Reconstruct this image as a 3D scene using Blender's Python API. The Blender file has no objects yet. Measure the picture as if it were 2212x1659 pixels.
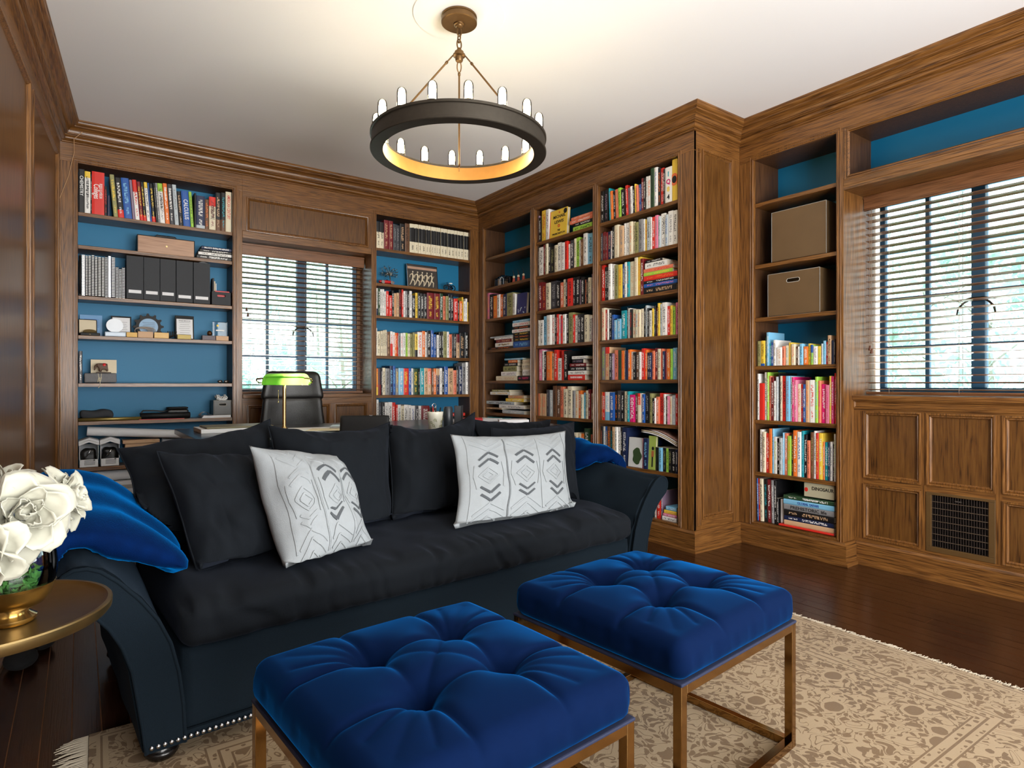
import bpy, bmesh, math, random
from mathutils import Vector, Matrix, noise, Euler
random.seed(7)
SC = bpy.context.scene
COL = SC.collection
R = math.radians

# ---------------------------------------------------------------- camera
EYE = 1.1
YAW = R(35.46)
FPX = 1314.0
cam_d = bpy.data.cameras.new('camera'); cam_d.sensor_width = 36.0
cam_d.lens = 36.0 * FPX / 2212.0; cam_d.clip_start = 0.02
cam = bpy.data.objects.new('camera', cam_d); COL.objects.link(cam)
cam.location = (0, 0, EYE); cam.rotation_euler = (R(90), 0, -YAW)
SC.camera = cam

# ---------------------------------------------------------------- world, daylight, exposure
SC.view_settings.view_transform = 'Standard'; SC.view_settings.look = 'None'
SC.view_settings.gamma = 1.0; SC.view_settings.use_curve_mapping = False
SC.view_settings.exposure = 0.70
w = bpy.data.worlds.new('overcast_sky'); SC.world = w; w.use_nodes = True
bg = w.node_tree.nodes['Background']; bg.inputs[0].default_value = (0.86, 0.95, 1.0, 1); bg.inputs[1].default_value = 2.5
def area(name, loc, rot, sx, sy, power, colr):
    l = bpy.data.lights.new(name, 'AREA'); l.shape = 'RECTANGLE'; l.size = sx; l.size_y = sy
    l.energy = power; l.color = colr
    o = bpy.data.objects.new(name, l); COL.objects.link(o); o.location = loc; o.rotation_euler = rot
    return o
# daylight entering through the windows behind the camera and further along the right-hand wall, plus an added ceiling fill
area('daylight_rear_window', (1.5, -1.85, 1.55), (R(90), 0, 0), 3.2, 2.1, 58, (1.0, 0.97, 0.93))
area('added_ceiling_fill', (1.5, -2.3, .70), (R(122), 0, 0), 3.2, .9, 185, (1.0, 0.97, 0.93))  # unseen lamp added low behind the camera, tilted up to brighten the ceiling
# lamps added out of sight below the sills, lighting the ceiling through the blinds
area('added_bounce_far_window', (1.6, 6.35, .45), (R(-140), 0, 0), 1.3, .7, 200, (.95, 1.0, .96))
area('added_bounce_wide_window', (5.0, 1.0, .45), (R(-140), 0, R(-90)), 1.6, .7, 170, (.95, 1.0, .96))
area('daylight_side_window', (4.75, -0.7, 1.6), (0, R(90), 0), 1.3, 1.5, 45, (0.86, 0.93, 1.0))
SC.cycles.max_bounces = 6; SC.cycles.diffuse_bounces = 3; SC.cycles.glossy_bounces = 3
SC.cycles.transmission_bounces = 6; SC.cycles.transparent_max_bounces = 8
SC.cycles.caustics_reflective = False; SC.cycles.caustics_refractive = False
SC.cycles.sample_clamp_indirect = 4.0; SC.cycles.adaptive_threshold = 0.03

# ---------------------------------------------------------------- measuring helpers
_s, _c = math.sin(YAW), math.cos(YAW)
def W(x, y, X=None, Y=None, Z=None):
    """photo position -> point on a plane of the room"""
    r = (x - 1106.0) / FPX; u = (829.5 - y) / FPX
    a, b = _s + r * _c, _c - r * _s
    d = X / a if X is not None else Y / b if Y is not None else (Z - EYE) / u
    return Vector((d * a, d * b, EYE + d * u))
def PXL(p):
    d = p[0] * _s + p[1] * _c
    return 1106 + FPX * (p[0] * _c - p[1] * _s) / d, 829.5 - FPX * (p[2] - EYE) / d

# ---------------------------------------------------------------- scene helpers
def link(o, parent=None):
    COL.objects.link(o)
    if parent is not None:
        o.parent = parent
        o.matrix_parent_inverse = WORLD.get(parent.name, Matrix()).inverted()
    return o
WORLD = {}
def thing(name, label, cat, loc=(0, 0, 0), rz=0.0, group=None, kind=None):
    o = bpy.data.objects.new(name, None); COL.objects.link(o)
    o.location = loc; o.rotation_euler = (0, 0, rz); o.empty_display_size = 0.05
    WORLD[o.name] = Matrix.Translation(loc) @ Matrix.Rotation(rz, 4, 'Z')
    return tag(o, label, cat, group, kind)
def tag(o, label=None, cat=None, group=None, kind=None):
    if label: o['label'] = label
    if cat: o['category'] = cat
    if group: o['group'] = group
    if kind: o['kind'] = kind
    return o
def struct(name, label=None, loc=(0, 0, 0)):
    return thing(name, label, None, loc, kind='structure')

class MB:
    """collects faces, builds one mesh object"""
    def __init__(self, xf=None): self.v = []; self.f = []; self.m = []; self.xf = xf; self.mi = 0
    def add(self, vs, fs):
        n = len(self.v)
        self.v += [self.xf @ Vector(p) for p in vs] if self.xf else [Vector(p) for p in vs]
        self.f += [tuple(i + n for i in q) for q in fs]; self.m += [self.mi] * len(fs)
        return self
    def box(self, x0, x1, y0, y1, z0, z1):
        return self.add([(x0,y0,z0),(x1,y0,z0),(x1,y1,z0),(x0,y1,z0),(x0,y0,z1),(x1,y0,z1),(x1,y1,z1),(x0,y1,z1)],
            [(0,3,2,1),(4,5,6,7),(0,1,5,4),(1,2,6,5),(2,3,7,6),(3,0,4,7)])
    def bar(self, a, b, w, h=None, up=(0,0,1)):
        """square bar from a to b"""
        a = Vector(a); b = Vector(b); h = h or w; d = (b - a).normalized(); u = Vector(up)
        if abs(d.dot(u)) > .98: u = Vector((0,1,0))
        s = d.cross(u).normalized() * w / 2; t = s.cross(d).normalized() * h / 2
        return self.add([a-s-t,a+s-t,a+s+t,a-s+t,b-s-t,b+s-t,b+s+t,b-s+t],[(0,3,2,1),(4,5,6,7),(0,1,5,4),(1,2,6,5),(2,3,7,6),(3,0,4,7)])
    def tube(self, path, r, n=8, cap=True):
        path = [Vector(p) for p in path]; rs = r if isinstance(r, (list, tuple)) else [r] * len(path)
        base = len(self.v); vs = []; fs = []; prev = None
        for i, p in enumerate(path):
            d = (path[min(i+1, len(path)-1)] - path[max(i-1, 0)]).normalized()
            if prev is None:
                u = Vector((0,0,1)) if abs(d.z) < .9 else Vector((1,0,0)); s = d.cross(u).normalized()
            else:
                s = (prev - d * prev.dot(d)); s = s.normalized() if s.length > 1e-6 else d.orthogonal().normalized()
            prev = s; t = d.cross(s)
            for k in range(n):
                a = 2 * math.pi * k / n; vs.append(p + (s * math.cos(a) + t * math.sin(a)) * rs[i])
        for i in range(len(path) - 1):
            for k in range(n):
                k2 = (k + 1) % n; fs.append((i*n+k, i*n+k2, (i+1)*n+k2, (i+1)*n+k))
        if cap:
            fs.append(tuple(range(n))[::-1]); fs.append(tuple((len(path)-1)*n + k for k in range(n)))
        return self.add(vs, fs)
    def lathe(self, prof, n=24, c=(0,0,0), cap=True, a0=0.0):
        vs = []; fs = []
        for r, z in prof:
            for k in range(n):
                a = a0 + 2*math.pi*k/n; vs.append((c[0]+r*math.cos(a), c[1]+r*math.sin(a), c[2]+z))
        for i in range(len(prof)-1):
            for k in range(n):
                k2 = (k+1) % n; fs.append((i*n+k, i*n+k2, (i+1)*n+k2, (i+1)*n+k))
        if cap:
            if prof[0][0] > 1e-5: fs.append(tuple(range(n))[::-1])
            if prof[-1][0] > 1e-5: fs.append(tuple((len(prof)-1)*n+k for k in range(n)))
        return self.add(vs, fs)
    def sphere(self, c, r, n=10, m=6, sq=(1,1,1)):
        prof = [(max(math.sin(math.pi*i/m), 1e-4), -math.cos(math.pi*i/m)) for i in range(m+1)]
        vs = []; fs = []
        for q, z in prof:
            for k in range(n):
                a = 2*math.pi*k/n; vs.append((c[0]+r*q*math.cos(a)*sq[0], c[1]+r*q*math.sin(a)*sq[1], c[2]+r*z*sq[2]))
        for i in range(m):
            for k in range(n):
                k2 = (k+1) % n; fs.append((i*n+k, i*n+k2, (i+1)*n+k2, (i+1)*n+k))
        return self.add(vs, fs)
    def grid(self, fn, nu, nv, closed_u=False):
        vs = [fn(i/nu, j/nv) for j in range(nv+1) for i in range(nu+1)]
        q = nu+1
        return self.add(vs, [(j*q+i, j*q+i+1, (j+1)*q+i+1, (j+1)*q+i) for j in range(nv) for i in range(nu)])
    def puffy(self, surf, thick, nu, nv):
        """closed soft slab: surf(a,b) in [-1,1]^2 gives its middle sheet, thick(a,b) half thickness front,back"""
        S = {}
        def pt(i, j):
            return surf(-1+2*i/nu, -1+2*j/nv)
        P = [[Vector(pt(i,j)) for i in range(nu+1)] for j in range(nv+1)]
        vs = []; front = {}; back = {}
        for j in range(nv+1):
            for i in range(nu+1):
                du = P[j][min(i+1,nu)] - P[j][max(i-1,0)]; dv = P[min(j+1,nv)][i] - P[max(j-1,0)][i]
                nrm = du.cross(dv); nrm = nrm.normalized() if nrm.length > 1e-9 else Vector((0,0,1))
                a, b = -1+2*i/nu, -1+2*j/nv; tf, tb = thick(a, b)
                if i in (0,nu) or j in (0,nv):
                    vs.append(P[j][i]); front[i,j] = back[i,j] = len(vs)-1
                else:
                    vs.append(P[j][i] + nrm*tf); front[i,j] = len(vs)-1
                    vs.append(P[j][i] - nrm*tb); back[i,j] = len(vs)-1
        fs = []
        for j in range(nv):
            for i in range(nu):
                fs.append((front[i,j],front[i+1,j],front[i+1,j+1],front[i,j+1]))
                fs.append((back[i,j],back[i,j+1],back[i+1,j+1],back[i+1,j]))
        return self.add(vs, fs)
    def rbox(self, h, r, n, disp=None, c=(0,0,0)):
        """rounded box of half sizes h with n=(nx,ny,nz) cells; disp(p, nrm)->p moves each point"""
        idx = {}; vs = []; fs = []
        def vert(i, j, k):
            if (i,j,k) in idx: return idx[i,j,k]
            def co(t, m, hh):
                return -hh + 2*hh*t/m
            p = Vector((co(i,n[0],h[0]), co(j,n[1],h[1]), co(k,n[2],h[2])))
            q = Vector([max(-(h[a]-r), min(h[a]-r, p[a])) for a in range(3)])
            d = p - q; nr = d.normalized() if d.length > 1e-9 else Vector((0,0,1))
            pp = q + nr * r
            if disp: pp = disp(pp, nr)
            vs.append(pp + Vector(c)); idx[i,j,k] = len(vs)-1; return idx[i,j,k]
        nx, ny, nz = n
        for i in range(nx):
            for j in range(ny):
                fs.append((vert(i,j,0),vert(i,j+1,0),vert(i+1,j+1,0),vert(i+1,j,0)))
                fs.append((vert(i,j,nz),vert(i+1,j,nz),vert(i+1,j+1,nz),vert(i,j+1,nz)))
        for i in range(nx):
            for k in range(nz):
                fs.append((vert(i,0,k),vert(i+1,0,k),vert(i+1,0,k+1),vert(i,0,k+1)))
                fs.append((vert(i,ny,k),vert(i,ny,k+1),vert(i+1,ny,k+1),vert(i+1,ny,k)))
        for j in range(ny):
            for k in range(nz):
                fs.append((vert(0,j,k),vert(0,j,k+1),vert(0,j+1,k+1),vert(0,j+1,k)))
                fs.append((vert(nx,j,k),vert(nx,j+1,k),vert(nx,j+1,k+1),vert(nx,j,k+1)))
        return self.add(vs, fs)
    def mesh(self, name, mats, smooth=False, bevel=0.0):
        me = bpy.data.meshes.new(name)
        me.from_pydata([tuple(p) for p in self.v], [], self.f)
        mats = mats if isinstance(mats, (list, tuple)) else [mats]
        for m in mats: me.materials.append(m)
        if len(mats) > 1: me.polygons.foreach_set('material_index', self.m)
        if smooth: me.polygons.foreach_set('use_smooth', [True]*len(self.f))
        me.update()
        return me
    def build(self, name, mats, parent=None, smooth=False, label=None, cat=None, group=None, kind=None, bevel=0.0, auto=None):
        o = bpy.data.objects.new(name, self.mesh(name, mats, smooth)); link(o, parent)
        if bevel:
            b = o.modifiers.new('bevel', 'BEVEL'); b.width = bevel; b.segments = 2; b.limit_method = 'ANGLE'; b.angle_limit = R(40)
        if auto: 
            for p in o.data.polygons: p.use_smooth = True
            o.data.set_sharp_from_angle(angle=R(auto))
        return tag(o, label, cat, group, kind)

def copy_part(o, parent, off=(0,0,0)):
    c = o.copy(); COL.objects.link(c); c.parent = parent
    c.matrix_parent_inverse = o.matrix_parent_inverse.copy()
    c.location = o.location + Vector(off)
    return c

# ---------------------------------------------------------------- materials
MATS = {}
def srgb(r, g, b):
    f = lambda v: (v/255/12.92 if v/255 <= .04045 else ((v/255+.055)/1.055)**2.4)
    return (f(r), f(g), f(b))
def mat(name, colr, rough=.5, metal=0.0, spec=.5, var=.12, vscale=18, bump=0.0, bscale=200, sheen=0.0, coat=0.0, trans=0.0, emit=None, estr=0.0, ior=None, sheen_tint=None, aniso=None):
    if name in MATS: return MATS[name]
    m = bpy.data.materials.new(name); m.use_nodes = True; nt = m.node_tree; N = nt.nodes; L = nt.links
    b = N['Principled BSDF']
    b.inputs['Roughness'].default_value = rough; b.inputs['Metallic'].default_value = metal
    b.inputs['Specular IOR Level'].default_value = spec
    b.inputs['Sheen Weight'].default_value = sheen; b.inputs['Coat Weight'].default_value = coat
    b.inputs['Transmission Weight'].default_value = trans
    if sheen: b.inputs['Sheen Roughness'].default_value = .3
    if sheen_tint: b.inputs['Sheen Tint'].default_value = (*sheen_tint, 1)
    if ior: b.inputs['IOR'].default_value = ior
    if emit: b.inputs['Emission Color'].default_value = (*emit, 1); b.inputs['Emission Strength'].default_value = estr
    tc = N.new('ShaderNodeTexCoord')
    ns = N.new('ShaderNodeTexNoise'); ns.inputs['Scale'].default_value = vscale; ns.inputs['Detail'].default_value = 2
    L.new(tc.outputs['Object'], ns.inputs['Vector'])
    mx = N.new('ShaderNodeMix'); mx.data_type = 'RGBA'
    mx.inputs['A'].default_value = (*[c*(1-var) for c in colr], 1); mx.inputs['B'].default_value = (*[min(1, c*(1+var)) for c in colr], 1)
    L.new(ns.outputs['Fac'], mx.inputs['Factor']); L.new(mx.outputs['Result'], b.inputs['Base Color'])
    if bump:
        n2 = N.new('ShaderNodeTexNoise'); n2.inputs['Scale'].default_value = bscale; n2.inputs['Detail'].default_value = 1
        L.new(tc.outputs['Object'], n2.inputs['Vector'])
        bp = N.new('ShaderNodeBump'); bp.inputs['Strength'].default_value = bump; bp.inputs['Distance'].default_value = .004
        L.new(n2.outputs['Fac'], bp.inputs['Height']); L.new(bp.outputs['Normal'], b.inputs['Normal'])
    MATS[name] = m
    return m

def oak(name, axis, dark, mid, light, rough=.34, dens=1.0, coat=.15, bump=.25):
    m = bpy.data.materials.new(name); m.use_nodes = True; nt = m.node_tree; N = nt.nodes; L = nt.links
    b = N['Principled BSDF']; b.inputs['Roughness'].default_value = rough
    b.inputs['Coat Weight'].default_value = coat; b.inputs['Coat Roughness'].default_value = .25
    tc = N.new('ShaderNodeTexCoord')
    def mapped(al, ac):
        mp = N.new('ShaderNodeMapping'); s = [ac]*3; s[axis] = al; mp.inputs['Scale'].default_value = s
        L.new(tc.outputs['Object'], mp.inputs['Vector']); return mp
    broad = N.new('ShaderNodeTexNoise'); broad.inputs['Scale'].default_value = 1; broad.inputs['Detail'].default_value = 2; broad.inputs['Distortion'].default_value = 1.2
    L.new(mapped(.9, 13*dens).outputs[0], broad.inputs['Vector'])
    # cathedral figure: rings of a slow noise
    mul = N.new('ShaderNodeMath'); mul.operation = 'MULTIPLY'; mul.inputs[1].default_value = 7.0
    L.new(broad.outputs['Fac'], mul.inputs[0])
    fr = N.new('ShaderNodeMath'); fr.operation = 'PINGPONG'; fr.inputs[1].default_value = .5
    L.new(mul.outputs[0], fr.inputs[0])
    fine = N.new('ShaderNodeTexNoise'); fine.inputs['Scale'].default_value = 1; fine.inputs['Detail'].default_value = 2
    L.new(mapped(7, 230*dens).outputs[0], fine.inputs['Vector'])
    sc_ = N.new('ShaderNodeMath'); sc_.operation = 'MULTIPLY_ADD'; sc_.inputs[1].default_value = .55; sc_.inputs[2].default_value = .12; L.new(fr.outputs[0], sc_.inputs[0])
    fs_ = N.new('ShaderNodeMath'); fs_.operation = 'MULTIPLY_ADD'; fs_.inputs[1].default_value = 1.9; fs_.inputs[2].default_value = -.45; L.new(fine.outputs['Fac'], fs_.inputs[0])
    ad = N.new('ShaderNodeMath'); ad.operation = 'ADD'; L.new(sc_.outputs[0], ad.inputs[0]); L.new(fs_.outputs[0], ad.inputs[1])
    rp = N.new('ShaderNodeValToRGB'); e = rp.color_ramp.elements
    e[0].position = .30; e[0].color = (*dark, 1); e[1].position = 1.0; e[1].color = (*light, 1)
    k = e.new(.62); k.color = (*mid, 1)
    L.new(ad.outputs[0], rp.inputs['Fac'])
    big = N.new('ShaderNodeTexNoise'); big.inputs['Scale'].default_value = 1.7; big.inputs['Detail'].default_value = 0
    L.new(tc.outputs['Object'], big.inputs['Vector'])
    hs = N.new('ShaderNodeHueSaturation'); mr = N.new('ShaderNodeMapRange'); mr.inputs['To Min'].default_value = .82; mr.inputs['To Max'].default_value = 1.18
    L.new(big.outputs['Fac'], mr.inputs['Value']); L.new(mr.outputs['Result'], hs.inputs['Value']); L.new(rp.outputs['Color'], hs.inputs['Color'])
    L.new(hs.outputs['Color'], b.inputs['Base Color'])
    bp = N.new('ShaderNodeBump'); bp.inputs['Strength'].default_value = bump; bp.inputs['Distance'].default_value = .002
    L.new(ad.outputs[0], bp.inputs['Height']); L.new(bp.outputs['Normal'], b.inputs['Normal'])
    MATS[name] = m; return m
_d, _m, _l = srgb(50, 29, 11), srgb(98, 62, 27), srgb(126, 84, 40)
OAKZ = oak('oak_upright_grain', 2, _d, _m, _l)
OAKX = oak('oak_lengthwise_grain', 0, _d, _m, _l)
OAKY = oak('oak_crosswise_grain', 1, _d, _m, _l)
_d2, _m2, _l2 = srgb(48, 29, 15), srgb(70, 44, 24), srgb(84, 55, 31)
OAKSHADE = oak('oak_shaded_interior', 2, _d2, _m2, _l2, rough=.45, coat=0)  # oak darkened in its colour for the lack of light inside the shelves
PANEL = oak('oak_panel_veneer', 2, srgb(56, 34, 14), srgb(86, 54, 23), srgb(100, 66, 29), rough=.3, dens=.6, bump=.08)
WALNUTY = oak('dark_stained_plank', 1, srgb(30, 15, 8), srgb(48, 25, 13), srgb(62, 34, 18), rough=.22, coat=.3, bump=.06)
BLIND = oak('blind_slat_wood', 0, srgb(78, 48, 28), srgb(106, 68, 40), srgb(124, 82, 52), rough=.35, bump=.03)
BLINDY = oak('blind_slat_wood_side', 1, srgb(78, 48, 28), srgb(106, 68, 40), srgb(124, 82, 52), rough=.35, bump=.03)
BLUE = mat('blue_painted_back', srgb(0, 106, 148), .55, var=.06, vscale=3, bump=.05, bscale=90)
CEIL = mat('ceiling_plaster', srgb(240, 239, 240), .8, var=.01, vscale=2, bump=.03, bscale=60)
PLASTER = mat('painted_wall', srgb(200, 190, 175), .8, var=.03)
NAVY = mat('navy_linen', srgb(9, 20, 28), .9, spec=.15, var=.28, vscale=260, bump=.25, bscale=900, sheen=.04, sheen_tint=(.3,.5,.8))
NAVYC = mat('navy_linen_pillow', srgb(15, 19, 24), .9, spec=.15, var=.28, vscale=260, bump=.25, bscale=900, sheen=.04, sheen_tint=(.4,.5,.8))
VELVET = mat('royal_blue_velvet', srgb(0, 17, 50), .85, spec=.06, var=.08, vscale=40, sheen=.62, sheen_tint=(.0,.22,.75))
FLEECE = mat('blue_plush_fleece', srgb(0, 22, 62), .9, spec=.05, var=.35, vscale=24, bump=.3, bscale=260, sheen=.7, sheen_tint=(.0,.22,.7))
WHITEF = mat('off_white_cotton', srgb(142, 147, 150), .9, var=.05, vscale=60, bump=.25, bscale=500)
CHARF = mat('charcoal_embroidery', srgb(70, 74, 78), .9, var=.3, vscale=400)
BRASS = mat('antique_brass', srgb(152, 116, 70), .12, 1.0, var=.18, vscale=12)
GOLD = mat('brushed_gold_brass', srgb(150, 128, 86), .36, 1.0, var=.1, vscale=30)
BRIGHTBRASS = mat('polished_brass', srgb(196, 172, 122), .18, 1.0, var=.06)
IRON = mat('dark_bronze_iron', srgb(64, 58, 50), .5, .7, var=.2, vscale=50)
STEEL = mat('steel_casement_paint', srgb(44, 86, 116), .45, var=.15)
CHROME = mat('silver_metal', srgb(190, 192, 196), .2, 1.0, var=.08)
BLACK = mat('black_plastic', srgb(12, 12, 13), .55, spec=.3, var=.2)
BLACKL = mat('black_leather', srgb(22, 20, 19), .38, var=.25, vscale=30, bump=.3, bscale=300)
PAPER = mat('paper_white', srgb(226, 226, 228), .75, var=.03)
CREAM = mat('cream_card', srgb(214, 200, 172), .7, var=.06)
KRAFT = mat('kraft_wood_box', srgb(196, 158, 122), .6, var=.1, vscale=30)
REDM = mat('red_plastic', srgb(196, 30, 34), .4, var=.08)
GREYF = mat('charcoal_card', srgb(44, 46, 50), .7, var=.12, vscale=120)
BOXM = mat('bronze_faux_leather', srgb(98, 76, 50), .45, spec=.5, var=.18, vscale=6, bump=.2, bscale=400)
STITCH = mat('pale_stitching', srgb(170, 165, 155), .7)
def glass(name, tint=(1,1,1), rough=0.0, alpha=.12):
    m = bpy.data.materials.new(name); m.use_nodes = True; nt = m.node_tree; N = nt.nodes; L = nt.links
    N.remove(N['Principled BSDF']); out = N['Material Output']
    tr = N.new('ShaderNodeBsdfTransparent'); tr.inputs[0].default_value = (*tint, 1)
    gl = N.new('ShaderNodeBsdfGlossy'); gl.inputs['Roughness'].default_value = rough
    fr = N.new('ShaderNodeFresnel'); fr.inputs[0].default_value = 1.45
    mx = N.new('ShaderNodeMixShader'); L.new(fr.outputs[0], mx.inputs[0]); L.new(tr.outputs[0], mx.inputs[1]); L.new(gl.outputs[0], mx.inputs[2])
    L.new(mx.outputs[0], out.inputs[0]); MATS[name] = m; return m
GLASS = glass('window_glass', (.95, .99, 1.0))
CLEAR = glass('clear_glass', (.93, .96, .97))
AMBER = glass('amber_tube_glass', (1.0, .88, .62))

# a wall face: s runs to the viewer's right along it, t into it, z up
class Face:
    def __init__(self, o, right, depth): self.o = Vector(o); self.r = Vector(right).normalized(); self.d = Vector(depth).normalized()
    def p(self, s, t, z): return self.o + self.r*s + self.d*t + Vector((0,0,z))
    def xf(self):
        m = Matrix.Identity(4)
        for i in range(3): m[i][0] = self.r[i]; m[i][1] = self.d[i]; m[i][3] = self.o[i]
        return m
    def mb(self): return MB(self.xf())
    def hit(self, x, y, t=0.0):
        """photo position -> (s, z) on the plane at depth t"""
        r = (x-1106.0)/FPX; u = (829.5-y)/FPX
        ray = Vector((_s+r*_c, _c-r*_s, u)); eye = Vector((0,0,EYE)); pl = self.o + self.d*t
        k = (pl-eye).dot(self.d)/ray.dot(self.d); q = eye+ray*k
        return (q-self.o).dot(self.r), q.z
FA = Face((0, 5.2, 0), (1,0,0), (0,1,0))
FB = Face((3.29, 0, 0), (0,-1,0), (1,0,0))        # s = -Y
FP = Face((0, 2.56, 0), (1,0,0), (0,1,0))         # side of the projecting bookcase
FR = Face((3.79, 0, 0), (0,-1,0), (1,0,0))
FW = Face((3.92, 0, 0), (0,-1,0), (1,0,0))        # wainscot under the wide window
_ang = .084
FL = Face((-.105, 5.2, 0), (_ang, 1, 0), (-1, _ang, 0))   # left wall, s<0 towards the camera

def text_mesh(body, size, name='lettering', extrude=.0004, align='CENTER', sx=1.0, bold=0.0):
    cu = bpy.data.curves.new(name, 'FONT'); cu.body = body; cu.size = size; cu.extrude = extrude; cu.offset = bold*size
    cu.align_x = align; cu.align_y = 'CENTER'; cu.resolution_u = 2; cu.space_character = 1.0
    o = bpy.data.objects.new(name, cu); COL.objects.link(o)
    dg = bpy.context.evaluated_depsgraph_get(); me = bpy.data.meshes.new_from_object(o.evaluated_get(dg))
    bpy.data.objects.remove(o); bpy.data.curves.remove(cu)
    if sx != 1.0:
        for v in me.vertices: v.co.x *= sx
    return me
def lettering(body, size, mtx, m, parent, sx=1.0, bold=0.0, fit=None):
    """flat letters; mtx maps x along the line, y up the letters, z towards the reader"""
    me = text_mesh(body, size, sx=sx, bold=bold)
    if fit:
        xs = [v.co.x for v in me.vertices]; wd = max(xs)-min(xs)
        if wd > 1e-6:
            k = fit/wd
            for v in me.vertices: v.co.x *= k
    me.materials.clear(); me.materials.append(m)
    o = bpy.data.objects.new('lettering', me); me.transform(mtx); link(o, parent)
    return o
INKW = mat('white_print', srgb(235, 235, 232), .6, var=.02)
INKK = mat('black_print', srgb(18, 18, 18), .6, var=.02)
INKR = mat('red_print', srgb(200, 40, 30), .6, var=.02)
INKT = mat('teal_print', srgb(0, 160, 180), .6, var=.02)
INKM = mat('magenta_print', srgb(200, 20, 110), .6, var=.02)
INKY = mat('yellow_print', srgb(235, 200, 70), .6, var=.02)
INKA = mat('grey_print', srgb(120, 120, 122), .6, var=.02)
INKB = mat('blue_print', srgb(30, 60, 150), .6, var=.02)

from mathutils.bvhtree import BVHTree
def solid(o):
    """collision shape of a part whose mesh is in room coordinates"""
    b = bmesh.new(); b.from_mesh(o.data); bmesh.ops.recalc_face_normals(b, faces=b.faces); t = BVHTree.FromBMesh(b); b.free(); return t
def inside(t, p, gap):
    loc, nrm, i, d = t.find_nearest(p, .4)
    return loc is not None and ((p-loc).dot(nrm) < 0 or d < gap)
def settle(o, up=(), back=(), sides=(), fwd=Vector((0,1,0)), lat=Vector((1,0,0)), gap=.005, extra=None):
    """soft things give way along one direction: up off what they rest on, forwards off what is behind them,
    up or sideways (whichever is shorter) off the arms; extra(i) keeps some thickness where they are squeezed"""
    UP = Vector((0,0,1))
    for i, v in enumerate(o.data.vertices):
        g = gap + (extra(i) if extra else 0.0)
        for t, sg in sides:
            if inside(t, v.co, gap):
                c = []
                for d_ in (UP, lat*sg):
                    hit = t.ray_cast(v.co + d_*.6, -d_, .6)
                    if hit[0] is not None: c.append((v.co + d_*.6 - d_*(hit[3]-g)))
                if c: v.co = min(c, key=lambda q: (q-v.co).length)
        for t in back:
            hit = t.ray_cast(v.co - fwd*.9, fwd, .9 + g)
            if hit[0] is not None: v.co = v.co - fwd*.9 + fwd*(hit[3]-g)
        for t in up:
            hit = t.ray_cast(v.co + UP*.5, -UP, .5 + g)
            if hit[0] is not None: v.co = v.co + UP*(.5 - hit[3] + g)
    o.data.update()
# ================================================================ room shell
CZ = 2.9
XL_AT = lambda y: -.105 - _ang*(5.2-y)
# floor: subfloor slab with narrow planks running away from the camera
floor = MB().box(-.8, 4.4, -1.75, 5.6, -.08, -.0016).build('floor', mat('seam_filler', srgb(128, 84, 50), .6), label='dark stained narrow strip wood floor', kind='structure')
pw = .078; plank_meshes = {}
for i in range(int(5.0/pw)):
    x0 = -.72 + i*pw
    if x0 > 3.95: break
    y = -1.7 + random.uniform(-1.2, 0)
    while y < 5.2:
        ln = random.uniform(1.5, 2.4); y0 = max(y, -1.7); y1 = min(y+ln, 5.25)
        if y1 - y0 > .05:
            dz = random.uniform(-.0004, .0003)
            MB().box(x0+.0017, x0+pw-.0017, y0+.0008, y1-.0008, -.0016, dz).build('plank', WALNUTY, floor)
        y += ln
MB().box(-.9, 4.5, -1.8, 5.7, CZ, CZ+.12).build('ceiling', CEIL, label='smooth pale grey plaster ceiling', kind='structure')
# outer walls behind the joinery
wb = struct('wall_back', 'oak panelled back wall with far window')
q = MB(); q.box(-.9, 1.03, 5.45, 5.62, 0, CZ); q.box(2.17, 4.4, 5.45, 5.62, 0, CZ); q.box(1.03, 2.17, 5.45, 5.62, 0, 1.02); q.box(1.03, 2.17, 5.45, 5.62, 2.3, CZ)
q.build('wall_core', PLASTER, wb)
wr = struct('wall_right', 'oak panelled right wall with wide window')
q = MB(); q.box(4.12, 4.34, 1.86, 5.62, 0, CZ); q.box(4.12, 4.34, .2, 1.86, 0, 1.02); q.box(4.12, 4.34, .2, 1.86, 2.32, CZ); q.box(4.12, 4.34, 0.0, .2, 0, CZ)
q.box(4.12, 4.34, -1.35, 0.0, 0, .85); q.box(4.12, 4.34, -1.35, 0.0, 2.35, CZ); q.box(4.12, 4.34, -1.8, -1.35, 0, CZ)
q.build('wall_core', PLASTER, wr)
q = MB(); q.box(3.9, 4.12, -1.8, -1.4, 0, CZ); q.box(3.9, 4.12, .02, .17, 0, CZ); q.box(3.9, 4.12, -1.4, .02, 0, .85); q.box(3.9, 4.12, -1.4, .02, 2.35, CZ)
q.build('wall_lining', OAKZ, wr)
# wall behind the camera, with a broad window opening
q = MB(); q.box(-.9, -.15, -1.8, -1.7, 0, CZ); q.box(3.15, 4.4, -1.8, -1.7, 0, CZ); q.box(-.15, 3.15, -1.8, -1.7, 0, .45); q.box(-.15, 3.15, -1.8, -1.7, 2.65, CZ)
wf = struct('wall_front', 'oak panelled wall behind the camera'); q.build('wall_core', PANEL, wf)
q = MB()
for x in (-.15, .95, 2.05, 3.1): q.box(x, x+.05, -1.79, -1.71, .45, 2.65)
q.build('window_frame', OAKZ, wf)

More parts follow.
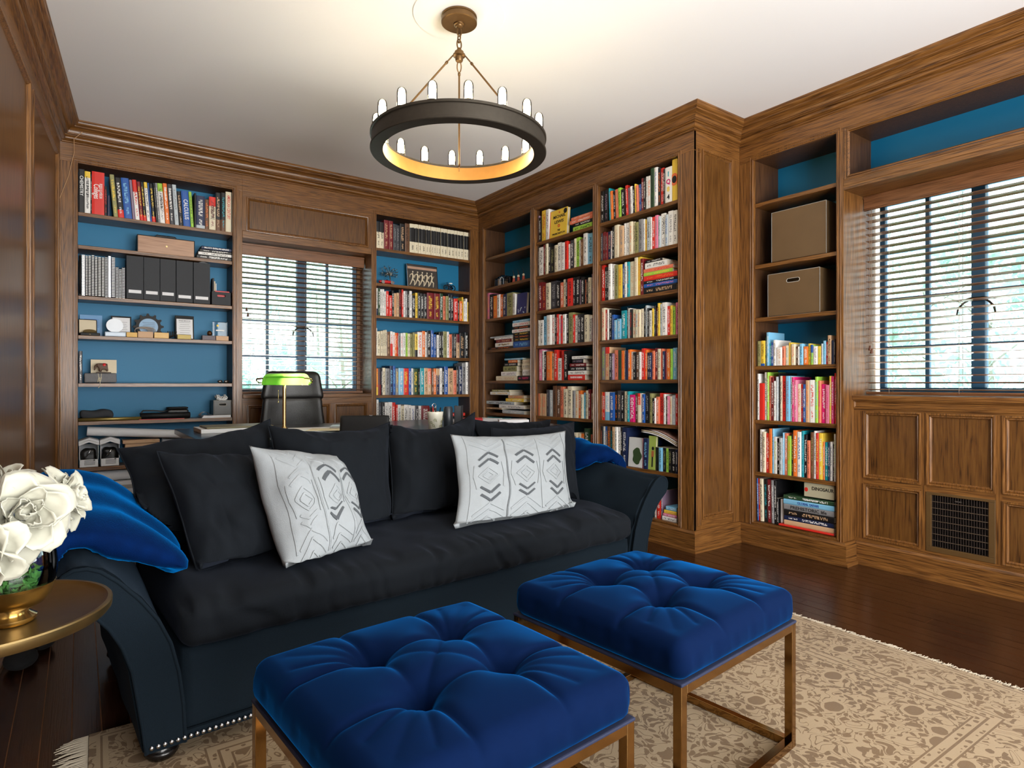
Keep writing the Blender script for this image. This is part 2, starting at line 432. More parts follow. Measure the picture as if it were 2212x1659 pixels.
# ---------------------------------------------------------------- sweeps with mitred corners
def offs(pts, p):
    """offset the plan polyline to its right by p"""
    out = []
    for i, a in enumerate(pts):
        ns = []
        if i > 0: d = (a-pts[i-1]).normalized(); ns.append(Vector((d.y, -d.x)))
        if i < len(pts)-1: d = (pts[i+1]-a).normalized(); ns.append(Vector((d.y, -d.x)))
        if len(ns) == 1: out.append(a + ns[0]*p)
        else:
            m = (ns[0]+ns[1]).normalized(); out.append(a + m*(p/max(.2, m.dot(ns[0]))))
    return out
def sweep(pts, prof, names, mats, label=None, kind='structure', parents=None):
    pts = [Vector(p) for p in pts]; rows = [offs(pts, p) for p, z in prof]
    for i in range(len(pts)-1):
        if names[i] is None: continue
        m = MB(); n = len(prof)
        vs = [(rows[k][i].x, rows[k][i].y, prof[k][1]) for k in range(n)] + [(rows[k][i+1].x, rows[k][i+1].y, prof[k][1]) for k in range(n)]
        m.add(vs, [(k, k+1, n+k+1, n+k) for k in range(n-1)] + [tuple(range(n))[::-1], tuple(range(n, 2*n))])
        o = m.build(names[i], mats[i], parents[i] if parents else None, label=label[i] if label else None, kind=kind)
        for p in o.data.polygons: p.use_smooth = True
        o.data.set_sharp_from_angle(angle=R(28))
def arc(cx, cz, r, a0, a1, n=5):
    return [(cx+r*math.cos(R(a0+(a1-a0)*i/n)), cz+r*math.sin(R(a0+(a1-a0)*i/n))) for i in range(n+1)]
crown = [(0, CZ), (.115, CZ), (.115, CZ-.010)] + arc(.092, CZ-.013, .02, 0, -90, 4) + [(.090, CZ-.036), (.090, CZ-.042), (.083, CZ-.044)] \
    + arc(.083, CZ-.076, .032, 92, 178, 5) + [(.046, CZ-.076), (.046, CZ-.082), (.032, CZ-.084)] + [(.032, CZ-.088)] + arc(.018, CZ-.104, .0165, 60, -60, 6) \
    + [(.010, CZ-.122), (.012, CZ-.124), (.012, CZ-.130), (.004, CZ-.131), (0, CZ-.133)]
PL0 = Vector((XL_AT(-1.7), -1.7))
cp = [PL0, (-.105, 5.2), (3.29, 5.2), (3.29, 2.56), (3.79, 2.56), (3.79, 0.02)]
sweep(cp, crown, ['trim_1','trim_2','trim_3','trim_4','trim_5'], [OAKY, OAKX, OAKY, OAKX, OAKY],
      ['oak crown moulding above left wall panelling','oak crown moulding above far window wall','oak crown moulding above projecting bookcase front','oak crown moulding on projecting bookcase return','oak crown moulding above wide window wall'])
base = [(0, .135), (.016, .135), (.022, .128), (.03, .122), (.03, .022), (.046, .016), (.046, 0), (0, 0)]
bpath = [PL0, (-.105, 5.2), (3.29, 5.2), (3.29, 2.56), (3.79, 2.56), (3.79, 1.845), (3.92, 1.845), (3.92, .02)]
sweep(bpath, base, ['baseboard_left','baseboard_back','baseboard_corner','baseboard_return','baseboard_right','baseboard_step','baseboard_window'],
      [OAKY, OAKX, OAKY, OAKX, OAKY, OAKX, OAKY],
      ['oak baseboard along left wall','oak baseboard along far window wall','oak baseboard under projecting bookcase','oak baseboard on projecting bookcase return','oak baseboard under bookcase beside wide window','short oak baseboard return beside wide window','oak baseboard under wide window panels'])

# ---------------------------------------------------------------- framed panels
def ring(face, s0, s1, z0, z1, prof, t=0.0):
    """mitred moulding ring around the rectangle; prof = [(inset, t)]"""
    m = face.mb(); n = len(prof); vs = []
    for (i, tt) in prof:
        vs += [(s0+i, t+tt, z0+i), (s1-i, t+tt, z0+i), (s1-i, t+tt, z1-i), (s0+i, t+tt, z1-i)]
    fs = []
    for k in range(n-1):
        for c in range(4):
            c2 = (c+1) % 4; fs.append((k*4+c, k*4+c2, (k+1)*4+c2, (k+1)*4+c))
    return m.add(vs, fs)
PM = [(0, 0), (0, -.006), (.005, -.008), (.010, -.006), (.013, .002), (.019, -.001), (.023, .004), (.027, .012)]
def panel(face, s0, s1, z0, z1, parent, m=None, mm=None, t=0.0, prof=PM):
    face.mb().box(s0+.02, s1-.02, t+.011, t+.03, z0+.02, z1-.02).build('panel', m or PANEL, parent)
    ring(face, s0, s1, z0, z1, prof, t).build('panel_moulding', mm or OAKZ, parent, auto=35)

# left wall
wl = struct('wall_left', 'oak panelled left wall with tall flat panels')
fl = FL; L0 = -6.95
FL.mb().box(L0, 0, .02, .12, 0, CZ).build('wall_core', PLASTER, wl)
FL.mb().box(L0, 0, 0, .03, 2.66, CZ-.1).build('rail', OAKY, wl)
FL.mb().box(L0, 0, 0, .03, 0, .24).build('rail', OAKY, wl)
stiles = [(-.095, 0.0), (-1.20, -1.11), (-2.35, -2.26), (-3.5, -3.41), (-4.65, -4.56), (-5.8, -5.71), (L0, L0+.1)]
for a, b in stiles: FL.mb().box(a, b, 0, .03, .24, 2.66).build('stile', OAKZ, wl)
for (a, b), (a2, b2) in zip(stiles[:-1], stiles[1:]): panel(FL, b2, a, .24, 2.66, wl)
# ================================================================ built-in bookcases
CASES = {}
def beads(face, s0, s1, z0, z1, parent, m):
    """two fine beads around an opening"""
    ring(face, s0-.030, s1+.030, z0-.030, z1+.030, [(0,0),(.002,-.003),(.005,-.003),(.007,0)]).build('bead', m, parent)
    ring(face, s0-.014, s1+.014, z0-.014, z1+.014, [(0,0),(.002,-.004),(.007,-.004),(.014,.006)]).build('bead', m, parent)
def bookcase(name, label, face, bays, ends, back, mh, parent=None, zb=.155, zt=2.64):
    """bays: list of (s0, s1, [shelf tops]); ends: outer s range of the whole face frame"""
    root = parent or thing(name, label, 'bookcase', face.p((ends[0]+ends[1])/2, .1, 0))
    edges = [ends[0]] + [v for b in bays for v in b[:2]] + [ends[1]]
    for k in range(0, len(edges), 2):
        face.mb().box(edges[k], edges[k+1], 0, .022, .13, zt).build('stile', OAKZ, root, bevel=.0015)
    face.mb().box(ends[0], ends[1], 0, .022, zt, CZ-.11).build('rail', mh, root, bevel=.0015)
    for s0, s1, shelves in bays:
        face.mb().box(s0, s1, 0, .022, .0, zb).build('plinth', mh, root)
        face.mb().box(s0, s1, .022, back, zb-.02, zb).build('shelf', mh, root)
        face.mb().box(s0-.002, s1+.002, back, back+.012, zb-.02, zt+.02).build('back_panel', BLUE, root)
        face.mb().box(s0-.02, s0, .02, back+.012, zb, zt).build('side_panel', OAKSHADE, root)
        face.mb().box(s1, s1+.02, .02, back+.012, zb, zt).build('side_panel', OAKSHADE, root)
        face.mb().box(s0-.02, s1+.02, .02, back+.012, zt, zt+.02).build('top_panel', OAKSHADE, root)
        beads(face, s0, s1, zb, zt, root, OAKZ)
        for z in shelves:
            face.mb().box(s0+.001, s1-.001, .012, back, z-.026, z).build('shelf', mh, root, bevel=.002)
    return root
SH_A1 = [2.302, 2.072, 1.718, 1.441, 1.105, .836, .512]
SH_A3 = [2.339, 2.02, 1.725, 1.358, .998, .66, .36]
SH_B = [2.350, 2.053, 1.743, 1.437, 1.131, .820, .489]
SH_R = [2.342, 1.918, 1.554, 1.223, .853, .496]
case_a1 = bookcase('bookcase', 'oak bookcase with blue back beside the left wall', FA, [(-.005, .991, SH_A1)], (-.105, 1.063), .23, OAKX)
case_a3 = bookcase('bookcase', 'oak bookcase with blue back right of the far window', FA, [(2.197, 3.189, SH_A3)], (2.149, 3.29), .23, OAKX)
case_b = bookcase('bookcase', 'projecting three-column oak bookcase facing the sofa', FB, [(-5.096, -4.341, SH_B), (-4.266, -3.528, SH_B), (-3.465, -2.693, SH_B)], (-5.2, -2.56), .25, OAKY)
case_r = bookcase('bookcase', 'tall narrow oak bookcase beside the wide window', FR, [(-2.449, -1.889, SH_R)], (-2.56, -1.845), .30, OAKY)
# panelled return of the projecting bookcase
FP.mb().box(3.291, 3.375, 0, .025, .13, 2.66).build('stile', OAKZ, case_b)
FP.mb().box(3.71, 3.79, 0, .025, .13, 2.66).build('stile', OAKZ, case_b)
FP.mb().box(3.291, 3.79, 0, .025, 2.66, CZ-.11).build('rail', OAKX, case_b)
FP.mb().box(3.291, 3.79, .0008, .025, .0, .2).build('rail', OAKX, case_b)
panel(FP, 3.375, 3.71, .2, 2.66, case_b, m=PANEL)
ring(FP, 3.315, 3.365, .16, 2.64, [(0,0),(.003,-.004),(.008,-.004),(.011,0)]).build('bead', OAKZ, case_b)

# ---------------------------------------------------------------- far window surround (wall_back joinery)
WX0, WX1 = 1.063, 2.149
FA.mb().box(WX0, WX1, 0, .025, 2.60, CZ-.11).build('rail', OAKX, wb)
FA.mb().box(WX0, WX1, 0, .025, 2.268, 2.325).build('rail', OAKX, wb, bevel=.003)
FA.mb().box(WX0, WX0+.03, 0, .025, 2.325, 2.60).build('stile', OAKZ, wb)
FA.mb().box(WX1-.03, WX1, 0, .025, 2.325, 2.60).build('stile', OAKZ, wb)
panel(FA, WX0+.03, WX1-.03, 2.325, 2.60, wb)
FA.mb().box(WX0-.02, WX0, .02, .36, 1.0, 2.29).build('jamb_lining', OAKZ, wb)
FA.mb().box(WX1, WX1+.02, .02, .36, 1.0, 2.29).build('jamb_lining', OAKZ, wb)
FA.mb().box(WX0-.02, WX1+.02, .02, .36, 2.268, 2.29).build('head_lining', OAKX, wb)
FA.mb().box(WX0, WX1, -.015, .36, .985, 1.015).build('window_stool', OAKX, wb, bevel=.004)
FA.mb().box(WX0, WX1, 0, .025, .93, .985).build('rail', OAKX, wb)
FA.mb().box(WX0, WX1, 0, .025, .13, .25).build('rail', OAKX, wb)
sx = [WX0, WX0+.04, 1.40, 1.44, 1.77, 1.81, WX1-.04, WX1]
for k in range(0, 8, 2): FA.mb().box(sx[k], sx[k+1], 0, .025, .25, .93).build('stile', OAKZ, wb)
for k in range(1, 7, 2): panel(FA, sx[k], sx[k+1], .25, .93, wb)

# ---------------------------------------------------------------- wide window surround (wall_right joinery)
# upper cupboard opening over the window
YS0, YS1 = -1.845, -.2
FR.mb().box(YS0, YS1, 0, .022, 2.64, CZ-.11).build('rail', OAKY, wr)
FR.mb().box(YS0+.0, YS1, 0, .022, 2.303, 2.352).build('rail', OAKY, wr, bevel=.003)
FR.mb().box(YS0, YS0+.02, 0, .022, 2.352, 2.64).build('stile', OAKZ, wr)
FR.mb().box(YS0+.02, YS1, .022, .31, 2.33, 2.352).build('shelf', OAKSHADE, wr)
FR.mb().box(YS0+.0, YS0+.02, .022, .31, 2.352, 2.64).build('side_panel', OAKSHADE, wr)
FR.mb().box(YS0+.02, YS1, .022, .31, 2.64, 2.66).build('top_panel', OAKSHADE, wr)
FR.mb().box(YS0+.02, YS1, .31, .325, 2.352, 2.64).build('back_panel', BLUE, wr)
beads(FR, YS0+.035, YS1, 2.367, 2.625, wr, OAKY)
FR.mb().box(YS0-.02, YS0, .02, .42, .0, 2.32).build('jamb_lining', OAKZ, wr)
FR.mb().box(YS1, YS1+.02, .0, .42, .0, CZ).build('jamb_lining', OAKZ, wr)
FR.mb().box(YS0, YS1, .0, .42, 2.280, 2.303).build('head_lining', OAKY, wr)
FR.mb().box(YS0-.0, YS1, .105, .45, 1.0, 1.03).build('window_stool', OAKY, wr, bevel=.004)
ring(FW, YS0+.0, YS1, .95, 1.0, [(0,-.012),(.006,-.012),(.012,0)]).build('bead', OAKY, wr)
FW.mb().box(YS0, YS1, .0009, .03, .935, 1.0).build('rail', OAKY, wr)
FW.mb().box(YS0, YS1, .0009, .03, .49, .525).build('rail', OAKY, wr)
FW.mb().box(YS0, YS1, .0009, .03, .1, .155).build('rail', OAKY, wr)
sy = [-1.845, -1.79, -1.475, -1.45, -1.125, -1.10, -.785, -.76, -.45, -.425, -.2]
sy = [(-1.845, -1.79), (-1.475, -1.45), (-1.128, -1.10), (-.785, -.76), (-.45, -.425), (-.23, -.2)]
for a, b in sy: FW.mb().box(a, b, 0, .03, .155, .935).build('stile', OAKZ, wr)
for k in range(5):
    a, b = sy[k][1], sy[k+1][0]
    panel(FW, a, b, .525, .935, wr)
    if k == 1:
        vent_s = (a, b)
    else: panel(FW, a, b, .155, .49, wr)
# heating grille in the wainscot
a, b = vent_s
vr = thing('floor_register', 'dark metal heating grille set in brown frame under the wide window', 'vent', FW.p((a+b)/2, .0, .155))
m = FW.mb(); m.box(a, b, -.004, .02, .155, .185); m.box(a, b, -.004, .02, .475, .49); m.box(a, a+.028, -.004, .02, .185, .475); m.box(b-.03, b, -.004, .02, .185, .475)
m.build('frame', mat('brown_enamel', srgb(84, 60, 28), .5), vr, bevel=.002)
FW.mb().box(a+.02, b-.02, .018, .022, .18, .48).build('backing', mat('vent_dark', (.004,.004,.004), .9), vr)
gm = mat('vent_iron', srgb(58, 48, 44), .5, .4)
n = 22
for i in range(n):
    s = a+.032+(b-a-.066)*i/(n-1); FW.mb().box(s-.0012, s+.0012, .001, .014, .186, .474).build('louvre', gm, vr)
for i in range(1, 8):
    z = .185+.29*i/8; FW.mb().box(a+.028, b-.03, -.002, .002, z-.0016, z+.0016).build('cross_bar', mat('vent_bar', srgb(104, 88, 72), .45, .5), vr)
FW.mb().box((a+b)/2-.02, (a+b)/2+.012, -.004, .004, .452, .458).build('lever', CHROME, vr)
# wire running down the corner stile
pth = [W(178, 285, Y=5.1), W(160, 300, Y=5.13), W(160, 330, Y=5.185), W(148, 380, Y=5.19), W(127, 433, Y=5.19), W(128, 480, Y=5.19), W(130, 560, Y=5.19), W(134, 640, Y=5.192), W(129, 760, Y=5.192), W(131, 900, Y=5.192), W(129, 1000, Y=5.192), W(133, 1048, Y=5.19)]
MB().tube(pth, .0022, 6).build('wire', mat('pale_wire', srgb(180, 140, 100), .5), label='thin pale wire hanging down the bookcase corner stile', cat='wire', smooth=True)
# ================================================================ windows and blinds
def casement(name, label, face, s0, s1, z0, z1, t, mullions, muntins, rows, latch):
    root = struct(name, label)
    m = face.mb(); fw = .032
    m.box(s0, s1, t, t+.04, z0, z0+fw); m.box(s0, s1, t, t+.04, z1-fw, z1); m.box(s0, s0+fw, t, t+.04, z0+fw, z1-fw); m.box(s1-fw, s1, t, t+.04, z0+fw, z1-fw)
    m.build('window_frame', STEEL, root, bevel=.003)
    for a, b in mullions: face.mb().box(a, b, t-.012, t+.045, z0+fw, z1-fw).build('mullion', STEEL, root, bevel=.004)
    for a in muntins: face.mb().box(a-.0105, a+.0105, t+.005, t+.035, z0+fw, z1-fw).build('muntin', STEEL, root)
    for z in rows: face.mb().box(s0+fw, s1-fw, t+.008, t+.033, z-.009, z+.009).build('muntin', STEEL, root)
    xs = sorted([s0+fw, s1-fw] + [v for ab in mullions for v in ab] + [v for a in muntins for v in (a, a)])
    zs = [z0+fw] + [v for z in rows for v in (z, z)] + [z1-fw]
    for i in range(0, len(xs)-1, 2):
        for j in range(0, len(zs)-1, 2):
            if xs[i+1]-xs[i] < .05: continue
            face.mb().box(xs[i], xs[i+1], t+.018, t+.021, zs[j], zs[j+1]).build('pane', GLASS, root)
    if latch:
        ls, lz = latch; mm = face.mb()
        mm.tube([(ls-.055, t-.03, lz), (ls-.05, t-.03, lz), (ls-.03, t-.03, lz), (ls+.03, t-.03, lz), (ls+.05, t-.03, lz), (ls+.055, t-.03, lz)], [.004,.007,.012,.012,.007,.004], 8)
        for sg in (-1, 1):
            mm.tube([(ls+sg*.035, t-.035, lz-.005), (ls+sg*.06, t-.045, lz-.02), (ls+sg*.085, t-.05, lz-.05), (ls+sg*.092, t-.05, lz-.09)], [.005,.006,.006,.004], 6)
        mm.build('latch', IRON, root, smooth=True)
    return root
casement('window_1', 'steel casement window with blinds behind the desk chair', FA, 1.075, 2.12, 1.03, 2.262, .285, [(1.572, 1.652)], [1.325, 1.845], [1.34, 1.645, 1.95], (1.612, 1.60))
casement('window_2', 'wide steel casement window at the right edge', FR, -1.815, -.2, 1.045, 2.268, .405, [(-1.319, -1.252), (-.785, -.72)], [-1.547, -1.02, -.46], [1.33, 1.635, 1.935], (-1.285, 1.585))
# plaster reveals show in front of the frame sides
FA.mb().box(1.063, 1.08, .27, .36, 1.015, 2.27).build('reveal', OAKZ, wb); FA.mb().box(2.115, 2.149, .27, .36, 1.015, 2.27).build('reveal', OAKZ, wb)

def blind(label, face, s0, s1, z0, z1, t, val, m, cords, pull=None):
    root = thing('venetian_blind', label, 'blind', face.p((s0+s1)/2, t, z0))
    sl = face.mb(); wd = .05
    # slightly crowned slat, tilted a few degrees
    sec = [(-.025, .004), (-.0125, .0062), (0, .007), (.0125, .0062), (.025, .004), (.025, .001), (0, .0035), (-.025, .001)]
    n = len(sec); c, s_ = math.cos(R(6)), math.sin(R(6))
    vs = []
    for s in (s0, s1):
        for a, b in sec: vs.append((s, t + a*c + b*s_, z0+.03 - a*s_ + b*c))
    sl.add(vs, [(k, (k+1) % n, n+(k+1) % n, n+k) for k in range(n)] + [tuple(range(n))[::-1], tuple(range(n, 2*n))])
    first = sl.build('slat', m, root)
    pitch = .0424; k = 1
    while z0+.03+k*pitch < val[0]-.01:
        copy_part(first, root, (0, 0, k*pitch)); k += 1
    top = z0+.03+(k-1)*pitch
    face.mb().box(s0, s1, t-.026, t+.026, z0, z0+.02).build('bottom_rail', m, root, bevel=.003)
    v = face.mb(); v.box(s0-.006, s1+.006, t-.045, t-.030, val[0], val[1]); v.box(s0-.006, s1+.006, t-.05, t-.03, val[1]-.018, val[1]); v.box(s0-.006, s1+.006, t-.048, t-.03, val[0], val[0]+.012)
    v.build('valance', m, root, bevel=.003)
    face.mb().box(s0, s1, t-.03, t+.03, val[1]-.05, val[1]-.005).build('head_rail', m, root)
    cm = mat('ladder_cord', srgb(150, 130, 110), .8)
    for cs in cords:
        mm = face.mb()
        for tt in (-.027, .027): mm.tube([(cs, t+tt, z0+.01), (cs, t+tt, val[0]+.01)], .0011, 4, False)
        for j in range(k): mm.tube([(cs, t-.027, z0+.03+j*pitch), (cs, t+.027, z0+.03+j*pitch)], .0007, 3, False)
        mm.build('ladder_cord', cm, root)
    for (ps, pz) in (pull or []):
        mm = face.mb(); mm.tube([(ps, t-.05, val[0]), (ps, t-.05, pz+.03)], .0011, 4, False); mm.build('pull_cord', cm, root)
        face.mb().lathe([(.001,.03),(.005,.028),(.006,.018),(.010,.004),(.009,0)], 10, (ps, t-.05, pz)).build('tassel', mat('tassel_wood', srgb(84,44,22), .4), root, smooth=True)
    return root
blind('brown wooden venetian blind in the far window', FA, 1.082, 2.135, 1.018, 2.262, .195, (2.165, 2.262), BLIND, [1.16, 1.62, 2.06], [(1.125, 1.70), (1.135, 1.655)])
b2 = blind('brown wooden venetian blind in the wide window', FR, -1.835, -.215, 1.032, 2.28, .29, (2.19, 2.28), BLINDY, [-1.70, -1.335, -.9, -.5], [(-1.80, 1.31), (-1.79, 1.29)])
# ================================================================ garden outside
grd = MB().box(-6, 16, 5.9, 18, -.6, -.5).box(4.6, 16, -6, 5.9, -.6, -.5).build('ground', mat('lawn', srgb(120, 150, 90), .9, var=.3, vscale=3), label='pale lawn outside the windows', kind='structure')
def leafmat(name, c1, c2):
    m = bpy.data.materials.new(name); m.use_nodes = True; nt = m.node_tree; N = nt.nodes; L = nt.links
    b = N['Principled BSDF']; b.inputs['Roughness'].default_value = .55
    tc = N.new('ShaderNodeTexCoord'); ns = N.new('ShaderNodeTexNoise'); ns.inputs['Scale'].default_value = 1.6; ns.inputs['Detail'].default_value = 5
    mx = N.new('ShaderNodeMix'); mx.data_type = 'RGBA'; mx.inputs['A'].default_value = (*c1, 1); mx.inputs['B'].default_value = (*c2, 1)
    rp = N.new('ShaderNodeMapRange'); rp.inputs['From Min'].default_value = .35; rp.inputs['From Max'].default_value = .65
    L.new(tc.outputs['Object'], ns.inputs['Vector']); L.new(ns.outputs['Fac'], rp.inputs['Value']); L.new(rp.outputs['Result'], mx.inputs['Factor']); L.new(mx.outputs['Result'], b.inputs['Base Color'])
    tr = N.new('ShaderNodeBsdfTranslucent'); L.new(mx.outputs['Result'], tr.inputs['Color'])
    ms = N.new('ShaderNodeMixShader'); ms.inputs[0].default_value = .45; L.new(b.outputs[0], ms.inputs[1]); L.new(tr.outputs[0], ms.inputs[2])
    L.new(ms.outputs[0], N['Material Output'].inputs[0]); return m
LEAF = leafmat('glare_leaves', srgb(176, 210, 200), srgb(232, 242, 236))  # both leaf colours whitened to stand for the glare of the overexposed garden
LEAF2 = leafmat('glare_leaves_deep', srgb(158, 202, 196), srgb(226, 240, 234))
BARK = mat('bark', srgb(170, 165, 155), .9)
def tree(label, x, y, h, r, n, m, seed, low=.15):
    rn = random.Random(seed); root = thing('garden_tree', label, 'tree', (x, y, -.5), group='trees outside the windows')
    t = MB(); t.tube([(x, y, -.5), (x+.05, y, h*.3), (x, y+.05, h*.75)], [.05, .035, .012], 8)
    for k in range(7):
        a = rn.uniform(0, 6.28); z = rn.uniform(low*h, h*.7)
        t.tube([(x, y, z), (x+math.cos(a)*r*.4, y+math.sin(a)*r*.4, z+.25), (x+math.cos(a)*r*.8, y+math.sin(a)*r*.8, z+.35)], [.012, .008, .004], 5)
    t.build('trunk', BARK, root, smooth=True)
    f = MB(); vs = []; fs = []
    blobs = [(rn.uniform(-.7, .7)*r, rn.uniform(-.7, .7)*r, rn.uniform(low*h, h), rn.uniform(.25, .5)*r) for _ in range(26)]
    for i in range(n):
        bx, by, bz, br = rn.choice(blobs)
        d = Vector((rn.gauss(0,1), rn.gauss(0,1), rn.gauss(0,1))).normalized() * br * rn.uniform(.5, 1)
        c = Vector((x+bx, y+by, bz)) + d; u = Vector((rn.gauss(0,1), rn.gauss(0,1), rn.gauss(0,1))).normalized(); v = u.orthogonal().normalized(); s = rn.uniform(.035, .075)
        k = len(vs); vs += [c-u*s, c+v*s*.55, c+u*s, c-v*s*.55]; fs.append((k, k+1, k+2, k+3))
    f.add(vs, fs); f.build('foliage', m, root, kind='stuff')
spots = [(0.8, 8.6, 3.0, 1.25), (3.2, 8.9, 2.8, 1.25), (6.6, 10.6, 3.6, 1.5), (4.2, 13.2, 4.6, 1.9), (1.2, 12.6, 4.4, 1.8)]
for i, (x, y, h, r) in enumerate(spots):
    tree(['round leafy tree seen through the far window, left pane','low leafy shrub tree seen through the far window centre','tall leafy tree behind the far window, right side','distant pale tree high in the far window','distant pale tree low in the far window'][i], x, y, h, r, 4200, LEAF if i % 2 else LEAF2, 20+i, .02)
spots = [(8.2, 2.4, 2.8, 1.25), (8.0, 5.2, 3.2, 1.4), (9.6, -.2, 3.4, 1.4), (11.4, 4.2, 4.2, 1.8)]
for i, (x, y, h, r) in enumerate(spots):
    tree(['round leafy tree in the middle of the wide window','leafy tree at the left panes of the wide window','leafy tree at the right edge of the wide window','tall distant tree beyond the wide window'][i], x, y, h, r, 4200, LEAF2 if i % 2 else LEAF, 40+i, .02)
# ================================================================ rug
def rugmat():
    m = bpy.data.materials.new('gold_and_ivory_floral_pile'); m.use_nodes = True; nt = m.node_tree; N = nt.nodes; L = nt.links
    b = N['Principled BSDF']; b.inputs['Roughness'].default_value = .92; b.inputs['Sheen Weight'].default_value = .15
    tc = N.new('ShaderNodeTexCoord')
    def nd(t, **k):
        n = N.new(t)
        for a, v in k.items(): setattr(n, a, v)
        return n
    def math_(op, a, bb):
        n = nd('ShaderNodeMath', operation=op)
        for i, v in enumerate((a, bb)):
            if isinstance(v, (int, float)): n.inputs[i].default_value = v
            else: L.new(v, n.inputs[i])
        return n.outputs[0]
    sep = nd('ShaderNodeSeparateXYZ'); L.new(tc.outputs['Object'], sep.inputs[0])
    warp = nd('ShaderNodeTexNoise'); warp.inputs['Scale'].default_value = 13; warp.inputs['Detail'].default_value = 1
    L.new(tc.outputs['Object'], warp.inputs['Vector'])
    wv = nd('ShaderNodeVectorMath', operation='MULTIPLY_ADD'); wv.inputs[1].default_value = (.10, .10, 0)
    L.new(warp.outputs['Color'], wv.inputs[0]); L.new(tc.outputs['Object'], wv.inputs[2])
    # scrolling vines: contour lines of a noise
    n1 = nd('ShaderNodeTexNoise'); n1.inputs['Scale'].default_value = 17; n1.inputs['Detail'].default_value = .5; L.new(wv.outputs[0], n1.inputs['Vector'])
    v1 = math_('PINGPONG', math_('MULTIPLY', n1.outputs['Fac'], 7.0), .5)
    vine = math_('LESS_THAN', v1, .075)
    # small leaves
    vo = nd('ShaderNodeTexVoronoi'); vo.inputs['Scale'].default_value = 40; L.new(wv.outputs[0], vo.inputs['Vector'])
    leaf = math_('LESS_THAN', vo.outputs['Distance'], .46)
    n3 = nd('ShaderNodeTexNoise'); n3.inputs['Scale'].default_value = 14; L.new(tc.outputs['Object'], n3.inputs['Vector'])
    leaf = math_('MULTIPLY', leaf, math_('GREATER_THAN', n3.outputs['Fac'], .42))
    # large palmettes
    v2 = nd('ShaderNodeTexVoronoi'); v2.inputs['Scale'].default_value = 6.0; v2.inputs['Randomness'].default_value = .75
    mp = nd('ShaderNodeMapping'); mp.inputs['Scale'].default_value = (1.0, 1.35, 0); L.new(tc.outputs['Object'], mp.inputs['Vector']); L.new(mp.outputs[0], v2.inputs['Vector'])
    wob = nd('ShaderNodeTexNoise'); wob.inputs['Scale'].default_value = 30; L.new(tc.outputs['Object'], wob.inputs['Vector'])
    dd = math_('ADD', v2.outputs['Distance'], math_('MULTIPLY', math_('SUBTRACT', wob.outputs['Fac'], .5), .12))
    palm = math_('LESS_THAN', dd, .22); halo = math_('LESS_THAN', dd, .30)
    pat = math_('MAXIMUM', math_('MULTIPLY', math_('MAXIMUM', vine, leaf), math_('SUBTRACT', 1.0, halo)), palm)
    # border guard stripes: distance to the rug edge
    hx, hy = RUGX/2, RUGY/2
    ex = math_('SUBTRACT', hx, math_('ABSOLUTE', sep.outputs['X'], 0)); ey = math_('SUBTRACT', hy, math_('ABSOLUTE', sep.outputs['Y'], 0))
    ed = math_('MINIMUM', ex, ey)
    def band(a, bb): return math_('MULTIPLY', math_('GREATER_THAN', ed, a), math_('LESS_THAN', ed, bb))
    clear = math_('MAXIMUM', band(.285, .355), band(.02, .05))
    lines = math_('MAXIMUM', math_('MAXIMUM', band(.285, .291), band(.349, .355)), math_('MAXIMUM', band(.316, .324), band(.03, .036)))
    zig = nd('ShaderNodeTexVoronoi'); zig.inputs['Scale'].default_value = 38; L.new(tc.outputs['Object'], zig.inputs['Vector'])
    zz = math_('MULTIPLY', math_('LESS_THAN', zig.outputs['Distance'], .36), math_('MAXIMUM', band(.295, .312), band(.328, .346)))
    pat = math_('MULTIPLY', pat, math_('SUBTRACT', 1.0, clear)); pat = math_('MAXIMUM', pat, math_('MAXIMUM', lines, zz))
    wear = nd('ShaderNodeTexNoise'); wear.inputs['Scale'].default_value = 2.2; L.new(tc.outputs['Object'], wear.inputs['Vector'])
    mx = nd('ShaderNodeMix', data_type='RGBA'); mx.inputs['A'].default_value = (*srgb(150, 126, 92), 1)
    gold = nd('ShaderNodeMix', data_type='RGBA'); gold.inputs['A'].default_value = (*srgb(80, 54, 13), 1); gold.inputs['B'].default_value = (*srgb(108, 76, 24), 1)
    L.new(wear.outputs['Fac'], gold.inputs['Factor']); L.new(gold.outputs['Result'], mx.inputs['B'])
    L.new(math_('MULTIPLY', pat, .96), mx.inputs['Factor']); L.new(mx.outputs['Result'], b.inputs['Base Color'])
    fz = nd('ShaderNodeTexNoise'); fz.inputs['Scale'].default_value = 700; L.new(tc.outputs['Object'], fz.inputs['Vector'])
    bp = nd('ShaderNodeBump'); bp.inputs['Strength'].default_value = .5; bp.inputs['Distance'].default_value = .004
    hh = math_('ADD', math_('MULTIPLY', pat, .5), fz.outputs['Fac']); L.new(hh, bp.inputs['Height']); L.new(bp.outputs['Normal'], b.inputs['Normal'])
    return m
RUGX, RUGY = 2.74, 1.86
rug = thing('area_rug', 'gold and ivory floral rug with pale fringe under the ottomans', 'rug', (1.375, 1.345, 0), R(-1.2))
WORLD[rug.name] = Matrix()
rp_ = MB(); rp_.rbox((RUGX/2, RUGY/2, .006), .004, (60, 40, 1), c=(0, 0, .0065))
o = rp_.build('pile', rugmat(), rug)
rn = random.Random(3)
for sg in (-1, 1):
    f = MB(); y = -RUGY/2
    while y < RUGY/2:
        ln = rn.uniform(.05, .085) if sg < 0 else rn.uniform(.03, .05)
        f.tube([(sg*RUGX/2, y, .007), (sg*(RUGX/2+ln*.6), y+rn.uniform(-.006, .006), .005), (sg*(RUGX/2+ln), y+rn.uniform(-.012, .012), .0025)], [.0022, .002, .0012], 4)
        y += .0052
    f.build('fringe', mat('ivory_fringe', srgb(176, 164, 144), .9), rug, kind='stuff')

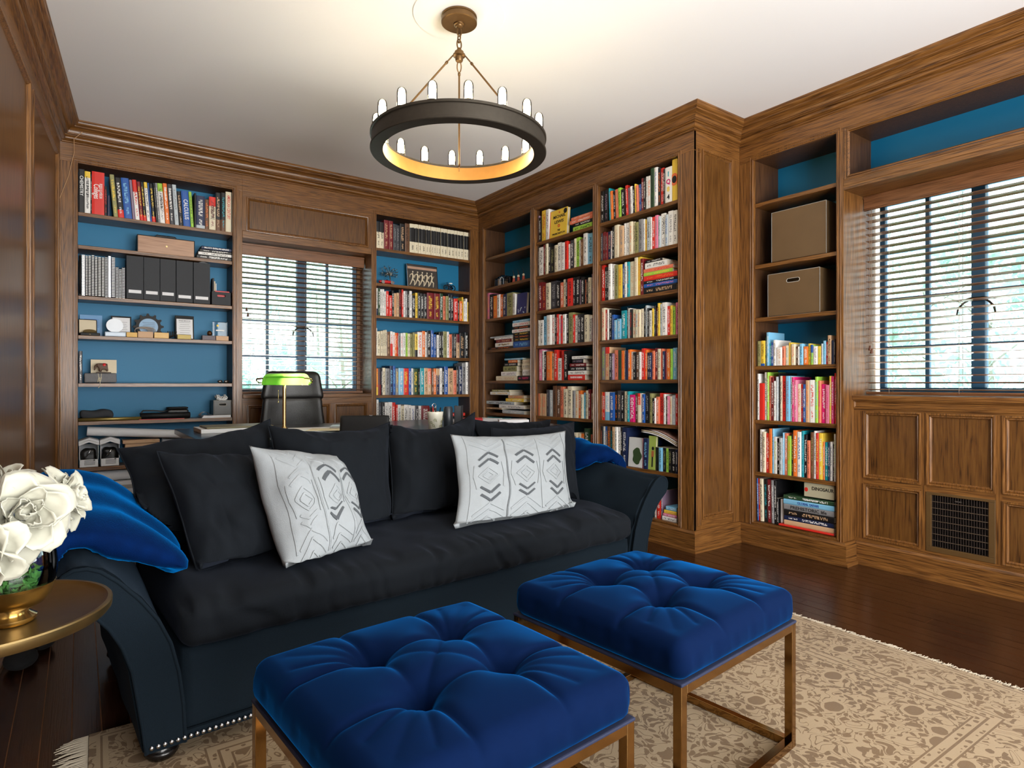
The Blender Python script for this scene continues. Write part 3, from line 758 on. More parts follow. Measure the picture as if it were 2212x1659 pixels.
# ================================================================ sofa
SP0 = Vector((.152, 1.979, 0)); SU = Vector((1, .075, 0)).normalized(); SV = Vector((-.075, 1, 0)).normalized(); SL = 2.188
SXF = Matrix.Identity(4)
for i in range(3): SXF[i][0] = SU[i]; SXF[i][1] = SV[i]; SXF[i][3] = SP0[i]
sofa = thing('sofa', 'long navy linen sofa with flared rolled arms and nailhead trim', 'sofa', tuple(SP0))
def sn(p, sc, amp): return noise.noise(Vector(p)*sc)*amp
# base
b_ = MB(SXF); b_.rbox((SL/2-.09, .47, .13), .015, (60, 20, 6), c=(SL/2, .475, .20)); b_.build('base', NAVY, sofa, smooth=True)
# seat cushion: one long bench, wrinkled along the front
def seatd(p, n):
    q = p.copy(); u = p.x
    if n.z > .3 or n.y < -.3:
        q.z += (.018*(1-min(1, abs(p.y/.36))**2) + sn((u, p.y, 0), 3.2, .012) + sn((u*1.0, p.y*.7, 5), 9, .008)) * max(0, n.z if n.z > 0 else 0)
        fr = max(0, -n.y)*.8 + (max(0, (-p.y-.2)/.18) if n.z > .5 else 0)
        w = noise.noise(Vector((u*17+1.4*noise.noise(Vector((u*5, p.z*9, 2))), p.z*4, p.y*3)))
        q += n*(-.026*max(0, w)**.8*min(1, fr))
        q.y -= .012*max(0, -n.y)*(1+sn((u, 1, 1), 5, .8))
    return q
b_ = MB(SXF); b_.rbox((SL/2-.085, .385, .068), .05, (220, 50, 12), seatd, (SL/2, .365, .392)); seat_o = b_.build('seat_cushion', NAVYC, sofa, smooth=True)
# backrest with tufted face and rolled top
def backd(p, n):
    q = p.copy(); q.y += p.z*.22
    q.z += sn((p.x, p.y, 3), 4, .012) if n.z > .2 else 0
    if n.y < -.2 or n.z > .4:
        for k in range(7):
            bx = -.95+1.9*k/6; d = math.hypot(p.x-bx, p.z-.19); q += -n*.03*math.exp(-(d/.05)**2)
        q += n*(.012*math.cos(p.x*9.9))
    return q
b_ = MB(SXF); b_.rbox((SL/2-.10, .13, .36), .12, (90, 10, 24), backd, (SL/2, .88, .485)); bk = b_.build('backrest', NAVY, sofa, smooth=True)
MB(SXF).sphere((SL/2-.98, .87, .835), .013, 8, 5).build('button', IRON, bk, smooth=True)
# arms
AO = [(0,.07),(-.008,.14),(-.018,.21),(-.033,.31),(-.057,.384),(-.086,.44),(-.115,.478),(-.15,.507),(-.182,.53),(-.198,.555),(-.200,.58),(-.188,.602),(-.165,.613),(-.135,.612),(-.105,.598),(-.065,.562),(-.015,.503),(.03,.435),(.06,.365),(.08,.28),(.092,.18),(.097,.07)]
def armo(i):  # smooth outline sample
    k = int(i); f = i-k; a = AO[min(k, len(AO)-1)]; b = AO[min(k+1, len(AO)-1)]
    return a[0]+(b[0]-a[0])*f, a[1]+(b[1]-a[1])*f
OUT = [armo(i*(len(AO)-1)/63) for i in range(64)]
def arm_surface(par, v, off=0.0):
    """point on the arm, par 0..1 from outer bottom over the roll to inner bottom"""
    t = par*63; k = min(62, int(t)); f = t-k; a, b = OUT[k], OUT[k+1]
    u, z = a[0]+(b[0]-a[0])*f, a[1]+(b[1]-a[1])*f
    k0, k1 = max(0, k-1), min(63, k+2); tx, tz = OUT[k1][0]-OUT[k0][0], OUT[k1][1]-OUT[k0][1]; l = math.hypot(tx, tz) or 1
    nx, nz = -tz/l, tx/l
    return u + nx*off, z + nz*off
ARMS = []
def arm_rise(v): return .085*min(1.0, max(0, (v-.08)/.7))**1.15
for side in (0, 1):
    am = MB(SXF); nu, nv = 63, 40
    def P(i, j):
        par = i/nu; v = .004+.97*(j/nv)**1.3
        off = 0.006
        pl = math.exp(-(v/.075)**2)
        if .2 < par < .85: off += -.010*pl*max(0, math.sin(par*62))**.6*min(1, v/.012)
        off += .006*noise.noise(Vector((par*5, v*4, side*7)))
        if side == 1 and .6 < par < .95:
            for (bp, bv) in ((.72, .30), (.72, .58), (.84, .44), (.84, .16)):
                off -= .016*math.exp(-((par-bp)/.035)**2-((v-bv)/.06)**2)
        u, z = arm_surface(par, v, off)
        z += arm_rise(v)*(1 if z > .3 else z/.3)
        return (u if side == 0 else SL-u, v, z)
    vs = [P(i, j) for j in range(nv+1) for i in range(nu+1)]; q_ = nu+1
    fs = [(j*q_+i, j*q_+i+1, (j+1)*q_+i+1, (j+1)*q_+i) if side == 0 else (j*q_+i, (j+1)*q_+i, (j+1)*q_+i+1, j*q_+i+1) for j in range(nv) for i in range(nu)]
    fs.append(tuple(nv*q_+i for i in range(q_))); fs.append(tuple(range(q_)))
    am.add(vs, fs); arm = am.build('arm', NAVY, sofa, smooth=True); ARMS.append(arm)
    # front facing panel of the arm, with welt
    pm = MB(SXF); c = [((u if side == 0 else SL-u), z) for u, z in OUT]
    n = len(c); half = n//2
    vs = [(u, -.016, z) for u, z in c] + [(u, .01, z) for u, z in c]
    fs = [(i, n-1-i, n-2-i, i+1) for i in range(half-1)] + [(i, i+1, n+i+1, n+i) for i in range(n-1)]
    pm.add(vs, fs); pm.build('arm_panel', NAVY, arm, auto=40)
    MB(SXF).tube([(u, -.014, z) for u, z in c], .0055, 6).build('welt', NAVY, arm, smooth=True)
# feet and nailheads
for (u, v) in ((.05, .06), (SL-.05, .06), (.05, .9), (SL-.05, .9)):
    MB(SXF).lathe([(.02, 0.0135), (.036, .016), (.046, .03), (.044, .042), (.03, .046), (.038, .052), (.046, .062), (.044, .075)], 20, (u, v, 0)).build('foot', mat('black_lacquer', srgb(14, 12, 12), .25), sofa, smooth=True)
nm = MB(SXF); k = 0
while k*.0165 < SL-.02:
    nm.sphere((.012+k*.0165, -.018, .085), .0068, 8, 4); k += 1
nm.build('nailhead_trim', CHROME, sofa, smooth=True, kind='stuff')
b_ = MB(SXF); b_.box(.0, SL, -.012, .0, .072, .1); b_.build('lower_band', NAVY, sofa)

# ================================================================ throws
def throw(label, side, v0, v1, p0, p1, seed):
    def surf(a, b):
        a, b = a*(1-.20*b**4), b*(1-.12*a**4)
        par = p0+(p1-p0)*(b+1)/2; v = v0+(v1-v0)*(a+1)/2
        v += .03*math.sin(b*2.2+seed)*1.0
        off = .060+.008*noise.noise(Vector((a*2.5, b*3, seed))) + .006*math.sin(a*9+b*2)
        par2 = max(0.02, min(.98, par)); u, z = arm_surface(par2, v, off)
        if side == 0: u += .105*max(0.0, min(1.0, (par-.58)/.26))**1.3
        z += arm_rise(v)*(1 if z > .3 else z/.3)
        p = SXF @ Vector((u if side == 0 else SL-u, v, z)); return p
    def thick(a, b):
        e = (max(0, 1-abs(a)**7)**.5)*(max(0, 1-abs(b)**9)**.5)
        f = .056*e*(1+.45*noise.noise(Vector((a*3, b*4, seed+4))) + .30*math.sin(b*9+a*4+2*noise.noise(Vector((a*2, b*2, seed))))) 
        return (f, .036*e) if side == 0 else (.036*e, f)
    def surf2(a, b): return surf(-a, b) if side == 0 else surf(a, b)
    o = MB().puffy(lambda a, b: surf(a, b) if side == 1 else surf(a, b), (lambda a, b: thick(a, b)), 48, 60).build('throw_blanket', FLEECE, smooth=True, label=label, cat='blanket', group='blue plush throws on the sofa arms')
    a_ = solid(ARMS[side])
    for _ in range(3):
        for v in o.data.vertices:
            loc, nrm, i, d = a_.find_nearest(v.co, .2)
            if loc is not None and ((v.co-loc).dot(nrm) < 0 or d < .008): v.co = loc + nrm*.010
    settle(o, [solid(seat_o)], [], [], SV, SU, .008); return o
TH = [throw('blue plush throw folded over the left sofa arm beside roses', 0, .05, .80, .27, .80, 1)]
TH.append(throw('blue plush throw folded over the right sofa arm', 1, .34, .84, .28, .74, 5))

# ================================================================ pillows
def pillow(name, label, corners, th, m, seed, cat='cushion', group=None, pinch=.07, sag=0.0, wr=.017, seam=None, bulge=1.0, ear=.0):
    TL, TR, BL, BR = [Vector(c) for c in corners]
    def surf(a, b):
        # corners stay, edges draw inwards
        ka = 1-pinch*(1-b*b)*abs(a)**2; kb = 1-pinch*(1-a*a)*abs(b)**2
        aa, bb = a*ka, b*kb
        if sag and b > 0: bb -= sag*(1-a*a)*b*b*b
        s, t = (aa+1)/2, (bb+1)/2
        p = (BL*(1-s)+BR*s)*(1-t) + (TL*(1-s)+TR*s)*t
        nrm = ((BR-BL)+(TR-TL)).cross((TL-BL)+(TR-BR)).normalized()
        return p + nrm*(.010*noise.noise(Vector((a*2.1, b*2.1, seed))))
    def thick(a, b):
        e = (max(0, 1-abs(a)**2.6)**.62)*(max(0, 1-abs(b)**2.6)**.62)
        w = wr*noise.noise(Vector((a*2.6, b*2.6, seed*3.1))) + wr*.5*noise.noise(Vector((a*7, b*3.5+a*2, seed+9))) 
        rad = math.hypot(a, b); rid = noise.noise(Vector((math.atan2(b, a)*3.2, rad*.8, seed*2)))
        w += wr*.8*max(0, rad-.45)*rid
        e2 = min(1, 4*e)
        return th*e*bulge + w*e2, th*e*.9 + w*e2*.4
    o = MB().puffy(surf, thick, 56, 56).build(name, m, smooth=True, label=label, cat=cat, group=group)
    rest_on(o, True)
    if seam: 
        per = [surf(-1+2*i/40, -1) for i in range(40)] + [surf(1, -1+2*i/40) for i in range(40)] + [surf(1-2*i/40, 1) for i in range(40)] + [surf(-1, 1-2*i/40) for i in range(41)]
        so_ = MB().tube(per, .0035, 5, False).build('seam', m, o, smooth=True); rest_on(so_, False)
    def at(a, b, off):
        p = surf(a, b); e = .02; du = surf(min(1, a+e), b)-surf(max(-1, a-e), b); dv = surf(a, min(1, b+e))-surf(a, max(-1, b-e))
        return p + du.cross(dv).normalized()*(thick(a, b)[0]+off)
    BEHIND.append(solid(o)); return o, at
SEATS = [solid(seat_o)]; BEHIND = [solid(bk)]; SIDES = [(solid(ARMS[0]), 1), (solid(ARMS[1]), -1), (solid(TH[0]), 1), (solid(TH[1]), -1)]
def rest_on(o, soft):
    # front sheet of a squeezed pillow keeps a little body
    n = len(o.data.vertices); fr = set()
    if soft:
        for p in o.data.polygons:
            if p.normal.dot(SV) < -.15: fr.update(p.vertices)
    settle(o, SEATS, BEHIND, SIDES, SV, SU, .009, (lambda i: .022 if i in fr else 0.0) if soft else None)
def drape_on(o, pill):
    """embroidery lies on the settled pillow"""
    t = solid(pill); bad = set(); old = [v.co.copy() for v in o.data.vertices]
    for i, v in enumerate(o.data.vertices):
        hit = t.ray_cast(v.co - SV*.35, SV, .7); st = SEATS[0].ray_cast(v.co + Vector((0, 0, .5)), Vector((0, 0, -1)), .512)
        if hit[0] is None or st[0] is not None or (hit[0]-old[i]).length > .045: bad.add(i)
        else: v.co = hit[0] - SV*(.0005 if i % 4 in (0, 3) else .004)
    b = bmesh.new(); b.from_mesh(o.data); b.verts.ensure_lookup_table()
    bmesh.ops.delete(b, geom=[b.verts[i] for i in bad], context='VERTS'); b.to_mesh(o.data); b.free(); o.data.update()
pg = 'navy pillows along the sofa back'
SEAT = .475
def Q(x, y, Y): return W(x, y, Y=Y)
pillow('back_pillow', 'dark navy pillow behind the upright patterned pillow', (Q(1022, 905, 3.00), Q(1190, 905, 3.02), Q(1030, 1075, 2.74), Q(1184, 1066, 2.76)), .08, NAVYC, 5, group=pg, sag=.04)
pillow('back_pillow', 'dark navy pillow leaning furthest left, behind another navy pillow', (Q(252, 970, 2.78), Q(584, 905, 2.92), Q(300, 1140, 2.52), Q(600, 1170, 2.66)), .115, NAVYC, 1, group=pg, seam=True, sag=.10)
pillow('back_pillow', 'dark navy pillow beside left blue throw, behind white pillow', (Q(338, 975, 2.50), Q(585, 968, 2.62), Q(432, 1275, 2.24), Q(650, 1225, 2.36)), .12, NAVYC, 2, group=pg, seam=True, sag=.08)
pillow('back_pillow', 'dark navy pillow in front of the desk lamp', (Q(578, 918, 2.80), Q(842, 912, 2.86), Q(606, 1190, 2.50), Q(850, 1165, 2.58)), .12, NAVYC, 3, group=pg, seam=True, sag=.12)
pillow('back_pillow', 'dark navy pillow in the middle, left of patterned pillow', (Q(832, 915, 2.88), Q(1026, 890, 2.93), Q(846, 1160, 2.54), Q(1030, 1150, 2.62)), .115, NAVYC, 4, group=pg, seam=True, sag=.16)
pillow('back_pillow', 'dark navy pillow furthest right, beside the right throw', (Q(1060, 925, 2.72), Q(1240, 912, 2.82), Q(1050, 1130, 2.44), Q(1254, 1096, 2.50)), .11, NAVYC, 6, group=pg, seam=True, sag=.03)
wg = 'white patterned pillows on the sofa'
def embroider(o, at, cols, plain=0):
    def strip(pts, w, off, mm, m):
        # ribbon following the pillow surface
        q = []
        for (a0, b0), (a1, b1) in zip(pts[:-1], pts[1:]):
            n = 6; d = Vector((a1-a0, b1-b0)).normalized(); sx_, sy_ = -d.y*w/2, d.x*w/2
            vs = []
            for i in range(n+1):
                a, b = a0+(a1-a0)*i/n, b0+(b1-b0)*i/n
                vs += [at(a-sx_, b-sy_, 0.0), at(a-sx_, b-sy_, off), at(a+sx_, b+sy_, off), at(a+sx_, b+sy_, 0.0)]
            fs = []
            for i in range(n):
                for k in range(3): fs.append((i*4+k, i*4+k+1, (i+1)*4+k+1, (i+1)*4+k))
            mm.add(vs, fs)
    lt = MB()
    for ci, ca in enumerate(cols):
        for b0, sg in ((.46, 1), (.33, 1), (-.33, -1), (-.46, -1)):
            dk = MB(); strip([(ca-.14, b0-sg*.12), (ca, b0), (ca+.14, b0-sg*.12)], .036, .0035, dk, None); drape_on(dk.build('chevron', WHITEF if ci < plain else CHARF, o), o)
        for r_ in (.09, .17):
            strip([(ca, r_), (ca+r_*.9, 0), (ca, -r_), (ca-r_*.9, 0), (ca, r_)], .024, .0045, lt, None)
        for bb, sg in ((.58, 1), (.70, 1), (-.58, -1), (-.70, -1), (.84, 1), (-.84, -1)):
            strip([(ca-.24, bb+sg*.12), (ca, bb-sg*.08), (ca+.24, bb+sg*.12)], .024, .0045, lt, None)
        strip([(ca-.20, .24), (ca-.24, 0), (ca-.20, -.24)], .02, .004, lt, None); strip([(ca+.20, .24), (ca+.24, 0), (ca+.20, -.24)], .02, .004, lt, None)
        for da in (-.29, .29): strip([(ca+da, -.93), (ca+da, -.3), (ca+da, .3), (ca+da, .93)], .022, .004, lt, None)
    drape_on(lt.build('raised_stitching', WHITEF, o, kind='stuff'), o)
o, at = pillow('accent_pillow', 'tilted white pillow with charcoal chevrons, left on the sofa', (Q(538, 962, 2.34), Q(728, 985, 2.50), Q(618, 1262, 2.10), Q(808, 1192, 2.22)), .115, WHITEF, 11, group=wg, pinch=.05, wr=.008)
embroider(o, at, (-.55, .06, .62), 1)
o, at = pillow('accent_pillow', 'upright white pillow with three rows of charcoal chevrons', (Q(972, 938, 2.50), Q(1222, 930, 2.56), Q(978, 1162, 2.24), Q(1246, 1132, 2.28)), .075, WHITEF, 12, group=wg, pinch=.10, wr=.007)
embroider(o, at, (-.56, .02, .58))

# ================================================================ ottomans
def local_part(mb, name, m, root, **k):
    """part modelled in the thing's own frame"""
    o = mb.build(name, m, None, **k); o.parent = root; return o
def ottoman_build(label, c, rz, proto=None):
    S = .30; root = thing('tufted_ottoman', label, 'ottoman', (c[0], c[1], 0), rz, group='blue velvet ottomans on the rug')
    if proto:
        for ch in proto.children:
            cc = ch.copy(); COL.objects.link(cc); cc.parent = root
            for g in ch.children:
                gg = g.copy(); COL.objects.link(gg); gg.parent = cc
        return root
    B = [(-.10, -.10), (.10, -.10), (.10, .10), (-.10, .10)]
    def crease(p, a, b, w, dep):
        ax, ay = a; bx, by = b; dx, dy = bx-ax, by-ay; l2 = dx*dx+dy*dy
        t = max(0, min(1, ((p[0]-ax)*dx+(p[1]-ay)*dy)/l2)); d = math.hypot(p[0]-ax-dx*t, p[1]-ay-dy*t)
        return dep*math.exp(-(d/w)**1.3)*(1-.55*t) if d < .08 else 0
    lines = []
    for (x, y) in B:
        sx_, sy_ = (1 if x > 0 else -1), (1 if y > 0 else -1)
        lines += [((x, y), (x*1.05, sy_*S), .011, .016), ((x, y), (sx_*S, y*1.05), .011, .016), ((x, y), (sx_*S*.80, sy_*S*.80), .016, .005),
                  ((x, y), (x+sx_*.07, sy_*S*.85), .010, .007), ((x, y), (sx_*S*.85, y+sy_*.07), .010, .007)]
    for i in range(4): lines.append((B[i], B[(i+1) % 4], .012, .012))
    lines += [(B[0], B[2], .010, .006), (B[1], B[3], .010, .004)]
    def disp(p, n):
        q = p.copy()
        if n.z > .35:
            x, y = p.x, p.y; k = min(1, (n.z-.35)/.4)
            h = .034*(1-abs(x/S)**2.4)*(1-abs(y/S)**2.4) if abs(x) < S and abs(y) < S else 0
            for bx, by in B:
                d = math.hypot(x-bx, y-by); h -= .046*math.exp(-(d/.034)**1.25) + .012*math.exp(-(d/.075)**2)
            h -= sum(crease((x, y), *l) for l in lines)
            q.z += h*k
        elif n.z > -.5:
            tt = (p.x if abs(n.y) > abs(n.x) else p.y)
            q += Vector((n.x, n.y, 0))*(.006*noise.noise(Vector((p.x*9, p.y*9, p.z*4))) - .004*max(0, math.sin(tt*70+p.z*20))*max(0, (p.z+.05)/.1))
        return q
    cu = local_part(MB().rbox((S+.006, S+.006, .050), .040, (124, 124, 8), disp, (0, 0, .436)), 'cushion', VELVET, root, smooth=True)
    for bx, by in B:
        bo = MB().sphere((bx, by, .432+.046-.031), .012, 10, 6, (1, 1, .6)).build('button', VELVET, None, smooth=True); bo.parent = cu
    z0 = .0135; t = .024; top = .386
    for sx_ in (-1, 1):
        for sy_ in (-1, 1):
            x, y = sx_*(S-.012), sy_*(S-.012)
            local_part(MB().box(x-t/2, x+t/2, y-t/2, y+t/2, z0, top), 'leg', BRASS, root, bevel=.0015)
    for sg in (-1, 1):
        q = sg*(S-.012)
        for (za, zb) in ((z0, z0+t), (top-t, top)):
            local_part(MB().box(-S+.024, S-.024, q-t/2, q+t/2, za, zb), 'rail', BRASS, root, bevel=.0015)
            local_part(MB().box(q-t/2, q+t/2, -S+.024, S-.024, za, zb), 'rail', BRASS, root, bevel=.0015)
    local_part(MB().box(-S-.002, S+.002, -S-.002, S+.002, .384, .392), 'welt_board', mat('navy_underside', srgb(4, 16, 48), .8), root, bevel=.003)
    return root
ot1 = ottoman_build('blue velvet tufted ottoman on brass frame, nearer the side table', (.640, 1.178), R(4.5))
ot2 = ottoman_build('blue velvet tufted ottoman on brass frame, nearer the window', (1.425, 1.262), R(5.5), ot1)

# ================================================================ side table, vase, roses
TX, TY, TZ = -.160, 1.652, .62
tb = thing('side_table', 'round brass tray side table left of the sofa', 'table', (TX, TY, 0))
MB().lathe([(.001, TZ-.022), (.20, TZ-.022), (.216, TZ-.018), (.222, TZ-.010), (.223, TZ+.004), (.221, TZ+.007), (.214, TZ+.007), (.210, TZ+.003), (.205, TZ), (.001, TZ)], 96, (TX, TY, 0)).build('tray_top', GOLD, tb, auto=35)
MB().lathe([(.02, TZ-.022), (.022, TZ-.05), (.013, TZ-.07), (.012, .3), (.02, .27), (.012, .24), (.012, .06), (.03, .035), (.062, .018), (.070, .012), (.070, 0)], 32, (TX, TY, 0)).build('pedestal', GOLD, tb, auto=40)
VX, VY = -.112, 1.585
TZ += .0008
vs_ = thing('flower_vase', 'glass vase with brass foot holding white roses', 'vase', (VX, VY, TZ))
MB().lathe([(.001, .0), (.040, 0), (.043, .004), (.043, .010), (.034, .016), (.030, .020), (.036, .026), (.055, .036), (.067, .052), (.073, .072), (.0745, .076), (.071, .076), (.064, .055), (.05, .04), (.001, .035)], 48, (VX, VY, TZ)).build('brass_bowl', BRIGHTBRASS, vs_, auto=50)
MB().lathe([(.0735, .076), (.077, .095), (.0775, .115), (.074, .14), (.066, .165), (.060, .18), (.059, .18), (.064, .165), (.072, .14), (.0755, .115), (.075, .095), (.0715, .077)], 48, (VX, VY, TZ), cap=False).build('glass_bowl', CLEAR, vs_, smooth=True)
gm_ = MB(); rn = random.Random(5)
for i in range(260):
    a = rn.uniform(0, 6.28); r_ = .06*math.sqrt(rn.random()); z = rn.uniform(.06, .10); c = Vector((VX+r_*math.cos(a), VY+r_*math.sin(a), TZ+z)); u = Vector((rn.gauss(0,1), rn.gauss(0,1), rn.gauss(0,1))).normalized()*.012; v = u.orthogonal().normalized()*.004
    gm_.add([c-u, c+v, c+u, c-v], [(0,1,2,3)])
gm_.build('moss', mat('green_moss', srgb(60, 110, 40), .8, var=.4, vscale=80), vs_, kind='stuff')
PETAL = mat('white_rose_petal', srgb(178, 176, 160), .6, var=.05, vscale=30, sheen=.2)
def petal_mesh(wd, ht, cup, curl, seed, nm):
    def fn(s, t):
        a = (s-.5)*2; w = wd*(math.sin(min(1, t*1.15+.12)*math.pi*.62)**.8)*(1-.10*t**4); ang = a*1.1*(w/wd)
        x = math.sin(ang)*w*.75; r0 = cup*(1-math.cos(ang))*w
        z = ht*t; y = -r0 + cup*.9*ht*math.sin(t*1.5)*.35 - 0
        out = curl*max(0, t-.5)**2*ht*2.6
        rip = .004*noise.noise(Vector((s*4, t*4, seed)))+.006*t*t*noise.noise(Vector((s*7, 3, seed)))
        return Vector((x, y+out+rip, z - out*.35 - .30*ht*a*a*a*a*t))
    m = MB().grid(fn, 9, 8); me = m.mesh(nm, PETAL, True)
    return me
PM_ = [petal_mesh(.018, .032, 1.3, -.10, 1, 'inner_petal'), petal_mesh(.030, .040, 1.2, .05, 2, 'mid_petal'), petal_mesh(.046, .048, 1.1, .30, 3, 'outer_petal'), petal_mesh(.056, .052, 1.0, .45, 8, 'wide_petal')]
def rose(label, c, direc, size, seed):
    rn = random.Random(seed); root = thing('rose', label, 'flower', tuple(c), group='white roses in the vase')
    D = Vector(direc).normalized(); rot = Vector((0,0,1)).rotation_difference(D).to_matrix().to_4x4()
    ringd = [(3, .004, -8, 0, .008), (4, .009, 2, 0, .004), (4, .015, 14, 1, 0), (4, .020, 30, 2, -.004), (5, .024, 50, 3, -.012), (5, .027, 72, 3, -.018)]
    for ri, (n, r_, tilt, pm, dz) in enumerate(ringd):
        for k in range(n):
            a = 6.283*k/n + ri*.7 + rn.uniform(-.15, .15)
            M = rot @ Matrix.Rotation(a, 4, 'Z') @ Matrix.Translation((0, r_*size, dz*size)) @ Matrix.Rotation(R(-tilt+rn.uniform(-8, 8)), 4, 'X') @ Matrix.Scale(size*rn.uniform(.92, 1.08), 4)
            o = bpy.data.objects.new('petal', PM_[pm]); COL.objects.link(o); o.parent = root; o.matrix_local = M
            sd = o.modifiers.new('thickness', 'SOLIDIFY'); sd.thickness = .0012
    an_ = math.atan2(c[1]-VY, c[0]-VX); e = Vector((VX+.03*math.cos(an_), VY+.03*math.sin(an_), TZ+.125)) - Vector(c)
    rim_ = Vector((VX+.028*math.cos(an_), VY+.028*math.sin(an_), TZ+.19)) - Vector(c)
    st = MB().tube([-D*.005, -D*.03+rim_*.25, rim_, e], .0028, 6).build('stem', mat('rose_stem', srgb(70, 100, 50), .6), None, smooth=True); st.parent = root
    o = MB().sphere((0, 0, .012), .012, 8, 6).build('heart', PETAL, None, smooth=True); o.parent = root; o.matrix_local = rot @ Matrix.Scale(size, 4)
RC = [('largest white rose at the front of the vase', W(45, 1112, Y=1.465), (.35, -1, .35), 1.22, 1), ('white rose opening to the right beside the throw', W(142, 1076, Y=1.63), (.95, -.25, .35), 1.0, 2),
      ('white rose at the back of the bouquet, top', W(78, 1066, Y=1.80), (.3, -.1, 1), 1.0, 3), ('white rose at the top left of the bouquet', W(-6, 1056, Y=1.63), (-.4, -.4, 1), 1.0, 4),
      ('drooping white rose at the lower left of the vase', W(-48, 1205, Y=1.40), (-.35, -.8, -.25), 1.0, 5)]
for l, c, d, s, k in RC: rose(l, c, d, s*.94, k)
# two dark slippers pushed under the side table
for lb, px, py, sz in (('dark rounded slipper toe under the side table, larger one', 45, 1425, 1.0), ('dark rounded slipper toe under the side table, smaller one', 92, 1388, .8)):
    p = W(px, py, Z=.03)
    s_ = MB(); s_.sphere((0, 0, .035), .055*sz, 18, 10, (1, 1.5, .62)); s_.sphere((0, .06*sz, .02), .040*sz, 14, 8, (1, 1.2, .4))
    o = s_.build('slipper', mat('black_felt', srgb(8, 8, 10), .95, bump=.3, bscale=300), smooth=True, label=lb, cat='slipper', group='slippers under the side table'); o.location = (p.x, p.y, 0.0)
# ================================================================ chandelier
CX_, CY_ = 1.513, 2.569
ch = thing('chandelier', 'round bronze ring chandelier with glowing tube bulbs', 'chandelier', (CX_, CY_, 2.215))
MB().lathe([(.001, 2.899), (.225, 2.899), (.222, 2.896), (.001, 2.896)], 96, (CX_, CY_, 0)).build('ceiling_medallion', CEIL, None, label='thin white disc on the ceiling around the chandelier canopy', cat='medallion')
cb = mat('canopy_bronze', srgb(110, 84, 54), .4, .85, var=.15, vscale=60)
MB().lathe([(.001, 2.8955), (.084, 2.8955), (.087, 2.892), (.087, 2.886), (.083, 2.884), (.083, 2.876), (.087, 2.874), (.087, 2.860), (.083, 2.857), (.028, 2.856), (.027, 2.850), (.020, 2.848), (.018, 2.842), (.010, 2.838), (.001, 2.838)], 64, (CX_, CY_, 0)).build('canopy', cb, ch, auto=35)
def linkring(mb, c, L_, w, r, ax):
    pts = []
    for i in range(17):
        a = 2*math.pi*i/16; x = math.cos(a)*w; z = math.sin(a)*L_
        pts.append((c[0]+(x if ax == 0 else 0), c[1]+(x if ax == 1 else 0), c[2]+z))
    mb.tube(pts, r, 6, False)
for i, z in enumerate((2.822, 2.79, 2.758)):
    mm = MB(); linkring(mm, (CX_, CY_, z), .024, .012, .0035, i % 2); mm.build('chain_link', cb, ch, smooth=True)
MB().lathe([(.004, 2.742), (.010, 2.738), (.012, 2.728), (.022, 2.722), (.023, 2.712), (.030, 2.708), (.030, 2.700), (.020, 2.696), (.019, 2.682), (.016, 2.675), (.001, 2.674)], 24, (CX_, CY_, 0)).build('hub', cb, ch, auto=35)
RO, RI, ZB, ZT = .422, .365, 2.216, 2.296
mr = MB(); prof = [(RI, ZB), (RO, ZB), (RO, ZB+.008), (RO-.004, ZB+.010), (RO-.004, ZT-.012), (RO+.002, ZT-.010), (RO+.002, ZT), (RO-.008, ZT), (RI+.004, ZB+.012)]
MB().lathe([(RI, ZB), (RO, ZB), (RO+.003, ZB+.003), (RO+.003, ZB+.010), (RO-.003, ZB+.013), (RO-.003, ZT-.014), (RO+.003, ZT-.011), (RO+.003, ZT), (RI+.002, ZT), (RI+.002, ZB+.004), (RI, ZB)], 128, (CX_, CY_, 0), cap=False).build('ring', IRON, ch, auto=35)
MB().lathe([(RI-.0005, ZB+.001), (RI-.0005, ZT-.012), (RI+.0025, ZT-.012), (RI+.0025, ZB+.001), (RI-.0005, ZB+.001)], 128, (CX_, CY_, 0), cap=False).build('inner_band', mat('warm_gold_leaf', srgb(176, 128, 70), .38, .9, var=.1, vscale=30), ch, auto=35)
# three rods from hub to ring
vd = math.atan2(-CY_, -CX_)   # direction towards the camera
for k, a in enumerate((vd+math.pi, vd+math.pi/3, vd-math.pi/3)):
    r_ = RI+.004; top = Vector((CX_+.03*math.cos(a), CY_+.03*math.sin(a), 2.700)); bot = Vector((CX_+r_*math.cos(a), CY_+r_*math.sin(a), ZB+.045))
    d = (bot-top).normalized(); mm = MB()
    mm.tube([top+d*.06, top+d*.07, top+d*.075, bot-d*.05, bot-d*.045, bot-d*.03], [.007,.007,.0045,.0045,.006,.003], 10); mm.build('rod', cb, ch, smooth=True)
    mm = MB(); c = top+d*.032; pts = []
    for i in range(15):
        aa = 2*math.pi*i/14; pts.append(c + d*math.cos(aa)*.026 + Vector((-math.sin(a), math.cos(a), 0))*math.sin(aa)*.010)
    mm.tube(pts, .003, 6, False); mm.build('hook', cb, ch, smooth=True)
    MB().tube([bot-d*.03, bot, bot+Vector((0,0,-.014))], .0028, 6).build('hook', cb, ch, smooth=True)
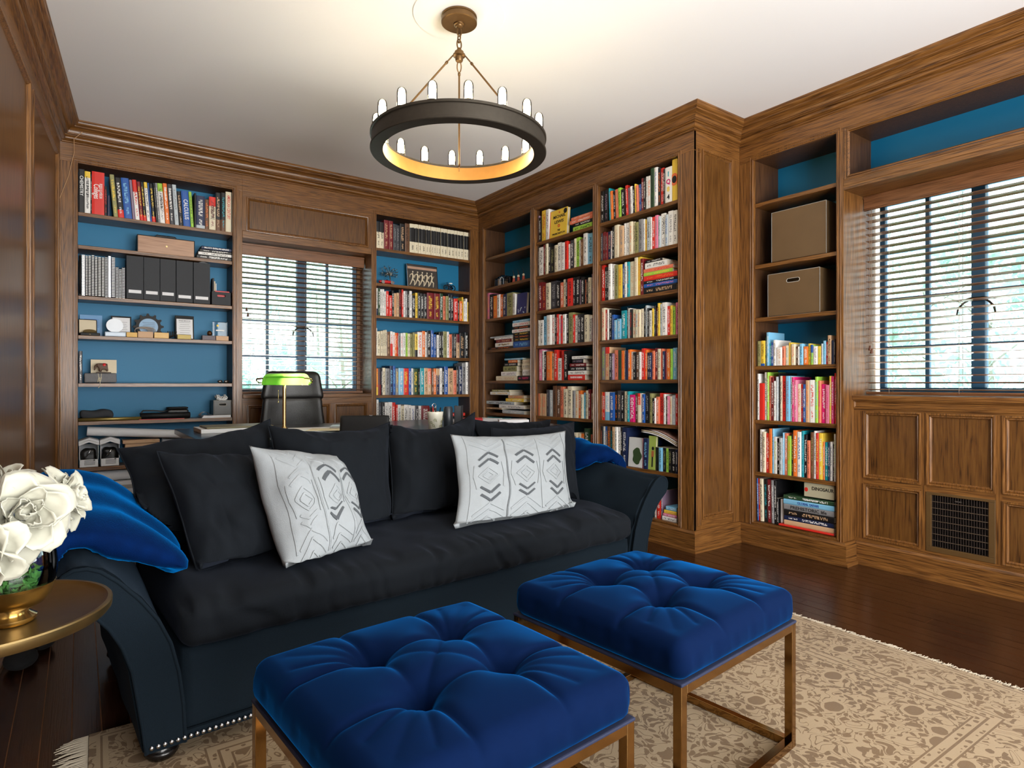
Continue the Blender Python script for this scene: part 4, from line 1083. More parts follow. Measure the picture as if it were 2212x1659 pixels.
# bulbs
def bulbmat():
    m = bpy.data.materials.new('glowing_tube_bulb'); m.use_nodes = True; N = m.node_tree.nodes
    b = N['Principled BSDF']; b.inputs['Base Color'].default_value = (.9,.85,.7,1); b.inputs['Emission Color'].default_value = (1, .91, .78, 1); b.inputs['Emission Strength'].default_value = 38.0
    tc = N.new('ShaderNodeTexCoord'); ns = N.new('ShaderNodeTexNoise'); ns.inputs['Scale'].default_value = 40
    m.node_tree.links.new(tc.outputs['Object'], ns.inputs['Vector']); m.node_tree.links.new(ns.outputs['Fac'], b.inputs['Roughness'])
    return m
BULB = bulbmat(); RM = (RO+RI)/2
bulb_me = MB().lathe([(.001, .0), (.019, .004), (.0215, .010), (.0215, .070), (.020, .079), (.015, .087), (.007, .091), (.001, .092)], 16).mesh('bulb', AMBER, True)
core_me = MB().lathe([(.001, .004), (.010, .006), (.0155, .015), (.0165, .055), (.014, .073), (.006, .082), (.001, .083)], 12).mesh('filament', BULB, True)
sock_me = MB().lathe([(.024, -.004), (.024, .006), (.017, .008), (.001, .008)], 16).mesh('socket', IRON, True)
for k in range(16):
    a = vd + R(5.8) + 2*math.pi*k/16
    for nm_, me in (('bulb', bulb_me), ('socket', sock_me)):
        o = bpy.data.objects.new(nm_, me); link(o, ch); o.location = (CX_+RM*math.cos(a), CY_+RM*math.sin(a), ZT+.002)
        if nm_ == 'bulb': fo_ = bpy.data.objects.new('filament', core_me); COL.objects.link(fo_); fo_.parent = o

# ================================================================ desk and what stands on it
DZ = .80
dk = thing('desk', 'black wooden desk standing behind the sofa', 'desk', (1.75, 4.0, 0))
DKM = mat('black_stained_desk', srgb(30, 27, 26), .3, var=.2, vscale=8, coat=.2)
MB().box(.52, 2.92, 3.42, 4.62, DZ-.035, DZ).build('desk_top', DKM, dk, bevel=.004)
for x in (.6, 2.8):
    for y in (3.5, 4.54): MB().box(x-.035, x+.035, y-.035, y+.035, 0, DZ-.035).build('leg', DKM, dk, bevel=.003)
MB().box(.635, 2.765, 3.47, 3.495, .3, DZ-.035).build('modesty_panel', DKM, dk)
MB().box(.635, 2.765, 4.55, 4.57, DZ-.08, DZ-.035).build('apron', DKM, dk)
# chair
chp = Vector((1.345, 4.80, 0)); chx = Matrix.Translation(chp) @ Matrix.Rotation(R(-8), 4, 'Z')
chair = thing('office_chair', 'tall black leather office chair behind the desk', 'chair', tuple(chp))
def soft(h, r, c, n, bend=0.0, taper=0.0):
    def d(p, nn):
        q = p.copy(); k = 1-taper*(p.z/h[2]); q.x *= k
        q.y += bend*(p.x/h[0])**2
        q += nn*.004*noise.noise(p*9)
        return q
    return MB(chx).rbox(h, r, n, d, c)
soft((.245, .045, .29), .042, (0, .05, .72), (20, 6, 24), -.05, .13).build('backrest', BLACKL, chair, smooth=True)
soft((.215, .05, .115), .045, (0, .05, 1.085), (18, 6, 12), -.05, .10).build('headrest', BLACKL, chair, smooth=True)
soft((.26, .25, .05), .045, (0, -.20, .48), (18, 18, 6)).build('seat', BLACKL, chair, smooth=True)
for sg in (-1, 1):
    MB(chx).tube([(sg*.27, .0, .52), (sg*.30, -.02, .66), (sg*.30, -.28, .68)], .022, 10).build('armrest', BLACK, chair, smooth=True)
MB(chx).tube([(0, -.2, .10), (0, -.2, .44)], .03, 12).build('column', CHROME, chair, smooth=True)
for k in range(5):
    a = R(90+72*k); MB(chx).tube([(0, -.2, .10), (.28*math.cos(a), -.2+.28*math.sin(a), .065)], [.024, .016], 8).build('base_arm', BLACK, chair, smooth=True)
    MB(chx).sphere((.29*math.cos(a), -.2+.29*math.sin(a), .028), .027, 10, 6).build('caster', BLACK, chair, smooth=True)
# banker's lamp
lp = W(614, 938, Z=DZ); lx, ly = lp.x, lp.y; k_ = (lp.x*_s+lp.y*_c)/FPX
lamp = thing('desk_lamp', 'brass banker lamp with lit green glass shade on the desk', 'lamp', (lx, ly, DZ))
LH = DZ + (938-816)*k_
MB().lathe([(.075, DZ), (.075, DZ+.006), (.068, DZ+.012), (.045, DZ+.018), (.03, DZ+.024), (.022, DZ+.034), (.014, DZ+.045), (.011, DZ+.05), (.011, LH-.06), (.009, LH-.05), (.008, LH), (.001, LH+.004)], 32, (lx, ly, 0)).build('stem', BRIGHTBRASS, lamp, auto=40)
rt = Vector((_c, -_s, 0)); fd = Vector((_s, _c, 0))   # lamp is turned square to the camera
LXF = Matrix.Identity(4)
for i in range(3): LXF[i][0] = rt[i]; LXF[i][1] = fd[i]
LXF[0][3], LXF[1][3] = lx, ly
hw = 50*k_
def shade(off):
    def fn(s, t):
        a = -1+2*s; ang = R(-8 + 196*t)   # half barrel, open below
        e = min(1, (1-abs(a))/.22); rr = (.058+off)*math.sqrt(max(0, 1-(1-e)**2))*1.0 if e < 1 else .058+off
        rr = max(rr, .004)
        return LXF @ Vector((a*(hw+off), .035+rr*1.15*math.cos(ang), LH-.035+rr*1.05*math.sin(ang)))
    return fn
def shademat():
    m = bpy.data.materials.new('lit_green_cased_glass'); m.use_nodes = True; nt = m.node_tree; N = nt.nodes; L = nt.links
    b = N['Principled BSDF']; b.inputs['Base Color'].default_value = (*srgb(70, 190, 20), 1); b.inputs['Roughness'].default_value = .15
    tl = N.new('ShaderNodeBsdfTranslucent'); tl.inputs['Color'].default_value = (*srgb(190, 255, 130), 1)
    tc = N.new('ShaderNodeTexCoord'); ns = N.new('ShaderNodeTexNoise'); ns.inputs['Scale'].default_value = 8; L.new(tc.outputs['Object'], ns.inputs['Vector'])
    mr_ = N.new('ShaderNodeMapRange'); mr_.inputs['To Min'].default_value = .62; mr_.inputs['To Max'].default_value = .68; L.new(ns.outputs['Fac'], mr_.inputs['Value'])
    ms = N.new('ShaderNodeMixShader'); L.new(mr_.outputs['Result'], ms.inputs[0]); L.new(b.outputs[0], ms.inputs[1]); L.new(tl.outputs[0], ms.inputs[2]); L.new(ms.outputs[0], N['Material Output'].inputs[0]); return m
sh = MB().grid(shade(0), 28, 16); so = sh.build('shade', shademat(), lamp, smooth=True)
rimp = [shade(0)(i/28, 0) for i in range(29)]; MB().tube(rimp, .0016, 5).build('shade_rim', BRIGHTBRASS, so, smooth=True)
MB(LXF).tube([(-hw-.028, .0, LH-.014), (-hw-.022, -.003, LH-.006), (-hw, -.006, LH-.004), (hw, -.006, LH-.004), (hw+.022, -.003, LH-.006), (hw+.028, .0, LH-.014)], .0045, 8).build('yoke', BRIGHTBRASS, lamp, smooth=True)
for sg in (-1, 1):
    MB(LXF).tube([(sg*(hw+.028), 0, LH-.014), (sg*(hw+.022), .02, LH-.03), (sg*(hw-.005), .035, LH-.032)], .004, 8).build('bracket', BRIGHTBRASS, lamp, smooth=True)
mm = MB(LXF)
for i in range(14): mm.sphere((-.047, .03, LH-.075-i*.0048), .0022, 6, 4)
mm.sphere((-.047, .03, LH-.147), .005, 8, 6); mm.build('pull_chain', BRIGHTBRASS, lamp, smooth=True)
MB(LXF).tube([(.03, .035, LH-.03), (hw*.75, .035, LH-.03)], .011, 12).build('bulb', mat('lamp_bulb', (1,.9,.75), .4, emit=(1, .86, .62), estr=45.0), lamp, smooth=True)
# papers, folder, tablet on stand, laptop
def onz(x, y, z=DZ): 
    p = W(x, y, Z=z); return p
def sheet(name, label, c, sx_, sy_, rz, h, m, cat, grp=None):
    o = MB(Matrix.Translation(c) @ Matrix.Rotation(rz, 4, 'Z')).box(-sx_/2, sx_/2, -sy_/2, sy_/2, 0, h).build(name, m, label=label, cat=cat, group=grp, bevel=.0008)
    return o
sheet('paper_stack', 'loose white papers on the desk beside the lamp', (1.28, 3.98, DZ), .50, .34, R(-14), .006, PAPER, 'paper')
sheet('paper_sheet', 'single sheet lying on top of the desk papers', (1.33, 3.88, DZ+.0062), .28, .21, R(-28), .001, CREAM, 'paper')
lt = thing('laptop', 'slim closed silver laptop lying on desk papers', 'laptop', (1.52, 3.98, DZ+.0075), R(-24)); 
local_part(MB().box(-.15, .15, -.10, .10, 0, .007), 'base', CHROME, lt, bevel=.003); local_part(MB().box(-.15, .15, -.10, .10, .0075, .013), 'lid', mat('lid_grey', srgb(150,152,156), .3, .6), lt, bevel=.003)
st = thing('tablet_stand', 'black tablet propped on a stand facing the chair', 'tablet', tuple(onz(790, 940)))
TXF = Matrix.Translation(onz(787, 938)) @ Matrix.Rotation(-YAW+R(6), 4, 'Z') @ Matrix.Rotation(R(-16), 4, 'X')
m = MB(TXF); m.rbox((.145, .006, .055), .006, (20, 2, 8), None, (0, 0, .06)); m.build('tablet', BLACK, st, smooth=True)
MB(Matrix.Translation(onz(787, 938)) @ Matrix.Rotation(-YAW+R(6), 4, 'Z')).box(-.05, .05, .012, .10, .0006, .010).build('foot', BLACK, st, bevel=.003)
MB(TXF).tube([(.025, -.001, .114), (.035, -.001, .111), (.045, -.001, .114)], .004, 6).build('clip', CHROME, st)
# white cup of pens
mp = onz(940, 930); cup = thing('pen_cup', 'cream cup with green printed marks holding pens on the desk', 'cup', tuple(mp))
MB().lathe([(.001, 0), (.036, 0), (.040, .004), (.049, .095), (.052, .118), (.051, .122), (.047, .118), (.044, .095), (.036, .008), (.001, .006)], 40, tuple(mp)).build('body', mat('cream_ceramic', srgb(226, 222, 205), .35), cup, smooth=True)
prm = mat('olive_print', srgb(120, 125, 60), .6)
for ang, zz in ((-150, .055), (-132, .035), (-118, .07), (-60, .06), (-48, .035), (-40, .075), (-72, .03)):
    a = R(ang); r_ = .036+.013*(zz/.095)+.0035; c = mp + Vector((r_*math.cos(a), r_*math.sin(a), zz)); n = Vector((math.cos(a), math.sin(a), -.12)).normalized(); t_ = Vector((-math.sin(a), math.cos(a), 0)); u_ = n.cross(t_)
    mm = MB(); mm.tube([c+t_*.007*math.cos(2*math.pi*i/12)+u_*.007*math.sin(2*math.pi*i/12) for i in range(13)], .0011, 4, False); mm.tube([c+t_*.012-u_*.013, c+t_*.006-u_*.004], .0011, 4); mm.build('printed_mark', prm, cup)
for i, (dx, dy, h, m_) in enumerate(((.01, .012, .155, CHROME), (-.015, .01, .15, BLACK), (.02, -.012, .148, BLACK), (-.008, -.018, .145, IRON), (.0, .022, .16, REDM), (-.024, -.002, .143, BLACK))):
    MB().tube([mp+Vector((dx*.5, dy*.5, .01)), mp+Vector((dx*1.5, dy*1.5, h))], .004, 6).build('pen', m_, cup, smooth=True)
MB().tube([mp+Vector((-.005+.014*math.cos(a), .005, .16+.014*math.sin(a))) for a in [i*.5 for i in range(14)]], .0022, 6).build('scissor_handle', CHROME, cup, smooth=True)
bp_ = onz(968, 926)
mm = MB(Matrix.Translation(bp_) @ Matrix.Rotation(-YAW, 4, 'Z')); mm.lathe([(.001,0),(.03,0),(.032,.004),(.032,.135),(.028,.142),(.026,.148),(.001,.148)], 20)
fl = mm.build('flask', mat('dark_flask', srgb(40, 46, 52), .35), label='dark cylindrical flask beside the pen cup', cat='flask', auto=40)
bp_ = onz(988, 924)
tr = thing('letter_tray', 'dark upright file holder on the desk right of the cup', 'holder', tuple(bp_))
mm = MB(Matrix.Translation(bp_) @ Matrix.Rotation(-YAW, 4, 'Z')); mm.box(-.022, .03, 0, .006, 0, .15); mm.box(-.022, -.016, 0, .12, 0, .15); mm.box(.024, .03, 0, .12, 0, .15); mm.box(-.022, .03, 0, .12, 0, .006); mm.build('body', GREYF, tr)
# folder with olive lid at the left end of the desk
fp = W(495, 935, Z=DZ); fo = thing('document_box', 'white document box with olive lid at the left desk end', 'box', (.80, 4.22, DZ), R(0))
local_part(MB().box(-.20, .20, -.15, .15, 0, .025), 'body', PAPER, fo, bevel=.002)
local_part(MB().box(-.17, .22, -.15, .13, .026, .036), 'lid', mat('olive_lid', srgb(120, 112, 84), .5), fo, bevel=.003)
sheet('paper_stack', 'white papers at the right end of the desk', (2.62, 4.15, DZ), .34, .24, R(20), .02, PAPER, 'paper')
sheet('notebook', 'white notebook on the right end of the desk', (2.66, 3.72, DZ+.0), .22, .16, R(-30), .035, PAPER, 'notebook')
rb = sheet('notebook', 'red notebook peeking between the pillows on the desk', (2.33, 3.82, DZ), .20, .15, R(-30), .05, REDM, 'notebook')
# ================================================================ books
PAL = dict(k=(18,18,20), K=(52,52,58), a=(128,128,130), s=(176,186,192), w=(226,224,220), c=(214,204,178), t=(196,160,124), n=(98,66,44),
           r=(206,44,34), R=(112,26,32), o=(220,112,42), O=(216,118,88), y=(228,192,66), u=(142,140,92), g=(70,140,60), G=(40,68,44), L=(150,196,70),
           b=(36,84,158), B=(26,38,72), l=(120,180,214), T=(24,146,160), p=(214,120,150), m=(210,30,110), v=(134,112,134))
CNAME = dict(k='black', K='charcoal', a='grey', s='silver grey', w='white', c='cream', t='tan', n='brown', r='red', R='maroon', o='orange', O='coral', y='yellow', u='olive', g='green', G='dark green', L='lime green', b='blue', B='navy', l='light blue', T='teal', p='pink', m='magenta', v='mauve')
PALL = {k: srgb(*[min(250, x*1.03) for x in v]) for k, v in PAL.items()}
PAGE = srgb(206, 196, 176)
def bookmat():
    m = bpy.data.materials.new('printed_book_cover'); m.use_nodes = True; nt = m.node_tree; N = nt.nodes; L = nt.links
    b = N['Principled BSDF']; b.inputs['Roughness'].default_value = .42
    at = N.new('ShaderNodeAttribute'); at.attribute_name = 'col'; a2 = N.new('ShaderNodeAttribute'); a2.attribute_name = 'ttl'
    uv = N.new('ShaderNodeUVMap'); uv.uv_map = 'UVMap'; sp = N.new('ShaderNodeSeparateXYZ'); L.new(uv.outputs[0], sp.inputs[0])
    def M(op, x, y=0.0):
        n = N.new('ShaderNodeMath'); n.operation = op
        for i, v in enumerate((x, y)):
            if isinstance(v, (int, float)): n.inputs[i].default_value = v
            else: L.new(v, n.inputs[i])
        return n.outputs[0]
    fv = M('FRACT', sp.outputs['Y']); du = M('ABSOLUTE', M('SUBTRACT', sp.outputs['X'], .5))
    col1 = M('MULTIPLY', M('LESS_THAN', du, .24), M('MULTIPLY', M('GREATER_THAN', fv, .38), M('LESS_THAN', fv, .88)))
    col2 = M('MULTIPLY', M('LESS_THAN', du, .16), M('MULTIPLY', M('GREATER_THAN', fv, .10), M('LESS_THAN', fv, .28)))
    # rows of small letter-like blocks
    mp = N.new('ShaderNodeCombineXYZ'); L.new(M('MULTIPLY', sp.outputs['X'], 2.2), mp.inputs[0]); L.new(M('MULTIPLY', sp.outputs['Y'], 46.0), mp.inputs[1])
    ns = N.new('ShaderNodeTexNoise'); ns.noise_dimensions = '2D'; ns.inputs['Scale'].default_value = 1.0; ns.inputs['Detail'].default_value = 1.0; L.new(mp.outputs[0], ns.inputs['Vector'])
    gl = M('GREATER_THAN', ns.outputs['Fac'], .50)
    fac = M('MULTIPLY', M('MAXIMUM', col1, col2), gl)
    mx = N.new('ShaderNodeMix'); mx.data_type = 'RGBA'; L.new(M('MULTIPLY', fac, .85), mx.inputs['Factor']); L.new(at.outputs['Color'], mx.inputs['A']); L.new(a2.outputs['Color'], mx.inputs['B'])
    L.new(mx.outputs['Result'], b.inputs['Base Color']); return m
BOOKM = bookmat()
class BB:
    """book mesh builder with colour and uv layers"""
    def __init__(self): self.v = []; self.f = []; self.col = []; self.ttl = []; self.uv = []; self.k = 0
    def quad(self, pts, col, ttl=None, uv=None):
        n = len(self.v); self.v += [tuple(p) for p in pts]; self.f.append((n, n+1, n+2, n+3))
        self.col += [(*col, 1)]*4; self.ttl += [(*(ttl or col), 1)]*4; self.uv += uv or [(0, 0)]*4
    def box(self, xf, x0, x1, y0, y1, z0, z1, cols):
        """cols: dict face->colour, faces f(ront -y) b l r t d"""
        g = lambda x, y, z: xf @ Vector((x, y, z)); d = cols.get('*', PAGE)
        F = dict(f=[(x0,y0,z0),(x1,y0,z0),(x1,y0,z1),(x0,y0,z1)], b=[(x1,y1,z0),(x0,y1,z0),(x0,y1,z1),(x1,y1,z1)], l=[(x0,y1,z0),(x0,y0,z0),(x0,y0,z1),(x0,y1,z1)],
                 r=[(x1,y0,z0),(x1,y1,z0),(x1,y1,z1),(x1,y0,z1)], t=[(x0,y0,z1),(x1,y0,z1),(x1,y1,z1),(x0,y1,z1)], d=[(x0,y1,z0),(x1,y1,z0),(x1,y0,z0),(x0,y0,z0)])
        for k, q in F.items():
            if k in cols and cols[k] is None: continue
            self.quad([g(*p) for p in q], cols.get(k, d))
    def book(self, xf, w, h, d, col, ttl, bands=(), full=True):
        """x: thickness, y: depth from the spine, z: height"""
        b = .0025 if w > .012 else .0012; self.k += 1; off = self.k*3.0
        g = lambda x, y, z: xf @ Vector((x, y, z)); cc = col
        # spine, gently rounded (three facets), split into colour bands
        cuts = sorted(set([0.0, 1.0] + [x for bd in bands for x in bd[:2]]))
        xs = [(0, .0025), (w*.22, .0), (w*.78, .0), (w, .0025)]
        for z0, z1 in zip(cuts[:-1], cuts[1:]):
            c = cc
            for bd in bands:
                if bd[0] <= z0 and z1 <= bd[1]: c = bd[2]
            for (xa, ya), (xb, yb) in zip(xs[:-1], xs[1:]):
                self.quad([g(xa, ya, z0*h), g(xb, yb, z0*h), g(xb, yb, z1*h), g(xa, ya, z1*h)], c, ttl, [(xa/w, off+z0*.999), (xb/w, off+z0*.999), (xb/w, off+z1*.999), (xa/w, off+z1*.999)])
        if full:
            self.box(xf, 0, b, .0025, d, 0, h, {'*': cc, 'f': None}); self.box(xf, w-b, w, .0025, d, 0, h, {'*': cc, 'f': None})
            self.box(xf, b, w-b, .003, d-.004, .003, h-.003, {'*': PAGE, 'f': None, 'l': None, 'r': None})
            self.quad([g(b, .0026, 0), g(b, .0026, h), g(w-b, .0026, h), g(w-b, .0026, 0)], cc)
        else:
            self.box(xf, 0, w, .0025, d, 0, h, {'*': cc, 'f': None, 't': PAGE})
    def mesh(self, name):
        me = bpy.data.meshes.new(name); me.from_pydata(self.v, [], self.f)
        for nm, dat in (('col', self.col), ('ttl', self.ttl)):
            a = me.color_attributes.new(nm, 'FLOAT_COLOR', 'CORNER'); a.data.foreach_set('color', [x for c in dat for x in c])
        u = me.uv_layers.new(name='UVMap'); u.data.foreach_set('uv', [x for c in self.uv for x in c])
        me.materials.append(BOOKM); me.update(); return me
    def build(self, name, parent=None): 
        o = bpy.data.objects.new(name, self.mesh(name)); return link(o, parent)
ORD = 'zeroth first second third fourth fifth sixth seventh eighth ninth tenth eleventh twelfth thirteenth fourteenth fifteenth sixteenth seventeenth eighteenth nineteenth twentieth'.split()
def ordinal(n):
    if n <= 20: return ORD[n]
    t = {2: 'twenty', 3: 'thirty', 4: 'forty'}[n//10]
    return t + '-' + ORD[n % 10] if n % 10 else t[:-1] + 'ieth'
BAYS = [(FA, -.005, .991, SH_A1, .155, .23), (FA, 2.197, 3.189, SH_A3, .155, .23), (FB, -5.096, -4.341, SH_B, .155, .25), (FB, -4.266, -3.528, SH_B, .155, .25), (FB, -3.465, -2.693, SH_B, .155, .25), (FR, -2.449, -1.889, SH_R, .158, .30)]
def bay_of(face, s):
    return min([b for b in BAYS if b[0] is face], key=lambda b: max(b[1]-s, s-b[2], 0))
def headroom(bay, z):
    up = [q-.026 for q in bay[3] if q > z+.03] + [2.64]; return min(up)-z-.004
ROWS = []     # every book to be built: dict(face, s0, s1, z0, h, d, ...)
def face_frame(face, s, t, z, roll=0.0):
    m = face.xf() @ Matrix.Translation((s, t, z))
    return m @ Matrix.Rotation(roll, 4, 'Y') if roll else m
def row(face, where, z, org, start, spec, depth=.17, t=.024, leans=None, maxh=None, lim=None):
    """spec tokens 'x_end:y_top:colour/title/band.height' measured in a photo crop (org = ox, oy, scale)"""
    ox, oy, sc = org; x0 = start; leans = leans or {}
    for i, tok in enumerate(spec.split()):
        xe, yt, cs = tok.split(':'); xe = float(xe); yt = float(yt); cp_ = cs.split('/')
        rr = random.Random(hash((where, i)) & 0xffff if False else i*7+len(where)); tt = t + rr.uniform(0, .012)
        xm = ox+(x0+xe)/2/sc
        sa, _ = face.hit(ox+x0/sc, 829, t); sb, _ = face.hit(ox+xe/sc, 829, t); _, zt = face.hit(xm, oy+yt/sc, tt)
        h = zt - z
        if maxh: h = min(h, maxh)
        bands = []
        if len(cp_) > 2:
            q = cp_[2]; hf = float(q[1:]); bands.append((0, hf, PALL[q[0]]) if hf <= .5 else (hf, 1.0, PALL[q[0]]))
        tl = cp_[1] if len(cp_) > 1 and cp_[1] else ('w' if cp_[0] in 'kKrRnGbBTgmov' else 'k')
        bay = bay_of(face, (sa+sb)/2); sa, sb = max(sa, bay[1]+.002), min(sb, bay[2]-.002); lean = leans.get(i, 0.0)
        h = min(h, headroom(bay, z) - (abs(lean)*.06 if lean else 0))
        ROWS.append(dict(face=face, where=where, i=i+1, s0=sa+.0006, s1=sb-.0006, z=z, h=max(.08, h), d=min(depth*rr.uniform(.88, 1.08), bay[5]-tt-.004), t=tt, c=cp_[0], ttl=tl, bands=bands, roll=leans.get(i, 0.0), px=(xe-x0)/sc*abs(h)))
        x0 = xe
    return ROWS[-1]
OA1 = (100, 240, 3.95); OA3 = (790, 440, 6.381); OA3b = (790, 680, 6.381); OB1 = (1020, 420, 5.925); OB1b = (1020, 680, 5.529)
OB3 = (1270, 320, 6.913); OB3b = (1270, 540, 6.913); OB3c = (1270, 740, 6.913); OR4 = (1600, 690, 6.381); OR6 = (1600, 900, 5.027)
LEFT = 'bookcase by left wall'; FARR = 'bookcase right of far window'; COLM = 'middle column'; COLL = 'corner column'; COLR = 'right column, projecting bookcase'; RB = 'bookcase beside wide window'
row(FA, 'top shelf, '+LEFT, 2.302, OA1, 266, '327:495:k/k 377:515:w/k/y.85 388:560:k 497:520:r/r 520:640:k/r 545:720:B/k', .2)
row(FA, 'top shelf, '+LEFT, 2.302, OA1, 575, '615:548:u/y 668:575:k/w/r.2 738:578:b/l 762:592:v/a 800:592:w/r/r.7 832:607:R/y/r.15 860:612:k/y/r.15 890:612:w/k/y.85 905:618:b/k 938:625:k/y/r.15 955:618:k/a 975:618:a/w 1018:622:w/k/L.8 1056:622:o/w 1098:630:K/w 1134:633:s/a 1172:690:k/t 1236:686:b/b 1262:692:L/k 1280:700:k/k 1355:724:B/w/s.1 1390:755:n/o 1446:733:c/R/r.72 1491:697:k/t/n.3 1531:697:k/T/n.3 1584:691:c/c', .2,
    leans={i: -.085+.0012*i for i in range(19)})
row(FA, 'top shelf, '+FARR, 2.339, OA3, 152, '203:250:c/k/k.62 258:258:c/k/k.62 322:228:R/t 380:240:R/t 428:285:K/a 475:300:K/a 545:280:k/t 607:275:n/k', .17)
vb = [607,685,730,770,835,870,905,940,975,1005,1038,1080,1130,1180,1232,1270,1310,1355,1390,1427]
row(FA, 'top shelf set, '+FARR, 2.339, OA3, 607, ' '.join('%d:%d:c/k' % (e, 272+(e-640)*.163) for e in vb[1:]), .17)
for r_ in ROWS[-19:]: r_['bands'] = [(.38, .86, PALL['k'])]
row(FA, 'fourth shelf, '+FARR, 1.725, OA3, 148, '172:1165:w/a/B.25 203:1165:G/w 232:1180:w 260:1180:w/k 275:1210:w 288:1210:w 325:1205:r 365:1265:r 395:1200:k/w 430:1235:t/o 465:1230:t 500:1185:k/r 525:1185:r 550:1205:w/k 582:1205:a/w 605:1205:k 640:1205:w/k 690:1265:k/w 722:1230:y 760:1230:k/w 805:1240:k/w 850:1245:k 945:1230:R/y 1025:1240:R/y 1070:1240:G 1108:1275:O 1145:1275:u 1180:1255:k/w 1215:1260:k/w 1272:1310:r 1295:1335:k 1335:1345:o 1355:1290:y 1380:1345:w 1405:1310:w/b 1436:1360:y')
row(FA, 'fifth shelf, '+FARR, 1.358, OA3b, 148, '162:185:w 205:230:c 230:225:c 245:225:c 270:215:c 295:210:c 340:235:n/t 375:230:w/r/r.5 405:240:w/r 440:250:o/w 455:250:r 490:255:a/k 520:255:w/r 555:250:w/k 580:250:L/k 612:260:c 650:265:u 680:245:u 720:265:y/k/k.3 785:240:w/r 825:225:o 850:240:w 905:225:k/w 945:215:b 975:270:b/w 985:245:k 1015:280:w/k 1050:245:k/w 1075:240:k 1125:230:u 1155:235:w 1195:270:O/k 1225:260:k/a 1255:265:k 1298:270:t/k/R.65 1370:255:k/t 1425:245:k/w')
row(FA, 'sixth shelf, '+FARR, .998, OA3b, 148, '175:740:o/y/y.3 215:740:K/R/R.4 235:735:K 278:732:c/k 335:740:a/k 380:705:B/l 415:705:b/l 455:740:a/y 525:735:l/w 600:740:r/y 635:735:b/w 660:740:w/k 730:745:G/y 750:745:k 808:735:T/w 858:735:t/k 913:740:O/w/t.4 940:745:n 975:740:o 1025:745:B/t/t.75 1060:735:w/n 1090:740:k/w 1140:715:b/w 1215:740:t 1258:765:O 1285:715:k/w 1335:710:B/w 1385:670:a 1430:655:w')
row(FA, 'seventh shelf, '+FARR, .66, OA3b, 148, '180:1170:w 225:1210:K/a 265:1215:k/w 315:1210:w/a 368:1205:w 418:1210:r/w 445:1240:r 490:1240:w/k 535:1255:c/k 590:1240:w 630:1245:w 685:1255:w/b 730:1260:K 770:1255:w 885:1255:R/w 930:1290:k/w 975:1280:K')
row(FB, 'third shelf, '+COLL, 1.743, OB1, 165, '212:1268:p/y 262:1280:k/w 310:1300:o/y 345:1285:w/k 385:1285:o/w 430:1280:B/w 510:1262:u 530:1270:w/k 548:1275:w/a', .16)
row(FB, 'top shelf, '+COLM, 2.350, OB1, 805, '850:285:v/w 880:300:k/w 935:210:y/r 978:195:w/v')
row(FB, 'second shelf, '+COLM, 2.053, OB1, 802, '845:680:k/w 905:680:w/k 918:640:R 935:640:n 960:615:c 990:600:k/w 1045:670:k/u 1085:650:c 1130:620:w/k 1180:620:w/v 1215:600:r/k 1240:640:w/k 1290:590:K/w 1318:570:c 1362:555:L 1385:590:w 1418:570:n/t 1465:500:w 1530:500:l/k')
row(FB, 'third shelf, '+COLM, 1.743, OB1, 810, '840:1155:k/w 885:1130:R/w 935:1140:R/o 990:1135:c 1068:1115:K/a 1115:1120:k 1160:1130:O/w 1190:1090:c 1215:1085:k 1282:1075:r/k 1312:1065:k 1360:1055:k 1388:1095:v/k 1430:1060:k/w 1450:1095:O 1478:1090:k/t 1515:1065:c 1536:1020:v')
row(FB, 'fourth shelf, '+COLM, 1.437, OB1b, 752, '770:70:w 800:70:w 845:65:w/k 885:20:l 935:5:w/t 975:0:w/r 1000:-10:k/w 1025:-5:r/w 1050:0:w/r 1075:10:r/b 1110:-5:w 1140:0:k 1190:-25:u/k 1215:0:r 1250:10:w/k 1290:-5:K 1335:-10:k/w 1380:0:c 1420:10:w/k 1438:40:v')
row(FB, 'fifth shelf, '+COLM, 1.131, OB1b, 785, '825:415:p/w 850:430:w/k 880:440:k/w 935:440:o/t 970:460:t/k 1010:420:r/w 1060:520:w 1090:430:r/k 1140:430:k')
row(FB, 'sixth shelf, '+COLM, .820, OB1b, 768, '795:940:O/t 820:940:t/o 880:945:t/O 910:895:K/a 955:900:s/w 1000:850:n/k 1045:850:n/w 1085:860:O/k 1135:885:c 1190:855:c 1215:905:a/k 1255:910:c/o 1290:905:o 1318:950:c 1350:930:l/T 1380:905:c 1410:890:R/w 1436:940:c')
row(FB, 'seventh shelf, '+COLM, .489, OB1b, 1205, '1250:1410:c 1290:1420:c/k 1335:1420:o/c 1400:1360:G 1436:1430:O')
row(FB, 'top shelf, '+COLR, 2.350, OB3, 150, '192:655:k/w/a.25 232:650:k/w 290:630:k/v', .16)
row(FB, 'top shelf, '+COLR, 2.350, OB3, 312, '335:600:T/l 372:640:o/t 408:645:k/w 455:615:O/t 498:592:L/k 552:615:k/w 588:560:r/w 632:595:v/n 668:570:w/v 698:570:k/w 718:535:y 748:555:O 786:545:b/t', .16, leans={k: -.045+.001*k for k in range(13)})
row(FB, 'top shelf, '+COLR, 2.350, OB3, 788, '820:455:R/w 855:450:k/w 880:430:w/k 930:420:w/o 985:300:G/k 1030:290:w/b 1070:300:k/o 1120:305:r/w 1145:315:k/w 1250:285:w/w 1330:165:y/y', .16)
